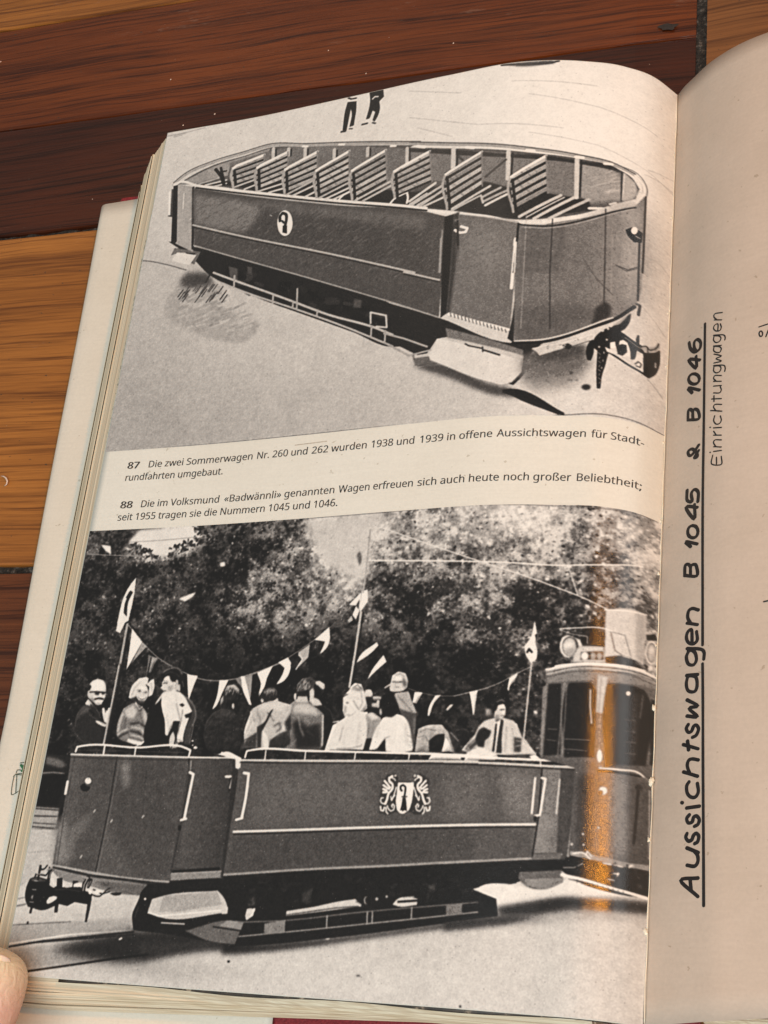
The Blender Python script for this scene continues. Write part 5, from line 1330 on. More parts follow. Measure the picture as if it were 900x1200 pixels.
['P',0.24,0.305,[1613,5158,9,109,-103,-4,21,-48]],
['P',0.2,0.403,[1805,5101,41,-70,24,109,-80,50,-79,25,14,59,160,0]],
['P',0.17,0.136,[1608,5125,42,-25,51,-90,10,-6,-39,99,-32,62,-22,25]],
['P',0.2,0.169,[1608,5125,35,15,12,127,-28,0]],
['P',0.84,0.168,[1651,5151,40,39,21,84,-35,0]],
['S',0.45,0.545,0.7,[1594,5028,31,46,-3,51],0.307],
['S',0.3,0.607,0.8,[1732,5120,38,-20,14,39,-27,19],0.27],
['S',0.4,0.479,0.8,[1559,5060,19,26],0.205],
['S',0.85,0.41,0.8,[1543,5021,29,78,-37,84],0.205],
['S',0.15,0.306,0.8,[1526,5215,33,-13],0.136],
['S',0.4,0.475,0.7,[1692,5049,34,39],0.237],
['S',0.14,0.238,0.9,[1668,5029,32,26],0.102],
['S',0.3,0.339,0.8,[1504,5261,46,-27,36,-45],0.169],
['P',0.17,0.172,[1610,4931,2,-46,32,-26,50,-2,34,30,6,46,-42,13,-48,13]],
['P',0.56,0.344,[1620,4888,32,-25,50,2,21,28,-39,-4,-33,17]],
['P',0.75,0.137,[1629,4948,0,4,-1,3,-1,2,-3,2,-2,1,-3,-1,-3,-2,-3,-2,-1,-4,-1,-3,-1,-4,1,-3,2,-3,2,-1,3,-1,3,1,3,1,2,3,2,3]],
['P',0.75,0.137,[1737,4940,0,4,0,3,-1,2,-2,1,-2,1,-2,-1,-2,-1,-1,-3,-2,-3,-1,-3,0,-3,1,-3,1,-2,1,-2,2,0,2,0,2,2,2,2,1,3]],
['N',45,24,[1622,4879,91,-9,10,43,-99,5],[0.5, 0.6],[0.1, 0.18],0.5,[0.172, 0.275],[-0.275, 0.275],[0.344, 0.893],0.6],
['P',0.46,0.167,[1845,4980,32,-26,77,2,60,39,61,40,17,70,7,170,-270,-1,37,-33,-7,-114,-14,-96]],
['P',0.72,0.538,[1862,4975,93,-6,77,46,25,40,-148,-15,-52,-4]],
['P',0.15,0.666,[1863,5102,37,-25,76,52,88,-25,35,165,-187,5,-18,-83]],
['S',0.62,0.535,0.8,[1903,5058,26,83,28,46],0.267],
['S',0.5,0.468,0.7,[1954,5065,19,38],0.268],
['S',0.78,0.396,0.9,[2080,5054,17,139,0,62],0.165],
['S',0.5,0.466,0.8,[1835,5268,45,-26,27,-27],0.233],
['S',0.4,0.398,0.5,[1979,5154,54,38],0.265],
['S',0.6,0.235,0.5,[1907,5026,86,20],0.134],
['P',0.72,0.169,[1878,4921,73,1,12,42,-87,-2]],
['P',0.28,0.17,[1867,4896,2,-52,37,-41,55,-9,32,21,0,58,-35,7,-25,24,-41,7]],
['N',46,34,[1878,4857,35,-51,71,8,-26,65],[0.66, 0.8],[0.1, 0.2],0.6,[0.204, 0.306],[-0.476, -0.136],[0.68, 1.5],0.7],
['P',0.1,0.17,[1868,4893,62,-9,29,-9,-11,27,-56,10]],
['P',0.76,0.169,[1962,4885,22,-19,17,39,-10,72,-20,-21]],
['P',0.76,0.136,[1867,4923,1,7,0,7,-1,5,-2,3,-2,1,-3,-1,-2,-3,-3,-5,-2,-7,-1,-7,-1,-7,1,-7,1,-5,1,-3,3,-1,2,1,3,3,2,6,2,6]],
['P',0.78,0.169,[1994,4821,33,-2,36,30,1,33,-32,-21]],
['P',0.08,0.169,[1995,4841,38,26,18,33,-22,33,-23,-7]],
['P',0.74,0.134,[1999,4931,37,14,34,40,-71,-1]],
['P',0.82,0.195,[2245,5072,85,-37,57,8,24,135,-14,105,-192,-1,-82,0,30,-91,38,-90]],
['P',0.83,0.158,[2212,4934,38,-30,4,-30,57,-6,52,31,17,84,-27,46,-62,22,-46,22,-16,-32,-11,-53]],
['P',0.3,0.158,[2258,4973,-1,2,-1,1,-2,1,-3,1,-3,0,-3,0,-3,-1,-2,-1,-1,-1,-1,-2,0,-2,1,-1,2,-1,3,-1,3,0,3,0,3,1,2,1,2,2]],
['P',0.6,0.277,[2225,4984,21,13,-1,48,-14,4]],
['S',0.48,0.315,0.9,[2288,4957,31,42,19,23],0.157],
['S',0.55,0.354,0.8,[2339,4906,18,69,-17,39],0.197],
['S',0.2,0.358,0.9,[2204,4936,40,-21],0.119],
['P',0.55,0.238,[2263,4883,31,-16,59,21,-16,14]],
['S',0.6,0.356,0.5,[2262,4943,36,-7,38,16],0.198],
['S',0.5,0.276,0.8,[2244,5056,31,-2],0.158],
['S',0.55,0.431,0.8,[2237,5132,-16,93],0.235],
['S',0.42,0.349,0.8,[2209,5275,92,-1,79,-16],0.194],
['S',0.65,0.698,0.7,[2354,5111,-5,134],0.388],
['S',0.55,0.236,0.7,[2268,5066,47,-30],0.157],
['S',0.68,0.547,0.5,[2262,5147,-12,104],0.312],
['S',0.25,0.316,0.9,[2163,5104,21,4],0.158],
['P',0.58,0.193,[2388,5051,38,-13,69,37,3,22,-44,113,-41,-1,-8,-90]],
['P',0.8,0.31,[2396,5053,34,-13,56,35,-46,14]],
['S',0.42,0.309,0.7,[2417,5104,3,97],0.155],
['S',0.42,0.309,0.7,[2449,5097,-5,104],0.154],
['P',0.82,0.197,[2419,4914,0,7,-3,7,-6,5,-7,3,-8,1,-8,-1,-8,-4,-6,-5,-5,-7,-2,-7,0,-7,3,-7,6,-5,7,-3,8,-1,8,1,8,4,7,5,4,7]],
['P',0.14,0.235,[2373,4934,44,3,-4,40,-25,0]],
['P',0.7,0.234,[2487,4947,-1,4,-4,3,-7,3,-8,2,-9,0,-10,0,-8,-2,-7,-3,-5,-4,-2,-4,1,-4,4,-4,6,-2,9,-2,9,0,9,0,9,2,7,3,5,4]],
['S',0.2,0.351,0.8,[2425,4955,48,-2],0.156],
['P',0.1,0.233,[2423,5008,49,14,15,47,-36,-25]],
['P',0.7,0.234,[2420,4976,44,1,-1,30,-37,-4]],
['P',0.85,0.191,[2518,5075,37,-18,63,0,59,42,38,67,17,44,3,81,-54,8,-125,-5,-17,-85,-47,67,-55,10,15,-85,38,-89]],
['S',0.55,0.344,0.9,[2570,5198,-38,12],0.153],
['S',0.5,0.303,0.9,[2692,5189,28,15],0.151],
['S',0.66,0.835,0.7,[2672,5121,19,118],0.456],
['S',0.62,0.461,0.5,[2492,5134,-16,74],0.307],
['S',0.6,0.264,0.8,[2706,5232,24,7],0.113],
['S',0.6,0.264,0.8,[2704,5253,28,6],0.113],
['P',0.09,0.232,[2615,4996,-1,24,-7,21,-13,17,-17,11,-20,3,-21,-4,-20,-11,-16,-17,-12,-22,-6,-24,1,-25,7,-21,13,-18,18,-10,20,-4,21,4,20,12,16,17,12,22]],
['P',0.65,0.193,[2500,5037,0,7,0,7,-1,4,-3,4,-2,1,-3,-1,-3,-4,-2,-5,-2,-6,-1,-7,-1,-7,1,-6,1,-5,3,-3,2,-1,3,1,3,3,2,5,2,6]],
['N',47,40,[2495,4940,96,1,19,113,-103,-2],[0.16, 0.22],[0.06, 0.08],0.4,[0.232, 0.348],[-0.541, 0.541],[-0.387, 0.387],0.6],
['P',0.64,0.192,[2573,4926,93,-21,38,68,40,77,-57,-9,-65,-23]],
['P',0.32,0.228,[2619,5020,121,37,9,226,-19,-44,-35,-118]],
['S',0.35,0.269,0.8,[2607,4941,60,54,44,45],0.154],
['S',0.62,0.38,0.6,[2730,5078,4,103],0.228],
['S',0.12,0.427,0.9,[2544,4912,67,-7,56,-4],0.155],
['P',0.77,0.195,[2540,4843,20,-46,38,-26,41,13,21,53,-4,45,-30,19,-63,3,-26,-20]],
['P',0.42,0.35,[2623,4806,34,40,-6,45,-26,-32]],
['S',0.18,0.351,0.9,[2555,4838,30,3,34,-2],0.156],
['S',0.45,0.311,0.8,[2576,4873,28,1],0.156],
['S',0.5,0.234,0.7,[2578,4849,-4,16],0.117],
['S',0.45,0.352,0.7,[2568,4793,35,-7,30,20],0.195],
['P',0.9,0.312,[2569,4805,39,-7,7,32,-51,1]],
['S',0.75,0.312,0.9,[2502,4879,41,-22],0.117],
['P',0.76,0.149,[3242,5084,-53,19,-23,25,-36,79,-39,54,14,24,42,-13,116,34,130,-2,82,-6,53,-3,-44,-40,-45,-57,-27,-59,-33,-47,-66,-13]],
['P',0.3,0.241,[3091,5262,51,-50,44,-66,18,47,-46,55,-35,38]],
['P',0.27,0.236,[3386,5194,49,10,-1,84,-42,2]],
['S',0.7,0.265,0.8,[3402,5217,33,5],0.118],
['S',0.7,0.265,0.8,[3401,5253,35,-8],0.118],
['S',0.75,0.302,0.6,[3104,5267,39,-43],0.151],
['P',0.9,0.0894,[3261,5108,40,-25,-5,78,-9,132,-10,1]],
['P',0.15,0.119,[3265,5114,12,-1,-2,84,-5,97,-14,-6,6,-90]],
['P',0.17,0.119,[3298,5083,17,11,-4,114,6,90,-36,1,5,-90,5,-60]],
['S',0.55,0.326,0.6,[3336,5136,-2,155],0.178],
['S',0.58,0.355,0.7,[3378,5146,10,149],0.207],
['S',0.88,0.296,0.7,[3354,5159,6,137],0.177],
['S',0.4,0.149,0.8,[3332,5136,9,2],0.0894],
['P',0.74,0.15,[3253,5073,9,-38,7,-36,38,-13,17,24,0,48,-17,22,-35,11]],
['P',0.88,0.211,[3275,4999,32,-7,11,24,-39,7]],
['S',0.16,0.331,0.9,[3290,5026,25,-3],0.12],
['P',0.5,0.3,[3257,5057,31,2,-3,25,-19,6]],
['S',0.28,0.24,0.9,[3299,5063,18,-2],0.12],
['P',0.86,0.18,[3304,5031,16,6,-1,18,-14,-3]],
['P',0.4,0.18,[3260,5087,41,-7,-16,21,-18,4]],
['P',0.1,0.151,[3244,5043,4,-44,10,-30,29,-13,28,11,5,20,-31,-1,-17,13,-8,31]],
['S',0.6,0.362,0.8,[3265,4976,27,-15,19,10],0.181],
['P',0.13,0.21,[3148,5212,14,-54,29,-19,51,23,-10,37,-21,24,-10,43,-37,-5]],
['S',0.42,0.241,0.7,[3169,5164,26,-17],0.151],
['P',0.7,0.239,[3206,5223,27,-13,2,36,-21,19]],
['P',0.84,0.149,[3094,5303,59,-31,60,4,50,29,1,17,-168,5]],
['P',0.12,0.183,[3046,5153,24,-6,32,24,6,36,-24,42,-30,7]],
['S',0.4,0.244,0.7,[3052,5156,31,0,17,21],0.152],
['S',0.68,0.585,1,[3467,4718,-11,257,-9,236]],
['P',0.86,0,[3470,4440,-23,121,-32,48,14,61,36,51,32,-30,2,-44,-17,-69,5,-57]],
['S',0.12,0.683,1,[3436,4649,10,-21,18,20]],
['P',0.15,0,[3477,4534,13,-9,0,52]],
['S',0.88,0.739,1,[236,5305,6,-33,39,-8,426,6,386,1,35,15,-6,39]],
['S',0.3,0.316,0.8,[254,5296,436,-2,397,8]],
['S',0.86,0.639,1,[458,5267,1,54]],
['S',0.86,0.633,1,[702,5264,1,53]],
['S',0.8,0.633,1,[204,5325,370,2,540,6]],
['S',0.25,0.421,1,[212,5345,367,6,539,1]],
['S',0.82,0.615,1,[1114,5333,366,2]],
['P',0.86,0,[1338,5312,72,-19,68,24,45,19,-1,67,-28,-4,-16,-53]],
['S',0.9,0.915,1,[1149,5435,28,13,-9,149,-9,145]],
['S',0.9,0.704,1,[1135,5754,39,-10]],
['P',0.12,0,[1148,5804,0,6,0,5,-3,4,-3,3,-3,1,-5,-1,-4,-2,-3,-4,-3,-6,-1,-5,-1,-6,1,-5,2,-4,3,-3,4,-1,4,1,4,2,4,4,2,5]],
['S',0.85,0.806,1,[1425,5461,70,-1]],
['S',0.12,0.602,1,[1461,5460,2,94]],
['S',0.8,0.502,1,[1471,5479,-6,57]],
['S',0.6,0.412,1,[1145,5358,5,57]],
['S',0.9,0.701,1,[1547,5331,7,-42,45,-8,398,8,603,15,568,16,-221,3,365,8,351,4,104,5,4,17]],
['S',0.74,0.772,1,[1504,5350,806,5,861,2,-220,3,618,7,208,4]],
['S',0.2,0.413,1,[1506,5365,806,5,860,1,-220,3,617,7,209,4]],
['S',0.86,0.501,1,[1695,5287,1,54]],
['S',0.86,0.494,1,[1987,5293,0,49]],
['S',0.86,0.481,1,[2344,5301,-2,41]],
['S',0.86,0.469,1,[2717,5308,-2,34]],
['S',0.86,0.454,1,[3058,5314,-3,27]],
['S',0.9,0.895,1,[1555,5435,36,5,2,150,-10,141]],
['S',0.9,0.689,1,[1543,5743,44,-12]],
['S',0.85,0.705,1,[1425,5461,64,-1]],
['P',0.2,0.198,[1461,5346,39,9,7,292,0,421,-17,1,-14,-421]],
['S',0.85,0.61,1,[1368,5300,90,27,54,23]],
['P',0.85,0.101,[1477,5342,35,4,1,66,-27,-9]],
['S',0.88,0.603,1,[3533,5444,-8,213]],
['S',0.88,0.689,1,[3573,5442,23,5,-22,219,-27,7]],
['S',0.75,0.518,1,[3683,5448,-9,206]],
['S',0.85,0.679,1,[3786,5444,11,16,-7,190]],
['S',0.8,0.436,1,[3558,5338,6,35]],
['P',0.12,0,[3558,5689,0,5,-1,5,-2,4,-3,3,-3,1,-3,-1,-3,-2,-3,-4,-1,-5,-1,-5,0,-5,1,-5,2,-4,3,-2,3,-1,3,0,3,3,3,3,1,5]],
['P',0.24,0.111,[2559,5474,20,-30,52,-9,26,25,-4,24,116,1,8,-31,21,-19,42,19,27,18,-3,88,-1,84,-30,43,-39,6,-42,-21,-43,19,-48,-18,-55,25,-57,-18,-7,-91,8,-64]],
['P',0.9,0,[2657,5492,107,-1,1,70,-6,63,-13,38,-32,24,-20,-2,-28,-21,-11,-48,0,-53]],
['S',0.14,0.612,1,[2688,5543,-10,-11,0,-18,15,-7,15,11,3,27,-2,32]],
['S',0.14,0.332,1,[2692,5580,34,0]],
['P',0.14,0,[2697,5585,21,0,11,50,6,37,-18,-10,-10,12,-10,-12,-11,8,8,-34]],
['S',0.9,0.728,1,[2615,5452,-21,11,4,21,22,19,3,27,-23,32,-7,38,-9,26]],
['S',0.88,0.393,1,[2604,5457,28,14,6,8]],
['P',0.8,0,[2643,5449,0,2,-1,2,-1,1,-3,1,-2,0,-3,0,-2,-1,-2,-1,-1,-2,-1,-2,0,-2,1,-2,2,-1,2,-1,3,-1,2,1,3,1,1,1,2,2]],
['S',0.9,0.673,1,[2565,5482,33,32,10,10]],
['S',0.9,0.672,1,[2560,5509,28,18,13,6]],
['S',0.9,0.672,1,[2560,5533,24,9]],
['S',0.9,0.671,1,[2562,5554,20,0,8,-4]],
['S',0.9,0.39,1,[2648,5522,-9,45,-14,38]],
['S',0.9,0.334,1,[2617,5578,5,21,23,-27]],
['S',0.88,0.391,1,[2581,5626,-21,-5,-10,-16,4,-16,14,0]],
['S',0.9,0.5,1,[2554,5643,5,24,18,2,3,-21]],
['S',0.88,0.388,1,[2635,5647,-7,-11,8,-10,13,13,-4,24,-19,8,-16,-13,-11,-21]],
['S',0.88,0.444,1,[2592,5648,3,26,13,13]],
['S',0.9,0.717,1,[2787,5451,23,11,0,21,-18,19,3,27,28,31,15,37,14,26]],
['S',0.88,0.388,1,[2799,5457,-24,13,-5,8]],
['P',0.8,0,[2775,5449,0,2,-1,1,-2,2,-2,1,-2,0,-3,0,-2,-1,-2,-2,-1,-1,-1,-2,0,-2,1,-2,2,-2,2,-1,2,0,3,0,2,1,2,2,1,2]],
['S',0.9,0.662,1,[2843,5480,-27,32,-8,11]],
['S',0.9,0.661,1,[2852,5507,-23,19,-13,5]],
['S',0.9,0.659,1,[2857,5531,-21,9]],
['S',0.9,0.659,1,[2859,5552,-20,0,-8,-3]],
['S',0.9,0.386,1,[2768,5521,19,45,20,37]],
['S',0.9,0.33,1,[2810,5576,0,21,-28,-26]],
['S',0.88,0.382,1,[2854,5623,20,-5,7,-16,-7,-16,-14,0]],
['S',0.9,0.49,1,[2884,5639,-1,23,-16,3,-8,-21]],
['S',0.88,0.383,1,[2806,5645,4,-11,-9,-10,-10,13,8,24,20,8,13,-14,7,-21]],
['S',0.88,0.436,1,[2848,5644,2,27,-10,13]],
['P',0.36,0,[3562,4792,186,-43,219,-6,237,-13,5,382,-6,801,-125,19,-122,-30,-194,-7,10,-520,-214,-53]],
['P',0.46,0.325,[3566,4797,150,-34,252,-6,227,-18,-12,72,-274,6,-190,6,-139,20]],
['P',0.14,0.083,[3585,4855,73,-12,12,294,-14,174,-87,2,7,-258]],
['P',0.15,0.0821,[3707,4842,13,-14,128,-4,13,16,16,417,-190,37,12,-241]],
['P',0.12,0.0787,[3929,4849,11,-19,104,-16,91,3,19,27,3,453,-225,61]],
['P',0.24,0.314,[3994,4856,37,-8,3,485,-43,8]],
['P',0.1,0.466,[4047,4878,83,-28,5,405,-74,23]],
['P',0.1,0.0782,[4179,4899,20,-8,7,391,-23,5]],
['P',0.66,0.243,[3874,4787,37,-8,-5,242,-33,12]],
['P',0.5,0.477,[3903,5022,11,-154,27,488,-39,-3]],
['P',0.5,0.166,[3662,4836,38,0,-18,217,-11,249,-15,9,10,-258]],
['P',0.48,0.165,[3544,4870,31,-18,-1,461,-21,1]],
['S',0.72,0.243,1,[3698,5194,145,26]],
['S',0.6,0.243,1,[3696,5236,149,28]],
['S',0.55,0.247,1,[3592,5202,58,5]],
['S',0.5,0.246,1,[3580,5272,74,6]],
['S',0.8,0.323,1,[3835,4877,3,152,9,58]],
['P',0.95,0,[4068,4862,-1,5,-2,5,-2,4,-4,3,-4,2,-4,0,-3,-1,-3,-2,-2,-4,-1,-5,0,-5,2,-4,3,-5,3,-3,4,-1,4,-1,4,1,3,3,2,4]],
['S',0.5,0.237,0.8,[3952,5116,60,3]],
['S',0.45,0.233,0.8,[4066,5034,56,-1]],
['S',0.5,0.313,0.6,[4124,4887,-3,138]],
['P',0.9,0.159,[4211,4904,-1,9,-3,8,-4,6,-6,5,-6,4,-6,1,-5,-2,-5,-5,-3,-6,-1,-8,1,-9,2,-9,4,-7,6,-6,5,-4,6,-1,6,2,5,6,4,8]],
['S',0.5,0.232,0.6,[4056,5130,75,-8]],
['P',0.74,0,[3558,4770,57,-36,164,-21,202,-15,144,-6,78,15,1,30,-92,-5,-145,11,-219,6,-182,45]],
['S',0.3,0.245,0.8,[3562,4784,186,-47,234,-13,218,-1]],
['S',0.9,0.327,1,[3615,4732,164,-21,202,-15,157,-6]],
['P',0.5,0.218,[3563,4809,157,-40,219,-19,261,-6,2,47,-59,13,-217,12,-238,18,-114,13]],
['P',0.4,0.263,[3566,4844,360,-30,22,526,-383,-29]],
['P',0.4,0.25,[3926,4814,276,-25,12,494,-266,66]],
['P',0.13,0.178,[3581,4854,77,-7,20,448,-104,9]],
['P',0.13,0.175,[3700,4864,11,-22,133,-9,14,22,22,445,-177,12]],
['P',0.12,0.168,[3929,4860,10,-31,153,-14,45,5,20,33,2,440,-213,52]],
['P',0.1,0.168,[4174,4865,24,0,10,409,-28,7]],
['S',0.6,0.311,0.9,[3680,4841,-10,227,-8,227],0.178],
['S',0.55,0.311,0.9,[3694,4852,0,216,-5,235],0.177],
['S',0.55,0.266,0.8,[3570,4853,-5,227,-5,214],0.177],
['P',0.72,0.26,[3879,4779,55,6,-17,241,-42,-4]],
['S',0.45,0.217,0.8,[3898,4790,-6,230],0.13],
['P',0.42,0.298,[3875,5022,42,4,11,321,-43,1]],
['S',0.6,0.34,0.6,[3902,5035,6,310],0.212],
['S',0.3,1.41,0.8,[4093,4870,-4,425],0.581],
['S',0.26,1.1,0.8,[3980,4961,-1,375],0.506],
['S',0.1,0.83,0.8,[4132,4919,-4,363],0.332],
['S',0.48,0.209,0.8,[4040,5040,59,-9],0.0836],
['S',0.48,0.208,0.8,[4043,5111,58,-8],0.0831],
['S',0.48,0.207,0.8,[4045,5178,58,-9],0.0827],
['S',0.48,0.206,0.8,[4048,5248,57,-8],0.0822],
['S',0.52,0.337,0.8,[4131,4855,-10,151],0.168],
['S',0.62,0.217,0.9,[3703,5198,149,0],0.0868],
['S',0.58,0.216,0.9,[3702,5260,137,5],0.0866],
['S',0.55,0.222,0.9,[3592,5137,58,2],0.0887],
['S',0.5,0.221,0.9,[3590,5204,57,6],0.0883],
['S',0.9,0.389,0.95,[3839,4879,3,100,13,112],0.13],
['P',0.95,0.127,[4066,4866,0,4,-2,5,-2,4,-4,3,-4,2,-3,0,-4,-1,-3,-3,-1,-3,-1,-5,0,-4,2,-5,2,-4,4,-3,3,-2,4,0,4,1,3,3,1,3]],
['S',0.5,0.209,0.8,[4185,5127,18,-1],0.0836],
['S',0.5,0.208,0.8,[4184,5208,20,-2],0.083],
['S',0.88,0.525,1,[3560,4759,79,-18,131,-22,151,-10,137,-4,82,-3,58,15],0.0875],
['S',0.32,0.262,0.9,[3562,4775,122,-26,172,-18,163,-11,121,-1,58,15],0.0873],
['S',0.66,0.393,0.8,[3565,4793,119,-30,189,-20,162,-11,158,17],0.131],
['S',0.3,0.218,0.7,[3566,4807,137,-31,179,-19,138,-9,173,18],0.0873],
['S',0.35,0.227,0.5,[3613,4755,-3,23],0.0906],
['S',0.35,0.226,0.5,[3684,4754,-2,23],0.0905],
['S',0.35,0.222,0.5,[3797,4750,-2,23],0.0888],
['S',0.35,0.219,0.5,[3881,4742,-2,23],0.0875],
['S',0.35,0.218,0.5,[3955,4732,-2,23],0.0871],
['P',0.76,0.174,[3906,4350,177,-38,49,12,-5,327,-41,-11,-39,-7,-136,26]],
['P',0.64,0.349,[4075,4315,57,9,-5,327,-41,-11]],
['S',0.9,0.355,1,[3899,4347,98,-12,137,-16],0.0887],
['N',48,60,[3915,4375,153,-33,-5,287,-145,10],[0.8, 0.86],[0.66, 0.72],0.5,[0.176, 0.396],[-0.44, 0.44],[-0.44, 0.44],0.4],
['S',0.86,0.404,1,[3632,4490,126,-10,153,-7,67,21],0.0897],
['S',0.7,0.319,0.9,[3634,4496,64,24,106,15,2,42],0.0911],
['S',0.34,0.307,0.9,[3941,4490,29,118,38,21],0.0878],
['S',0.4,0.262,0.9,[3953,4489,70,8,35,124],0.0875],
['P',0.2,0.172,[4008,4648,78,-8,-6,40,-31,-8,-32,6]],
['S',0.8,0.345,0.9,[4016,4637,70,3],0.13],
['P',0.74,0.223,[3756,4603,148,-13,17,105,-195,16,1,-55]],
['P',0.22,0.177,[3771,4640,130,-17,6,55,-138,13]],
['P',0.86,0.179,[3818,4662,-1,8,-3,8,-4,6,-7,4,-7,2,-7,-1,-7,-3,-5,-6,-4,-7,-1,-8,1,-8,2,-7,5,-6,7,-4,7,-2,7,1,7,3,5,5,4,7]],
['P',0.6,0.177,[3862,4658,0,7,-2,7,-4,6,-5,4,-6,2,-5,-1,-6,-3,-4,-5,-3,-6,-1,-7,0,-8,3,-7,3,-6,5,-4,6,-1,6,0,5,3,4,5,3,6]],
['P',0.6,0.176,[3898,4653,0,8,-3,7,-3,5,-4,4,-5,2,-6,0,-4,-3,-4,-5,-3,-6,-1,-8,0,-7,2,-7,4,-6,4,-4,5,-2,6,1,4,2,4,5,3,7]],
['S',0.3,0.222,0.8,[3827,4646,3,32],0.0886],
['P',0.84,0.137,[3742,4604,-1,22,-6,21,-11,16,-15,11,-16,4,-16,-4,-16,-10,-13,-16,-8,-20,-4,-22,1,-23,7,-20,11,-17,14,-10,17,-4,16,3,16,10,12,16,9,20]],
['P',0.3,0.137,[3744,4604,-1,20,-6,18,-9,15,-12,10,-14,3,-15,-3,-13,-9,-11,-14,-8,-18,-3,-21,1,-20,6,-18,9,-15,13,-9,14,-4,14,3,14,9,11,15,7,18]],
['P',0.72,0.182,[3739,4607,-1,18,-5,16,-8,14,-11,8,-13,3,-12,-2,-12,-8,-10,-13,-7,-17,-3,-18,1,-18,5,-17,9,-13,11,-8,12,-3,13,2,12,9,10,12,6,17]],
['P',0.86,0.411,[3662,4591,48,-19,10,28,-52,19]],
['P',0.6,0.409,[3673,4629,57,-20,-7,47,-40,5]],
['P',0.8,0.181,[3708,4534,54,27,18,41,-24,6,-18,-46]],
['P',0.84,0.131,[4196,4545,-1,25,-4,24,-6,20,-8,15,-10,8,-9,1,-9,-7,-7,-15,-5,-20,-3,-23,1,-25,4,-24,6,-21,8,-15,10,-9,9,0,9,7,8,15,5,20]],
['P',0.4,0.131,[4191,4547,-1,21,-3,20,-5,17,-6,12,-8,7,-7,0,-7,-6,-6,-13,-4,-16,-2,-20,1,-21,3,-20,5,-17,6,-12,8,-7,7,0,7,6,6,12,4,17]],
['P',0.7,0.175,[4186,4551,0,18,-2,18,-4,15,-6,11,-6,5,-6,0,-6,-6,-4,-11,-4,-15,-1,-17,0,-19,3,-17,4,-15,5,-11,6,-6,6,0,6,6,5,11,3,15]],
['P',0.84,0.35,[4150,4537,25,-21,1,38,-22,14]],
['P',0.12,0.173,[4127,4651,34,5,8,24,-22,1]],
['P',0.85,0.173,[4175,4659,0,6,-2,6,-3,5,-3,4,-4,3,-4,1,-4,-1,-3,-3,-2,-4,-1,-6,1,-6,1,-6,3,-5,4,-5,4,-2,4,-1,4,1,3,3,2,4]],
['P',0.1,0.176,[4136,4453,48,-26,7,38,-50,19]],
['P',0.4,0.0803,[3908,5359,149,-6,88,-1,52,45,5,503,-124,19,-123,-33,-29,-301]],
['P',0.32,0.634,[4058,5373,139,27,5,496,-125,19]],
['P',0.5,1.29,[3982,5388,77,3,17,491,-59,-5]],
['S',0.85,0.491,1,[3913,5362,114,-6,104,-4,22,14]],
['S',0.1,0.494,1,[3909,5380,222,-11]],
['S',0.16,0.636,1,[4125,5442,-5,192,-7,147]],
['P',0.2,0,[4142,5433,-1,5,-2,6,-4,5,-4,4,-6,3,-5,0,-5,0,-4,-3,-2,-4,-1,-5,0,-6,3,-5,3,-5,5,-4,5,-3,5,-1,5,1,4,3,3,4]],
['P',0.86,0,[3962,5495,-1,8,-3,7,-5,6,-6,4,-7,2,-8,0,-7,-3,-5,-5,-4,-6,-1,-7,0,-8,4,-7,5,-6,6,-4,7,-2,8,0,7,3,5,5,4,6]],
['P',0.3,0.083,[3939,5508,0,5,-2,4,-3,3,-3,2,-4,2,-4,-1,-4,-1,-3,-3,-2,-3,-1,-5,1,-4,2,-4,2,-3,4,-3,4,-1,4,0,3,2,3,3,2,3]],
['S',0.5,0.326,1,[4154,5362,43,38]],
['P',0.4,0.332,[3773,5392,128,-11,31,507,-157,-2]],
['P',0.26,0.831,[3787,5409,99,-9,6,476,-98,-8]],
['S',0.66,0.4,0.7,[4182,5440,10,411]],
['P',0.92,0.0844,[3925,5287,-1,12,-1,11,-3,9,-4,6,-4,2,-5,-1,-4,-5,-4,-8,-2,-11,-1,-11,0,-12,1,-11,3,-9,4,-6,4,-3,5,2,4,5,4,8,2,10]],
['P',0.55,0.0795,[3769,5873,186,16,122,13,128,-16,1,34,-128,19,-121,-17,-186,-22]],
['P',0.12,0.08,[3746,5907,211,22,246,-6,-1,164,-177,3,-256,-71,-44,-31]],
['S',0.85,0.407,1,[3787,5885,57,-7,41,32,-25,-22,7,-23,25,28]],
['S',0.82,0.393,1,[3957,5927,62,3,59,-1,31,-18,-17,21]],
['S',0.8,0.551,1,[4013,5980,30,-8,-7,21]],
['S',0.75,0.395,1,[3984,6014,38,3]],
['S',0.6,0.33,1,[3733,5971,66,-4,48,-28]],
['S',0.86,0.955,1,[3726,6013,141,23,157,30,165,17]],
['S',0.3,0.321,0.8,[3770,6035,255,42]],
['S',0.35,0.244,1,[3819,6035,-2,17]],
['S',0.35,0.242,1,[3848,6040,-2,17]],
['S',0.35,0.241,1,[3877,6045,-2,16]],
['S',0.35,0.241,1,[3906,6049,-3,17]],
['S',0.35,0.24,1,[3934,6054,-2,16]],
['S',0.35,0.239,1,[3963,6058,-3,17]],
['S',0.35,0.237,1,[3991,6062,-3,17]],
['S',0.35,0.235,1,[4018,6065,-2,17]],
['S',0.35,0.234,1,[4045,6069,-2,16]],
['S',0.35,0.232,1,[4071,6071,-2,17]],
['N',44,60,[3764,5920,427,-1,-3,134,-371,-54],[0.06, 0.1],[0.2, 0.3],0.6,[0.317, 0.714],[-0.952, 0.952],[-0.634, 0.634],0.6],
['P',0.8,0,[3845,5767,0,2,-1,2,-2,2,-1,1,-2,0,-2,0,-2,-1,-2,-1,-1,-2,0,-2,0,-2,1,-2,1,-1,2,-2,2,0,2,0,2,1,1,1,1,2]],
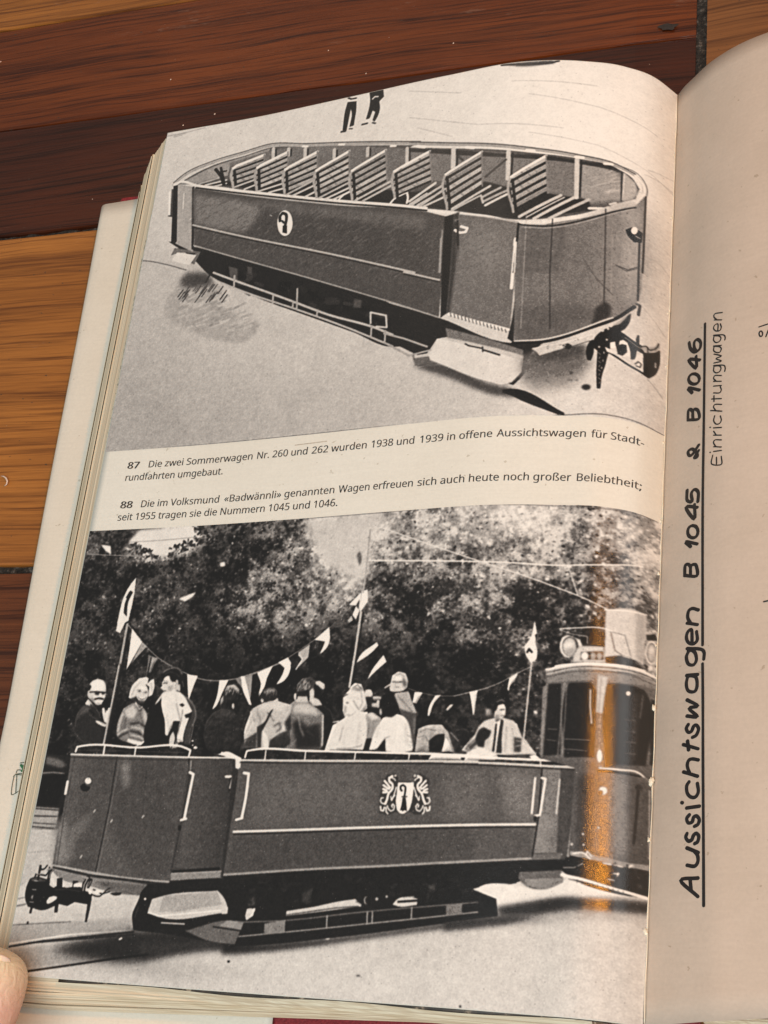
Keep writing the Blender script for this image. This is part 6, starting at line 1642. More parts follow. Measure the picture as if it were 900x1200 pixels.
['P',0.8,0,[3851,5830,0,2,-1,2,-1,2,-2,1,-2,0,-2,0,-2,0,-1,-2,-1,-2,-1,-2,0,-2,1,-2,2,-1,1,-1,2,-1,2,0,2,1,2,1,1,2]],
['P',0.8,0,[3782,5832,0,2,-1,2,-1,2,-2,1,-2,0,-2,0,-2,-1,-2,-1,-1,-2,0,-2,0,-2,1,-2,1,-2,2,-1,2,0,2,0,2,1,2,1,1,2]],
['P',0.8,0,[3931,5721,-1,2,0,2,-2,2,-1,1,-2,0,-2,0,-2,0,-2,-2,-1,-2,0,-2,0,-2,1,-2,1,-1,2,-2,2,0,2,0,2,1,1,1,1,2]],
['P',0.5,0.0533,[235,6114,308,28,418,36,-18,35,-18,26,-202,2,-190,-34,-254,-53]],
['P',0.4,0.212,[549,6172,413,9,-35,56,-204,2]],
['S',0.62,0.429,1,[235,6086,305,42,462,24]],
['S',0.25,0.321,1,[239,6106,305,41,461,25]],
['P',0.08,0,[52,6245,15,-63,29,-13,112,11,21,37,32,16,22,-14,-7,-49,40,-7,11,54,25,9,51,-6,-3,-41,35,0,46,55,80,21,3,69,-6,114,-15,-1,-3,-112,-99,-10,-50,28,-67,-10,1,55,-23,3,-5,-44,-74,31,-130,-15,-31,-48]],
['P',0.8,0,[227,6318,14,-24,42,-10,21,7,-6,18,-43,31,-23,-4]],
['S',0.08,0.43,1,[228,6351,48,-22,27,-22]],
['P',0.82,0,[227,6175,22,-5,17,33,-11,14]],
['P',0.82,0,[409,6200,28,-11,35,1,3,27,-64,3]],
['P',0.8,0,[322,6192,18,9,-2,24,-11,1]],
['P',0.5,0.109,[132,6301,0,5,-1,5,-2,3,-3,3,-5,1,-4,-1,-4,-2,-4,-3,-3,-5,-2,-4,-1,-5,1,-5,3,-3,3,-3,4,-1,5,1,4,2,4,3,3,4]],
['S',0.3,0.269,0.8,[275,6244,91,-8,106,9]],
['P',0.3,0.109,[69,6189,26,-14,103,11,-4,8,-106,1]],
['S',0.1,0.493,1,[103,6168,5,-20,77,7,17,-29,0,-26]],
['S',0.12,0.494,1,[131,6091,10,27,23,-7,18,-23]],
['S',0.1,1.09,1,[234,6110,-17,17,-6,30,4,50]],
['S',0.55,0.327,1,[235,6114,-17,19,-4,34]],
['S',0.5,0.547,1,[189,6118,26,-13,28,5]],
['S',0.1,1.5,1,[509,6156,-18,38,-3,52]],
['S',0.1,0.964,1,[508,6164,29,6,-14,43]],
['S',0.66,0.429,1,[504,6164,-14,35,-1,40]],
['S',0.6,0.321,1,[536,6174,-14,35]],
['P',0.55,0.0537,[518,6155,0,3,-2,2,-3,2,-5,1,-4,1,-5,0,-5,-1,-4,-2,-3,-2,-1,-2,0,-3,2,-2,3,-2,5,-1,4,-1,5,0,5,1,4,2,3,2]],
['S',0.1,0.372,1,[558,6262,62,7,42,-39,24,-17]],
['S',0.1,0.372,1,[566,6228,68,26,56,-18]],
['P',0.84,0,[569,6240,31,-15,33,12,-43,24]],
['S',0.25,0.266,1,[631,6178,8,14,30,4,0,-20]],
['P',0.88,0,[556,6246,0,5,-1,4,-2,3,-3,2,-4,1,-4,-1,-3,-2,-4,-2,-2,-4,-2,-4,0,-5,1,-3,2,-4,3,-2,4,-1,4,1,4,2,3,3,3,3]],
['P',0.1,0,[690,6246,89,-8,-8,16,-45,4]],
['P',0.1,0,[887,6356,29,-55,5,-66,42,-57,42,-6,12,67,-28,30,7,96,46,7,19,104,-154,-16]],
['P',0.88,0,[970,6270,0,2,-1,3,-1,1,-3,2,-2,0,-3,0,-3,-1,-2,-2,-2,-2,-1,-2,0,-3,1,-2,2,-2,2,-1,3,0,3,0,2,1,3,2,1,2]],
['S',0.35,0.313,0.7,[906,6389,14,-68]],
['P',0.08,0,[123,6087,16,3,-3,171,-6,144,-18,1,10,-154]],
['S',0.8,0.219,1,[110,6146,31,2]],
['S',0.8,0.219,1,[104,6192,31,1]],
['S',0.8,0.218,1,[101,6250,31,1]],
['S',0.8,0.217,1,[99,6332,31,1]],
['P',0.1,0,[110,6459,12,1,0,16,-13,-1]],
['S',0.4,0.247,1,[24,3640,1216,-7,936,9,867,-7,304,5,446,10,211,-2,188,-15]],
['S',0.08,0.376,0.9,[562,6822,479,-4,804,-10]]]

# ------------------------------------------------------------------ the floor
FZ = -.030
def wood(name, dark, mid, light, seed, ring=1.0, rough=.38, contrast=1.0, dirt=(.05, .035, .025)):
    N = Nodes(name); v = N.coords((1, 1, 1), (seed*.37, seed*.19, seed*.11))
    # slow wander of the grain, then bands across the board
    wob = N.n('ShaderNodeTexNoise', Scale=1.0, Detail=3, Roughness=.5); vs = N.coords((5, 16, 5), (seed, seed*.3, 0)); N.l(vs, wob.inputs[0])
    sep = N.n('ShaderNodeSeparateXYZ'); N.l(v, sep.inputs[0])
    ad = N.n('ShaderNodeMath', operation='MULTIPLY_ADD'); N.l(wob.outputs[0], ad.inputs[0]); ad.inputs[1].default_value = .014; N.l(sep.outputs[1], ad.inputs[2])
    cb = N.n('ShaderNodeCombineXYZ'); sx = N.n('ShaderNodeMath', operation='MULTIPLY'); N.l(sep.outputs[0], sx.inputs[0]); sx.inputs[1].default_value = .018
    N.l(sx.outputs[0], cb.inputs[0]); N.l(ad.outputs[0], cb.inputs[1])
    rings = N.noise(150*ring, 2, .55, cb.outputs[0]); rings2 = N.noise(480*ring, 3, .65, cb.outputs[0]); broad = N.noise(28, 2, .5, cb.outputs[0])
    vf = N.coords((30, 900, 30), (seed, 0, 0)); fib = N.noise(1.0, 4, .7, vf)
    base = N.mix(N.ramp(broad, [(.3, (0,)*3), (.7, (1,)*3)]), mid, light)
    line = N.ramp(rings, [(.50, (0,)*3), (.60, (.35*contrast,)*3), (.645, (.95*contrast,)*3), (.66, (.2*contrast,)*3), (.74, (0,)*3)])
    base = N.mix(line, base, dark)
    l2 = N.ramp(rings2, [(.5, (0,)*3), (.66, (.8*contrast,)*3)]); base = N.mix(l2, base, dark)
    base = N.mix(.65, base, N.ramp(fib, [(.25, (.55, .5, .45)), (.6, (1, 1, 1))]), 'MULTIPLY')
    blot = N.noise(9, 4, .6, N.coords((1, 2.2, 1), (seed*2, 0, 0))); base = N.mix(.6, base, N.ramp(blot, [(.3, (.58, .52, .48)), (.62, (1, 1, 1))]), 'MULTIPLY')
    scuff = N.noise(60, 5, .75, N.coords((.35, 1.4, 1), (seed*3, 1, 0))); sm = N.ramp(scuff, [(.64, (0,)*3), (.78, (.35,)*3)])
    base = N.mix(sm, base, (.34, .26, .2))
    pits = N.noise(700, 2, .5, N.coords((.5, 1, 1), (seed, seed, 0))); pm = N.ramp(pits, [(.245, (.9,)*3), (.27, (0,)*3)]); base = N.mix(pm, base, dirt)
    N.l(base, N.p.inputs['Base Color'])
    rr = N.ramp(blot, [(.3, (rough+.14,)*3), (.7, (rough-.06,)*3)]); N.l(rr, N.p.inputs['Roughness']); N.set(Specular_IOR_Level=.4)
    hm = N.n('ShaderNodeMath', operation='ADD'); N.l(rings, hm.inputs[0]); N.l(fib, hm.inputs[1]); N.bump(hm.outputs[0], .35, .0006)
    return N.m
M_gold = wood('amber_floorboard', (.13, .04, .009), (.37, .135, .026), (.44, .17, .036), 1.3, 1.25, .36)
M_red = wood('red_brown_floorboard', (.035, .007, .0022), (.15, .034, .007), (.20, .050, .010), 4.1, 1.7, .27)
M_deep = wood('dark_mahogany_floorboard', (.017, .005, .0025), (.060, .014, .0055), (.08, .02, .0075), 7.7, 1.8, .28)
M_brown = wood('brown_floorboard', (.04, .011, .0045), (.125, .036, .012), (.16, .05, .016), 2.9, 1.5, .4)
N = Nodes('gap_dirt'); dn = N.noise(420, 4, .7, N.coords()); N.l(N.ramp(dn, [(.35, (.008, .007, .006)), (.55, (.04, .034, .028)), (.68, (.17, .15, .13))]), N.p.inputs['Base Color']); N.set(Roughness=.95); N.bump(dn, 1, .004)
M_dirt = N.m

def boards():
    V, Fc, mi, nz = [], [], [], random.Random(5)
    def board(x0, x1, y0, y1, mat, drop=0.):
        # a long board with rounded, slightly worn edges
        nx = 60; xs = np.linspace(x0, x1, nx); b = .0011
        prof = [(y0, -.02), (y0, -b), (y0+b*.35, -b*.3), (y0+b*1.2, 0), (y1-b*1.2, 0), (y1-b*.35, -b*.3), (y1, -b), (y1, -.02)]
        o = len(V)
        for k, x in enumerate(xs):
            wob = [nz.uniform(-.0003, .0003) for _ in (0, 1)]; ed = b*1.2 if k in (0, nx-1) else 0
            for j, (y, z) in enumerate(prof):
                V.append((x, y+(wob[0] if j < 4 else wob[1]), FZ+z-drop-(ed if 1 < j < 6 else 0)))
        for k in range(nx-1):
            for j in range(7):
                a = o+k*8+j; Fc.append((a, a+8, a+9, a+1)); mi.append(mat)
        Fc.append(tuple(o+j for j in range(8))); mi.append(mat); e = o+(nx-1)*8; Fc.append(tuple(e+7-j for j in range(8))); mi.append(mat)
    board(-1.2, .2143, .1035, .262, 0); board(-1.2, .2143, .0402, .1030, 1, .0002); board(-1.2, .2143, -.0203, .0399, 2)
    board(-1.2, .2143, -.1822, -.0222, 0, .0003); board(-1.2, .2143, -.345, -.1858, 3); board(-1.2, .2143, -.51, -.347, 0); board(-1.2, .2143, -1.0, -.513, 1)
    board(.2186, 1.3, -.055, .105, 4); board(.2186, 1.3, .108, .27, 1); board(.2186, 1.3, -.22, -.057, 3); board(.2186, 1.3, -.4, -.223, 0); board(.2186, 1.3, -1.0, -.403, 1)
    board(-1.2, .2143, .265, .43, 3); board(.2186, 1.3, .274, .43, 0)
    me = bpy.data.meshes.new('floor'); me.from_pydata(V, [], Fc)
    for m in (M_gold, M_red, M_deep, M_brown, M_gold2): me.materials.append(m)
    me.polygons.foreach_set('material_index', mi); me.update()
    o = link(bpy.data.objects.new('floor', me)); o['kind'] = 'structure'
    return o
M_gold2 = wood('honey_floorboard', (.10, .035, .010), (.23, .088, .026), (.29, .12, .036), 11.2, .9, .4)
boards()
# packed dust between the boards
nx, ny = 220, 120; gx = np.linspace(-.4, .5, nx); gy = np.linspace(-.42, .2, ny); rs = np.random.RandomState(2)
GX, GY = np.meshgrid(gx, gy); GZ = FZ-.0034+rs.rand(ny, nx)*.0022
o = mesh_obj('ground', np.stack([GX, GY, GZ], -1).reshape(-1, 3), [(j*nx+i, j*nx+i+1, (j+1)*nx+i+1, (j+1)*nx+i) for j in range(ny-1) for i in range(nx-1)], M_dirt)
o['kind'] = 'structure'

# ------------------------------------------------------------------ the book
book = empty('book', (.21, -.17, FZ), 'open illustrated tram history book with two black and white photographs, lying on wooden floorboards', 'book')
import mathutils
INV = mathutils.Matrix.Translation((-.21, .17, -FZ))
def in_book(o, parent=None):
    """keep world coordinates while hanging the part on the book (or on a part of it)"""
    if parent is None: o.parent = book; o.matrix_parent_inverse = INV.copy()
    else: o.parent = parent
    return o

# red cover board with cloth weave
N = Nodes('red_cover_cloth'); v = N.coords(); w1 = N.noise(1400, 2, .6, v)
N.l(N.ramp(w1, [(.3, (.16, .008, .012)), (.7, (.30, .022, .026))]), N.p.inputs['Base Color']); N.set(Roughness=.7); N.bump(w1, .5, .0005); M_red_cloth = N.m
def slab(name, x0, x1, y0, y1, z0, z1, mat, r=.002):
    bm = bmesh.new(); bmesh.ops.create_cube(bm, size=1)
    for q in bm.verts: q.co = ((x0+x1)/2+q.co.x*(x1-x0), (y0+y1)/2+q.co.y*(y1-y0), (z0+z1)/2+q.co.z*(z1-z0))
    bmesh.ops.bevel(bm, geom=[e for e in bm.edges], offset=min(r, (z1-z0)*.3), segments=2, affect='EDGES')
    me = bpy.data.meshes.new(name); bm.to_mesh(me); bm.free(); me.materials.append(mat)
    return link(bpy.data.objects.new(name, me))
in_book(slab('front_cover', -.0345, .196, -.3545, -.0095, FZ+.0002, -.0262, M_red_cloth))
in_book(slab('back_cover', .224, .452, -.3435, .003, FZ+.0002, -.0262, M_red_cloth))
in_book(slab('spine', .1975, .2225, -.3460, -.003, FZ+.0004, -.0272, M_red_cloth))
# folded-in jacket flap over the cover
def flap_y(s, x):
    top = -.0140+(x+.0428)*.05; return top+(-.3580-top)*s
fx = np.concatenate([[-.0428, -.0424, -.0415], np.linspace(-.04, .0872, 40)])
def flap_h(x, y):
    x = np.asarray(x, float); y = np.asarray(y, float)
    curl = np.clip((-.040-x)/.0028, 0, 1)
    xs = x + .0046*np.clip((-.0145-y)/.22, 0, 1)
    return -.0247-.0016*curl**2+.00025*np.sin(y*37+1)
flap = sheet('jacket_flap', fx, flap_y, flap_h, M_flap, None, 0, .0004); flap['label'] = 'cream folded jacket flap showing left of the pages'
for q in flap.data.vertices:     # the left edge leans in a little towards the foot
    k = max(0, min(1, (.0872-q.co.x)/.13)); q.co.x += .0052*k*min(1, max(0, (-.0145-q.co.y)/.23))
in_book(flap)

# fanned page block: page edges step outwards towards the floor
def block(name, levels, x1, mat, hf, side=1, seed=0, label=None, skew=0.):
    """levels: list of (outer_x, top_y, foot_y, z). Outer edge on the left (side=1) or right (-1)."""
    r = random.Random(seed); L = []
    for (a, b) in zip(levels[:-1], levels[1:]):
        n = max(3, int(abs(a[3]-b[3])/.0007))
        for k in range(n):
            t = k/n; q = [a[i]+(b[i]-a[i])*t for i in range(4)]
            jx = r.uniform(-.0002, .0002); jy = r.uniform(-.00025, .00025)
            L.append((q[0]+jx, q[1], q[2]+jy, q[3])); z2 = a[3]+(b[3]-a[3])*(k+.7)/n; L.append((q[0]+jx*.5+(b[0]-a[0])/n*.5, q[1]+(b[1]-a[1])/n*.5, q[2]+jy, z2))
    L.append(levels[-1]); V = []; Fc = []
    nxs, nys = 40, 24; zmin = levels[-1][3]
    for (ox, ty, fy, z) in L:
        dep = max(0, min(1, 1-(-z)/.036)); ring = []
        for t in np.linspace(0, 1, nys, endpoint=False): ring.append((ox, ty+(fy-ty)*t))
        for t in np.linspace(0, 1, nxs, endpoint=False): ring.append((ox+(x1-ox)*t, fy))
        for t in np.linspace(0, 1, nys, endpoint=False): ring.append((x1, fy+(ty-fy)*t))
        for t in np.linspace(0, 1, nxs, endpoint=False): ring.append((x1+(ox-x1)*t, ty))
        xy = np.array(ring); xy[:, 1] += skew*np.clip(xy[:, 0]-.01, 0, .13)*np.clip((xy[:, 1]-ty)/(fy-ty), 0, 1); ring = xy; hh = hf(xy[:, 0], xy[:, 1]); zz = np.maximum(z+hh*np.where(hh > 0, dep, 1), -.0262+(z-zmin)*.25)
        V += [(x, y, float(q)) for (x, y), q in zip(ring, zz)]
    m = 2*(nxs+nys)
    for k in range(len(L)-1):
        for i in range(m):
            a, b = k*m+i, k*m+(i+1) % m; Fc.append((a, a+m, b+m, b) if side == 1 else (a, b, b+m, a+m))
    for (ox, ty, fy, z), dz, flip in ((L[0], -.0006, 0), (L[-1], 0, 1)):      # top and bottom faces
        gx, gy = np.meshgrid(np.linspace(ox, x1, nxs), np.linspace(ty, fy, nys)); gy = gy+skew*np.clip(gx-.01, 0, .13)*np.clip((gy-ty)/(fy-ty), 0, 1); hh = hf(gx, gy); dep = max(0, min(1, 1-(-z)/.036))
        gz = np.maximum(z+hh*np.where(hh > 0, dep, 1)+dz, -.0262+(z-zmin)*.25); b = len(V); V += list(zip(gx.ravel(), gy.ravel(), gz.ravel()))
        Fc += [(b+j*nxs+i, b+(j+1)*nxs+i, b+(j+1)*nxs+i+1, b+j*nxs+i+1) for j in range(nys-1) for i in range(nxs-1)]
    o = mesh_obj(name, V, Fc, mat, smooth=False); in_book(o)
    if label: o['label'] = label
    return o
def edge_paper(name, c0, c1, flecks):
    N = Nodes(name); v = N.coords((8, 8, 2600)); st = N.noise(1, 3, .6, v)
    base = N.mix(N.ramp(st, [(.35, (0,)*3), (.65, (1,)*3)]), c0, c1)
    if flecks:
        f = N.noise(1, 4, .7, N.coords((700, 420, 900), (3, 1, 2))); fm = N.ramp(f, [(.52, (0,)*3), (.58, (1,)*3)])
        p_ = N.n('ShaderNodeSeparateXYZ'); N.l(N.coords(), p_.inputs[0])      # only where the bled pictures reach the trimmed edge
        a_ = N.n('ShaderNodeMapRange'); N.l(p_.outputs[1], a_.inputs[0]); a_.inputs[1].default_value = -.15; a_.inputs[2].default_value = -.13
        b_ = N.n('ShaderNodeMapRange'); N.l(p_.outputs[1], b_.inputs[0]); b_.inputs[1].default_value = -.035; b_.inputs[2].default_value = -.06
        c_ = N.n('ShaderNodeMapRange'); N.l(p_.outputs[2], c_.inputs[0]); c_.inputs[1].default_value = -.0024; c_.inputs[2].default_value = -.0016
        m1 = N.n('ShaderNodeMath', operation='MULTIPLY'); N.l(a_.outputs[0], m1.inputs[0]); N.l(b_.outputs[0], m1.inputs[1])
        m2 = N.n('ShaderNodeMath', operation='MULTIPLY'); N.l(m1.outputs[0], m2.inputs[0]); N.l(c_.outputs[0], m2.inputs[1])
        m3 = N.n('ShaderNodeMath', operation='MULTIPLY'); N.l(m2.outputs[0], m3.inputs[0]); N.l(fm, m3.inputs[1])
        base = N.mix(m3.outputs[0], base, (.03, .025, .02))
    N.l(base, N.p.inputs['Base Color']); N.set(Roughness=.75); N.bump(st, .3, .0004); return N.m
M_edge_a = edge_paper('page_edges_flecked', (.60, .47, .32), (.78, .67, .50), True)
M_edge_b = edge_paper('page_edges', (.58, .45, .29), (.80, .68, .50), False)
block('page_block', [(.0004, -.0006, -.3399, -.0005), (-.0040, -.0022, -.3418, -.0036), (-.0082, -.0043, -.3440, -.0066)], .196, M_edge_a, h_left, 1, 1, 'upper fanned pages with dark printed flecks along the edge', .012)
block('page_block', [(-.0098, -.0046, -.3446, -.0069), (-.0150, -.0087, -.3465, -.0125), (-.0168, -.0090, -.3472, -.0148)], .196, M_edge_b, h_left, 1, 2, 'middle run of cream pages', .040)
block('page_block', [(-.0176, -.0135, -.3476, -.0152), (-.0200, -.0155, -.3481, -.0185), (-.0206, -.0160, -.3483, -.0243)], .196, M_edge_b, h_left, 1, 3, 'lowest run of cream pages above the jacket flap', .045)
block('page_block', [(.4135, -.0006, -.3364, -.0006), (.4160, -.001, -.3372, -.010), (.4180, -.0015, -.3380, -.0240)], .2260, M_edge_b, h_right, -1, 4, 'pages under the right-hand page')

# the two facing pages
xl = np.unique(np.concatenate([np.linspace(0, .15, 60), np.linspace(.15, .21, 70)]))
xl = np.concatenate([xl])
left = in_book(sheet('left_page', xl, lambda s, x: -PH*s, h_left, M_left, None, 0)); left['label'] = 'left page carrying two black and white tram photographs'
xr = np.unique(np.concatenate([np.linspace(.21, .25, 60), np.linspace(.25, .415, 60)]))
right = in_book(sheet('right_page', xr, lambda s, x: right_foot(x)*s, h_right, M_right, None, 0)); right['label'] = 'blank tan right page with upright hand lettering'
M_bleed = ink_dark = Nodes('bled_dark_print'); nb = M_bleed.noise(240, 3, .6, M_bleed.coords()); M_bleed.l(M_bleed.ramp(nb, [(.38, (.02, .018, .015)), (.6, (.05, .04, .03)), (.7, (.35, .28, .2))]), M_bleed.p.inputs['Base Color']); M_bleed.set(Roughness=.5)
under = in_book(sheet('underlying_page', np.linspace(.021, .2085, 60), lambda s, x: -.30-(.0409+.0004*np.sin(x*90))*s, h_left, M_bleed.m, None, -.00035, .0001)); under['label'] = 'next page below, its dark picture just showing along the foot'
for q in left.data.vertices:       # tiny nicks along the outer edge of the old page
    if q.co.x < 1e-6: q.co.x += random.Random(int(q.co.y*1e5)).uniform(-.00025, .0001)

def printed(name, ops, v0, v1, seed, mat, label):
    P = Print(0, v0, PW*1000, v1, seed); P.run(ops); m = print_material(mat, P.image(mat))
    xs = xl.copy(); xs[-1] = .2098; xs[0] = .0002
    o = sheet(name, xs, lambda s, x: -(v0+.25 if v0 == 0 else v0)/1000*(1-s)-(min(v1, PH*1000-.25))/1000*s, h_left, m, left, .00007, 0,
              uv=lambda x, y: (x/PW, 1-(-y*1000-v0)/(v1-v0)))
    o.parent = left; o['label'] = label
    return o
printed('printed_photograph', PHOTO_ONE, 0, 149.2, 11, 'photo_print_open_tram', 'upper photograph of an empty open tram car with slatted benches')
printed('printed_photograph', PHOTO_TWO, 181.9, 340.2, 12, 'photo_print_tram_outing', 'lower photograph of people riding an open tram hung with pennants')

# ------------------------------------------------------------------ lettering
def ink(name, col, rough):
    N = Nodes(name); n = N.noise(600, 3, .6, N.coords()); N.l(N.ramp(n, [(.3, tuple(c*.8 for c in col)), (.7, tuple(c*1.5 for c in col))]), N.p.inputs['Base Color']); N.set(Roughness=rough); return N.m
M_ink = ink('printing_ink', (.035, .03, .027), .5)
M_pen = ink('black_felt_pen_ink', (.011, .009, .009), .6)
FONT = None
try:
    import os
    FONT = bpy.data.fonts.load(os.path.join(bpy.utils.system_resource('DATAFILES', path='fonts'), 'NotoSansHebrew-Regular.woff2'))    # Blender's own interface face
except Exception as e_:
    print('built-in font used', e_)
def text_mesh(s, shear, bold):
    c = bpy.data.curves.new('t', 'FONT'); c.body = s; c.font = FONT or c.font; c.shear = shear; c.offset = 0; c.resolution_u = 2; c.fill_mode = 'FRONT'
    o = bpy.data.objects.new('t', c); COL.objects.link(o); dg = bpy.context.evaluated_depsgraph_get(); dg.update()
    me = bpy.data.meshes.new_from_object(o.evaluated_get(dg)); bpy.data.objects.remove(o); v = np.array([q.co[:] for q in me.vertices]); f = [tuple(p.vertices) for p in me.polygons]
    bpy.data.meshes.remove(me); bpy.data.curves.remove(c); return v, f
capH = text_mesh('H', 0, 0)[0][:, 1].max()
def caption(groups, base_mm, label):
    V, Fc = [], []
    for s, x0, x1, bold in groups:
        v, f = text_mesh(s, .02, 0); k = 2.72/capH; w = v[:, 0].max()-v[:, 0].min()
        xs = x0+(v[:, 0]-v[:, 0].min())*(x1-x0)/w; ys = base_mm-v[:, 1]*k; o = len(V)
        for q, dx in enumerate((-.15, 0, .15) if bold else (-.05, .05)):      # ink spread makes the type a little heavier than the outline
            o = len(V); xw = (xs+dx)/1000; yw = -(ys+(q-.5)*.05)/1000; z = h_left(xw, yw)+.00006+q*3e-6
            V += list(zip(xw, yw, z)); Fc += [tuple(i+o for i in p) for p in f]
    o = mesh_obj('caption', V, Fc, M_ink, left, smooth=False); o['label'] = label
caption([('87', 11.33, 16.2, 1), ('Die zwei Sommerwagen', 20.3, 63.6, 0), ('Nr. 260 und', 65.6, 85.8, 0), ('262 wurden', 87.6, 109.0, 0), ('1938 und', 110.9, 127.0, 0), ('1939 in offene', 129.2, 155.2, 0), ('Aussichtswagen', 156.8, 186.4, 0), ('für Stadt-', 188.2, 204.2, 0)], 157.0, 'first line of the upper caption')
caption([('rundfahrten umgebaut.', 11.3, 52.1, 0)], 162.0, 'second line of the upper caption')
caption([('88', 11.43, 16.3, 1), ('Die im Volksmund', 20.1, 52.4, 0), ('«Badwännli» genannten', 54.6, 98.4, 0), ('Wagen erfreuen', 100.1, 128.0, 0), ('sich auch heute', 129.8, 158.6, 0), ('noch großer', 160.3, 182.4, 0), ('Beliebtheit;', 184.3, 204.0, 0)], 173.2, 'first line of the lower caption')
caption([('seit 1955 tragen sie die Nummern 1045 und 1046.', 11.2, 100.2, 0)], 178.2, 'second line of the lower caption')
def line_strip(name, pts, w, hf, mat, parent, lift=.00006):
    """thin printed rule"""
    return pen(name, [pts], w, hf, mat, parent, lift, curve=False)

def smooth_line(p, n=5):
    p = np.asarray(p, float)
    if len(p) < 3: return np.array([p[0]+(p[-1]-p[0])*t for t in np.linspace(0, 1, max(2, int(np.linalg.norm(p[-1]-p[0])/2)+2))])
    q = np.vstack([2*p[0]-p[1], p, 2*p[-1]-p[-2]]); o = []
    for i in range(1, len(q)-2):
        for t in np.linspace(0, 1, n, endpoint=False):
            a, b, c, d = q[i-1], q[i], q[i+1], q[i+2]
            o.append(.5*(2*b+(c-a)*t+(2*a-5*b+4*c-d)*t*t+(3*b-a-3*c+d)*t**3))
    o.append(p[-1]); return np.array(o)
def pen(name, strokes, w, hf, mat, parent, lift=.00006, curve=True, flat_z=None, wob=.10, seed=3):
    """pen strokes laid on a page: ribbons with round ends, each a hair above the last"""
    V, Fc = [], []; r = random.Random(seed)
    for k, p in enumerate(strokes):
        c = smooth_line(p) if curve else np.array([np.asarray(p[0])+(np.asarray(p[-1])-np.asarray(p[0]))*t for t in np.linspace(0, 1, 30)])
        keep = [0]+[i for i in range(1, len(c)) if np.linalg.norm(c[i]-c[i-1]) > .03]; c = c[keep]
        if len(c) < 2: c = np.vstack([c, c+[.05, 0]])
        t = np.gradient(c, axis=0); t /= np.maximum(np.linalg.norm(t, axis=1), 1e-6)[:, None]; nn = np.stack([-t[:, 1], t[:, 0]], 1)
        ww = np.array([w/2*(1+wob*r.uniform(-1, 1)) for _ in c]); ww = np.convolve(np.pad(ww, 1, mode='edge'), [.3, .4, .3], 'valid')
        lf, rt = c+nn*ww[:, None], c-nn*ww[:, None]
        cap0 = [c[0]+ww[0]*(nn[0]*math.cos(a)-t[0]*math.sin(a)) for a in np.linspace(.4, 2.74, 6)]
        cap1 = [c[-1]+ww[-1]*(-nn[-1]*math.cos(a)+t[-1]*math.sin(a)) for a in np.linspace(.4, 2.74, 6)]
        pts = np.vstack([lf, rt, cap0, cap1]); n = len(c); o = len(V); x = pts[:, 0]/1000; y = -pts[:, 1]/1000
        z = (hf(x, y) if flat_z is None else np.full(len(x), flat_z))+lift+k*2e-6
        V += list(zip(x, y, z))
        Fc += [(o+i, o+n+i, o+n+i+1, o+i+1) for i in range(n-1)]
        b = o+2*n; Fc.append(tuple([o]+list(range(b, b+6))+[o+n])); b += 6; Fc.append(tuple([o+2*n-1]+list(range(b, b+6))+[o+n-1]))
    return mesh_obj(name, V, Fc, mat, parent, smooth=False)
DS = lambda S_: [dec(e) for e in S_]
o = pen('handwritten_title', DS([[4504,6086,-107,-96,105,-8],[4455,5983,7,63],[4435,5905,45,8,20,-24,-3,-38,-22,-27],[4432,5805,70,31],[4430,5720,-7,22,16,23,21,-6,11,-25,17,-10,15,19,-7,30,-17,10],[4442,5611,-16,21,10,26,24,-3,9,-27,19,-5,16,22,-8,27,-21,10],[4424,5569,79,-3],[4392,5533,4,2],[4435,5414,-14,23,4,41,22,27,30,4,18,-30,-7,-50],[4399,5349,89,37],[4438,5363,-16,-48,8,-32,24,-6,37,11],[4393,5180,96,40],[4420,5163,8,54],[4422,5060,-12,22,13,26,21,-3,13,-28,17,-5,15,26,-14,36,-24,10],[4413,5005,67,15,-55,-61,57,-5,-71,-51],[4412,4749,-9,51,14,46,40,13,16,-27,-2,-47,-16,-24,-43,-12],[4404,4745,72,9],[4413,4591,-14,34,14,47,34,14,19,-27,-8,-45,-22,-24,-25,-3],[4403,4570,86,23,26,26,-1,44],[4435,4546,-5,-90,-26,6,-8,36,16,36,32,15,25,-20,-6,-56],[4398,4401,70,28],[4422,4407,-20,-41,5,-43,26,-10,39,20],[4374,4072,83,28,-4,-67,-19,-18,-20,11,0,59],[4414,4026,-17,-23,-22,3,-1,66],[4410,3885,-35,-46,80,42],[4459,3797,-4,20,-13,12,-18,-1,-18,-12,-14,-20,-5,-24,4,-20,13,-11,18,1,19,12,13,20,5,23],[4451,3624,-81,-33,62,108,-2,-104],[4375,3472,2,71,36,25,-7,-59,22,-22,27,31,-1,65],[4451,3174,-43,49,-25,-3,-7,-33,28,-5,31,39,9,35,-22,-4,30,-38],[4368,2948,79,30,-4,-59,-26,-30,-14,16,2,56],[4403,2905,-17,-29,-17,4,-1,68],[4394,2754,-30,-53,84,60],[4446,2675,-5,17,-14,8,-20,-6,-20,-16,-16,-23,-6,-24,5,-17,15,-7,20,6,20,17,15,22,6,23],[4446,2529,-85,-52,60,102,-4,-96],[4361,2341,13,57,33,47,37,-6,5,-46,-24,-38,-23,7,1,50,16,36]]), 1.12, h_right, M_pen, right, .00005); o['label'] = 'bold hand lettered title reading up the page'
o = pen('title_underline', DS([[4479,2261,3,420,3,433,2,433,6,389,7,365,5,269],[4507,4691,7,269,7,354,11,455,8,370]]), .88, h_right, M_pen, right, .00018, wob=.06); o['label'] = 'long pen line under the title'
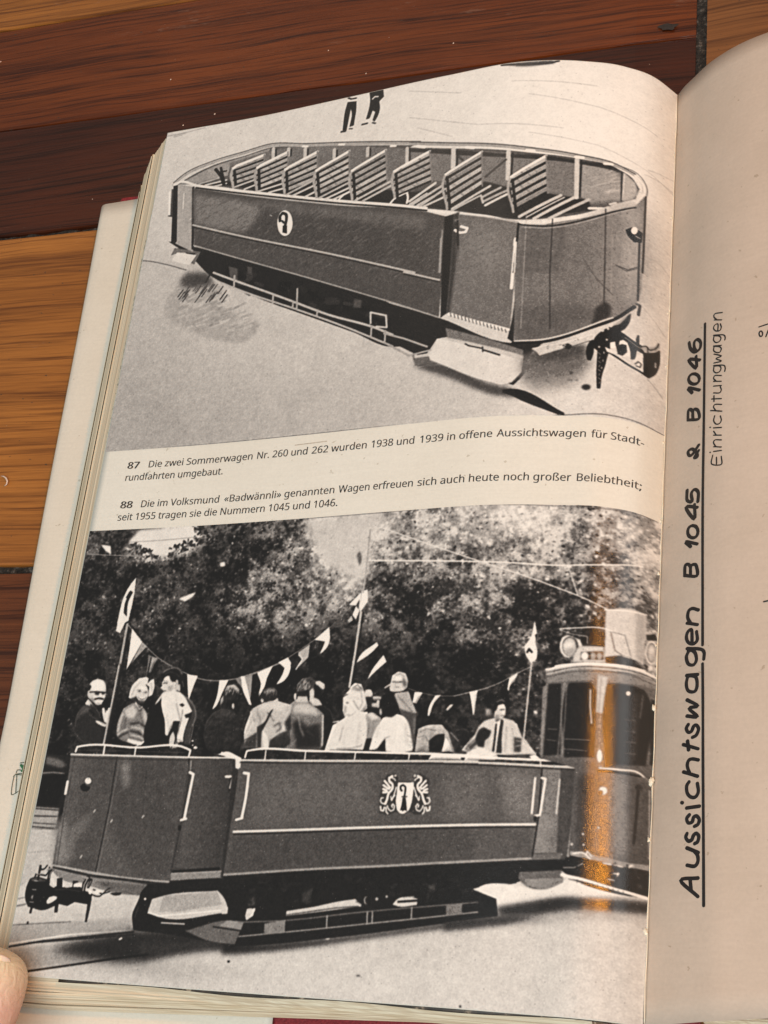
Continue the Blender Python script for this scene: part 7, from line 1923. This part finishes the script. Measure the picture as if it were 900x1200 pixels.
o = pen('handwritten_subtitle', DS([[4550,3285,-6,61,65,23,-1,-58],[4577,3356,-1,-48],[4556,3260,52,9],[4531,3257,3,2],[4555,3225,52,19],[4571,3230,-16,-33,10,-18,42,14],[4554,3141,52,17],[4570,3143,-16,-31],[4553,3087,53,15],[4528,3073,3,3],[4559,3001,-6,33,16,30,23,5,13,-21,-7,-33],[4531,2951,76,32],[4567,2965,-16,-31,10,-17,45,16],[4537,2867,66,22],[4553,2892,-1,-43],[4549,2826,40,15,13,-17,-7,-26],[4549,2775,53,16],[4548,2739,53,20],[4564,2742,-16,-25,10,-18,43,17],[4549,2630,-2,28,16,22,24,2,11,-22,-11,-22,-38,-15],[4546,2618,67,24,14,25,-3,25],[4549,2600,51,6,-38,-34,37,-5,-51,-36],[4547,2474,-2,29,20,23,23,7,10,-22,-13,-21,-38,-19],[4544,2467,54,18],[4546,2392,-3,29,17,26,24,2,11,-21,-14,-22,-35,-17],[4543,2383,67,26,14,23,-2,21],[4572,2359,0,-50,-23,-1,-7,22,17,27,27,8,10,-21,-7,-30],[4548,2265,50,23],[4562,2268,-19,-28,8,-22,51,14]]), .46, h_right, M_pen, right, .00005); o['label'] = 'small thin hand lettered word beside the title'
MK = DS([[4851,2426,58,-7,33,-4],[4874,2484,-2,9,-4,7,-6,1,-5,-4,-4,-9,-2,-10,2,-10,4,-6,5,-2,6,5,4,8,2,11],[4895,2511,16,-44],[4911,2467,31,20],[4880,4345,25,-3]])
pen('pen_mark', MK[:4], .5, h_right, M_pen, right, .00005); pen('pen_mark', MK[4:], .5, h_right, M_pen, right, .00005)
line_strip('smudge_line', [(80.5, 152.9), (93.0, 152.6)], .35, h_left, ink('pale_print_smudge', (.42, .36, .29), .6), left)
M_green = ink('green_print_ink', (.03, .13, .05), .5)
o = pen('line_drawing', DS([[-525,5360,-20,21,7,127,38,-7],[-525,5360,23,144],[-525,5360,52,4,14,94,-41,43],[-550,5378,19,-13,51,2],[-531,5341,6,-11,37,2,24,8],[-531,5341,-2,15],[-515,5277,53,-6]]), .28, None, ink('dark_green_line_ink', (.06, .075, .05), .5), None, .00012, flat_z=-.0245); in_book(o); o.parent = flap; o.matrix_parent_inverse = mathutils.Matrix(); o['label'] = 'small line drawing printed on the flap'
o = pen('leaf_print', DS([[-506,5293,31,31,-12,11],[-488,5300,21,28,6,-44],[-468,5292,2,40]]), .9, None, M_green, None, .00013, flat_z=-.0245); o.parent = flap; o['label'] = 'green leaves of the small drawing'

# binding: old glue beads and thread showing in the gutter
M_glue = paper('dried_glue', (.80, .72, .56), (.86, .80, .66), .5, .4)
V, Fc = [], []; r = random.Random(9)
def tube(pts, rad, name, mat, parent, seg=7):
    V, Fc = [], []; pts = np.array(pts); n = len(pts)
    for i, p in enumerate(pts):
        t = pts[min(i+1, n-1)]-pts[max(i-1, 0)]; t /= np.linalg.norm(t); a = np.cross(t, (0, 0, 1.)); a /= max(np.linalg.norm(a), 1e-6); b = np.cross(t, a)
        rr = rad[i] if hasattr(rad, '__len__') else rad
        for k in range(seg): V.append(p+rr*(a*math.cos(k*6.2832/seg)+b*math.sin(k*6.2832/seg)))
    for i in range(n-1):
        for k in range(seg): Fc.append((i*seg+k, i*seg+(k+1) % seg, (i+1)*seg+(k+1) % seg, (i+1)*seg+k))
    Fc.append(tuple(range(seg))[::-1]); Fc.append(tuple((n-1)*seg+k for k in range(seg)))
    return mesh_obj(name, V, Fc, mat, parent)
ys = np.linspace(-.002, -.339, 220)
pts = [(.2098+.00012*math.sin(y*310), y, float(h_left(.2098, y))+.0002) for y in ys]
rad = [.00019*(.65+.6*abs(math.sin(i*.37)*math.sin(i*.113+1))) for i in range(len(ys))]
in_book(tube(pts, rad, 'binding_glue', M_glue, None))
for v_, s_ in ((29.8, .5), (58.5, .8), (100, .6), (122, .7), (152, .8), (181.5, .7), (200.2, .9), (225, .5), (245.7, 1.3), (269.2, 1.9), (286.9, 1.0), (313.9, 1.3)):
    bm = bmesh.new(); bmesh.ops.create_icosphere(bm, subdivisions=3, radius=.0005*s_)
    for q in bm.verts:
        k = 1+.35*math.sin(q.co.x*9000+v_)*math.cos(q.co.y*7000+s_*9); q.co *= k; q.co.y *= 1.5; q.co.z *= .7
    me = bpy.data.meshes.new('glue_bead'); bm.to_mesh(me); bm.free(); me.materials.append(M_glue); me.polygons.foreach_set('use_smooth', [True]*len(me.polygons))
    o = link(bpy.data.objects.new('glue_bead', me)); o.location = (.2094, -v_/1000, float(h_left(.2094, -v_/1000))+.0003); in_book(o)

# ------------------------------------------------------------------ the hand holding the page corner
N = Nodes('skin'); v = N.coords(); n1 = N.noise(90, 4, .6, v); n2 = N.noise(900, 3, .6, v)
base = N.mix(N.ramp(n1, [(.3, (0,)*3), (.7, (1,)*3)]), (.66, .37, .28), (.74, .48, .38))
sy = N.n('ShaderNodeSeparateXYZ'); N.l(v, sy.inputs[0]); mr = N.n('ShaderNodeMapRange'); N.l(sy.outputs[1], mr.inputs[0]); mr.inputs[1].default_value = -.352; mr.inputs[2].default_value = -.338
base = N.mix(mr.outputs[0], base, (.78, .62, .42))      # the pressed fingertip is pale
N.l(base, N.p.inputs['Base Color']); N.set(Roughness=.5, Subsurface_Weight=.18, Subsurface_Scale=.004); N.p.inputs['Subsurface Radius'].default_value = (1, .35, .2)
w = N.n('ShaderNodeTexWave', Scale=160, Distortion=14, Detail=3); N.l(v, w.inputs['Vector']); hm = N.n('ShaderNodeMath', operation='MULTIPLY_ADD'); N.l(n2, hm.inputs[0]); hm.inputs[1].default_value = .7; N.l(w.outputs[1], hm.inputs[2]); N.bump(hm.outputs[0], .35, .0004)
M_skin = N.m
N = Nodes('fingernail'); N.l(N.ramp(N.noise(140, 2, .5, N.coords((1, .2, 1))), [(.3, (.76, .56, .44)), (.7, (.82, .66, .52))]), N.p.inputs['Base Color']); N.set(Roughness=.22, Subsurface_Weight=.1, Subsurface_Scale=.002); M_nail = N.m
def skin_chain():
    J = {'wrist': (-.125, -.555, -.004, .026), 'palm': (-.098, -.492, -.008, .027), 'palm2': (-.085, -.455, -.010, .024),
         'arm': (-.165, -.66, .0, .030), 'arm2': (-.21, -.78, .004, .036),
         'tb': (-.064, -.456, -.004, .022), 't1': (-.034, -.420, .002, .0185), 't2': (-.0125, -.390, .0085, .0152), 't2b': (-.0062, -.374, .0100, .0142), 't3': (-.0010, -.3600, .0112, .0142), 't3b': (.0014, -.3460, .0106, .0148), 't4': (.0026, -.3315, .0098, .0132)}
    E = [('wrist', 'palm'), ('palm', 'palm2'), ('wrist', 'arm'), ('arm', 'arm2'), ('palm', 'tb'), ('tb', 't1'), ('t1', 't2'), ('t2', 't2b'), ('t2b', 't3'), ('t3', 't3b'), ('t3b', 't4')]
    for k, (bx, by, ln, dx) in enumerate(((-.072, -.432, .062, .10), (-.092, -.428, .070, -.02), (-.111, -.434, .064, -.14), (-.128, -.446, .050, -.28))):
        c = 'f%d' % k; rad = .0095-.0007*k; L = ln
        J[c+'a'] = (bx, by, -.0110, rad+.002); J[c+'b'] = (bx+dx*L*.4, by+L*.42, -.0100, rad); J[c+'c'] = (bx+dx*L*.75, by+L*.75, -.0150, rad-.0008); J[c+'d'] = (bx+dx*L, by+L, -.0208, rad-.0018)
        E += [('palm2', c+'a'), (c+'a', c+'b'), (c+'b', c+'c'), (c+'c', c+'d')]
    names = list(J); me = bpy.data.meshes.new('hand'); me.from_pydata([J[n][:3] for n in names], [(names.index(a), names.index(b)) for a, b in E], [])
    o = link(bpy.data.objects.new('hand', me)); me.materials.append(M_skin)
    sk = o.modifiers.new('skin', 'SKIN'); sk.use_smooth_shade = True
    for i, n in enumerate(names): me.skin_vertices[0].data[i].radius = (J[n][3], J[n][3]*(.86 if n.startswith('t') else .9)); me.skin_vertices[0].data[i].use_root = n == 'palm'
    s_ = o.modifiers.new('subdivision', 'SUBSURF'); s_.levels = 3; s_.render_levels = 3
    return o
hand = skin_chain(); hand['label'] = 'bare thumb of a hand pressing the bottom left corner of the open book'; hand['category'] = 'hand'
# thumbnail: a curved plate let into the back of the thumb tip
V, Fc = [], []; nu, nv = 21, 21; c0 = np.array([.0020, -.3425, .0104]); ax = np.array([.10, .99, -.08]); ax /= np.linalg.norm(ax)
for i in range(nu):
    for j in range(nv):
        a = (i/(nu-1)*2-1); b = (j/(nv-1)*2-1); wd = 1-.16*max(0, b)**2-.30*max(0, -b)**4; th = .60+a*.50*wd
        bb = b*.0056+(.0013*(1-a*a) if b > .8 else 0)-(.0012*(1-a*a) if b < -.8 else 0); lift = 1.0+.03*(1-a*a)-.05*max(0, b)**2
        V.append(c0+np.array([math.sin(th)*.0113*lift, 0, math.cos(th)*.0102*lift])+ax*bb)
Fc = [(i*nv+j, (i+1)*nv+j, (i+1)*nv+j+1, i*nv+j+1) for i in range(nu-1) for j in range(nv-1)]
nail = mesh_obj('thumbnail', V, Fc, M_nail, hand); sm = nail.modifiers.new('thickness', 'SOLIDIFY'); sm.thickness = .0006; sm.offset = -1

# ------------------------------------------------------------------ bits on the floor
M_lint = paper('pale_fibre', (.7, .5, .4), (.8, .62, .5), .7, .3)
pts = [np.array(q) for q in ((-.0662, -.1424, FZ+.0003), (-.0645, -.1428, FZ+.0006), (-.0630, -.1438, FZ+.0009), (-.0621, -.1452, FZ+.0008), (-.0624, -.1465, FZ+.0005), (-.0634, -.1471, FZ+.0003))]
o = tube(pts, [.00012, .0003, .0004, .00036, .00028, .0001], 'fibre', M_lint, None); o['label'] = 'tiny curled pale fibre lying on the amber floorboard'; o['category'] = 'lint'
V, Fc = [], []; r = random.Random(31)
for k in range(30):
    x, y = r.uniform(-.14, .24), r.uniform(-.19, .125); s_ = r.choice((.00008, .0001, .00012, .00016, .00025))
    if k < 8: x, y, s_ = ((-.12, .083, .0005), (-.023, .0565, .0005), (.003, .033, .0004), (.054, .060, .0004), (.0735, .044, .0004), (.112, .054, .0004), (-.012, .029, .0004), (-.051, -.006, .0003))[k]
    o_ = len(V); a0 = r.uniform(0, 6)
    for i in range(5): V.append((x+s_*r.uniform(.6, 1.3)*math.cos(a0+i*1.256), y+s_*r.uniform(.6, 1.3)*math.sin(a0+i*1.256), FZ+.00002))
    V.append((x, y, FZ+s_*.8)); Fc += [(o_+i, o_+(i+1) % 5, o_+5) for i in range(5)]
o = mesh_obj('dust', V, Fc, M_lint, None, smooth=False); o['kind'] = 'stuff'; o['label'] = 'scattered pale dust specks on the floorboards'; o['category'] = 'dust'
# dark knot in the red-brown board
V = [(.2032, .0466, FZ-.00014)]+[(.2032+.0036*(1+.25*math.sin(3*a)+.1*math.sin(7*a))*math.cos(a), .0466+.0019*(1+.25*math.cos(2*a+1)+.12*math.sin(5*a))*math.sin(a), FZ-.00014) for a in np.linspace(0, 6.283, 20, endpoint=False)]
o = mesh_obj('knot', V, [(0, i+1, (i+1) % 20+1) for i in range(20)], ink('knot_wood', (.022, .016, .013), .6)); o['kind'] = 'structure'
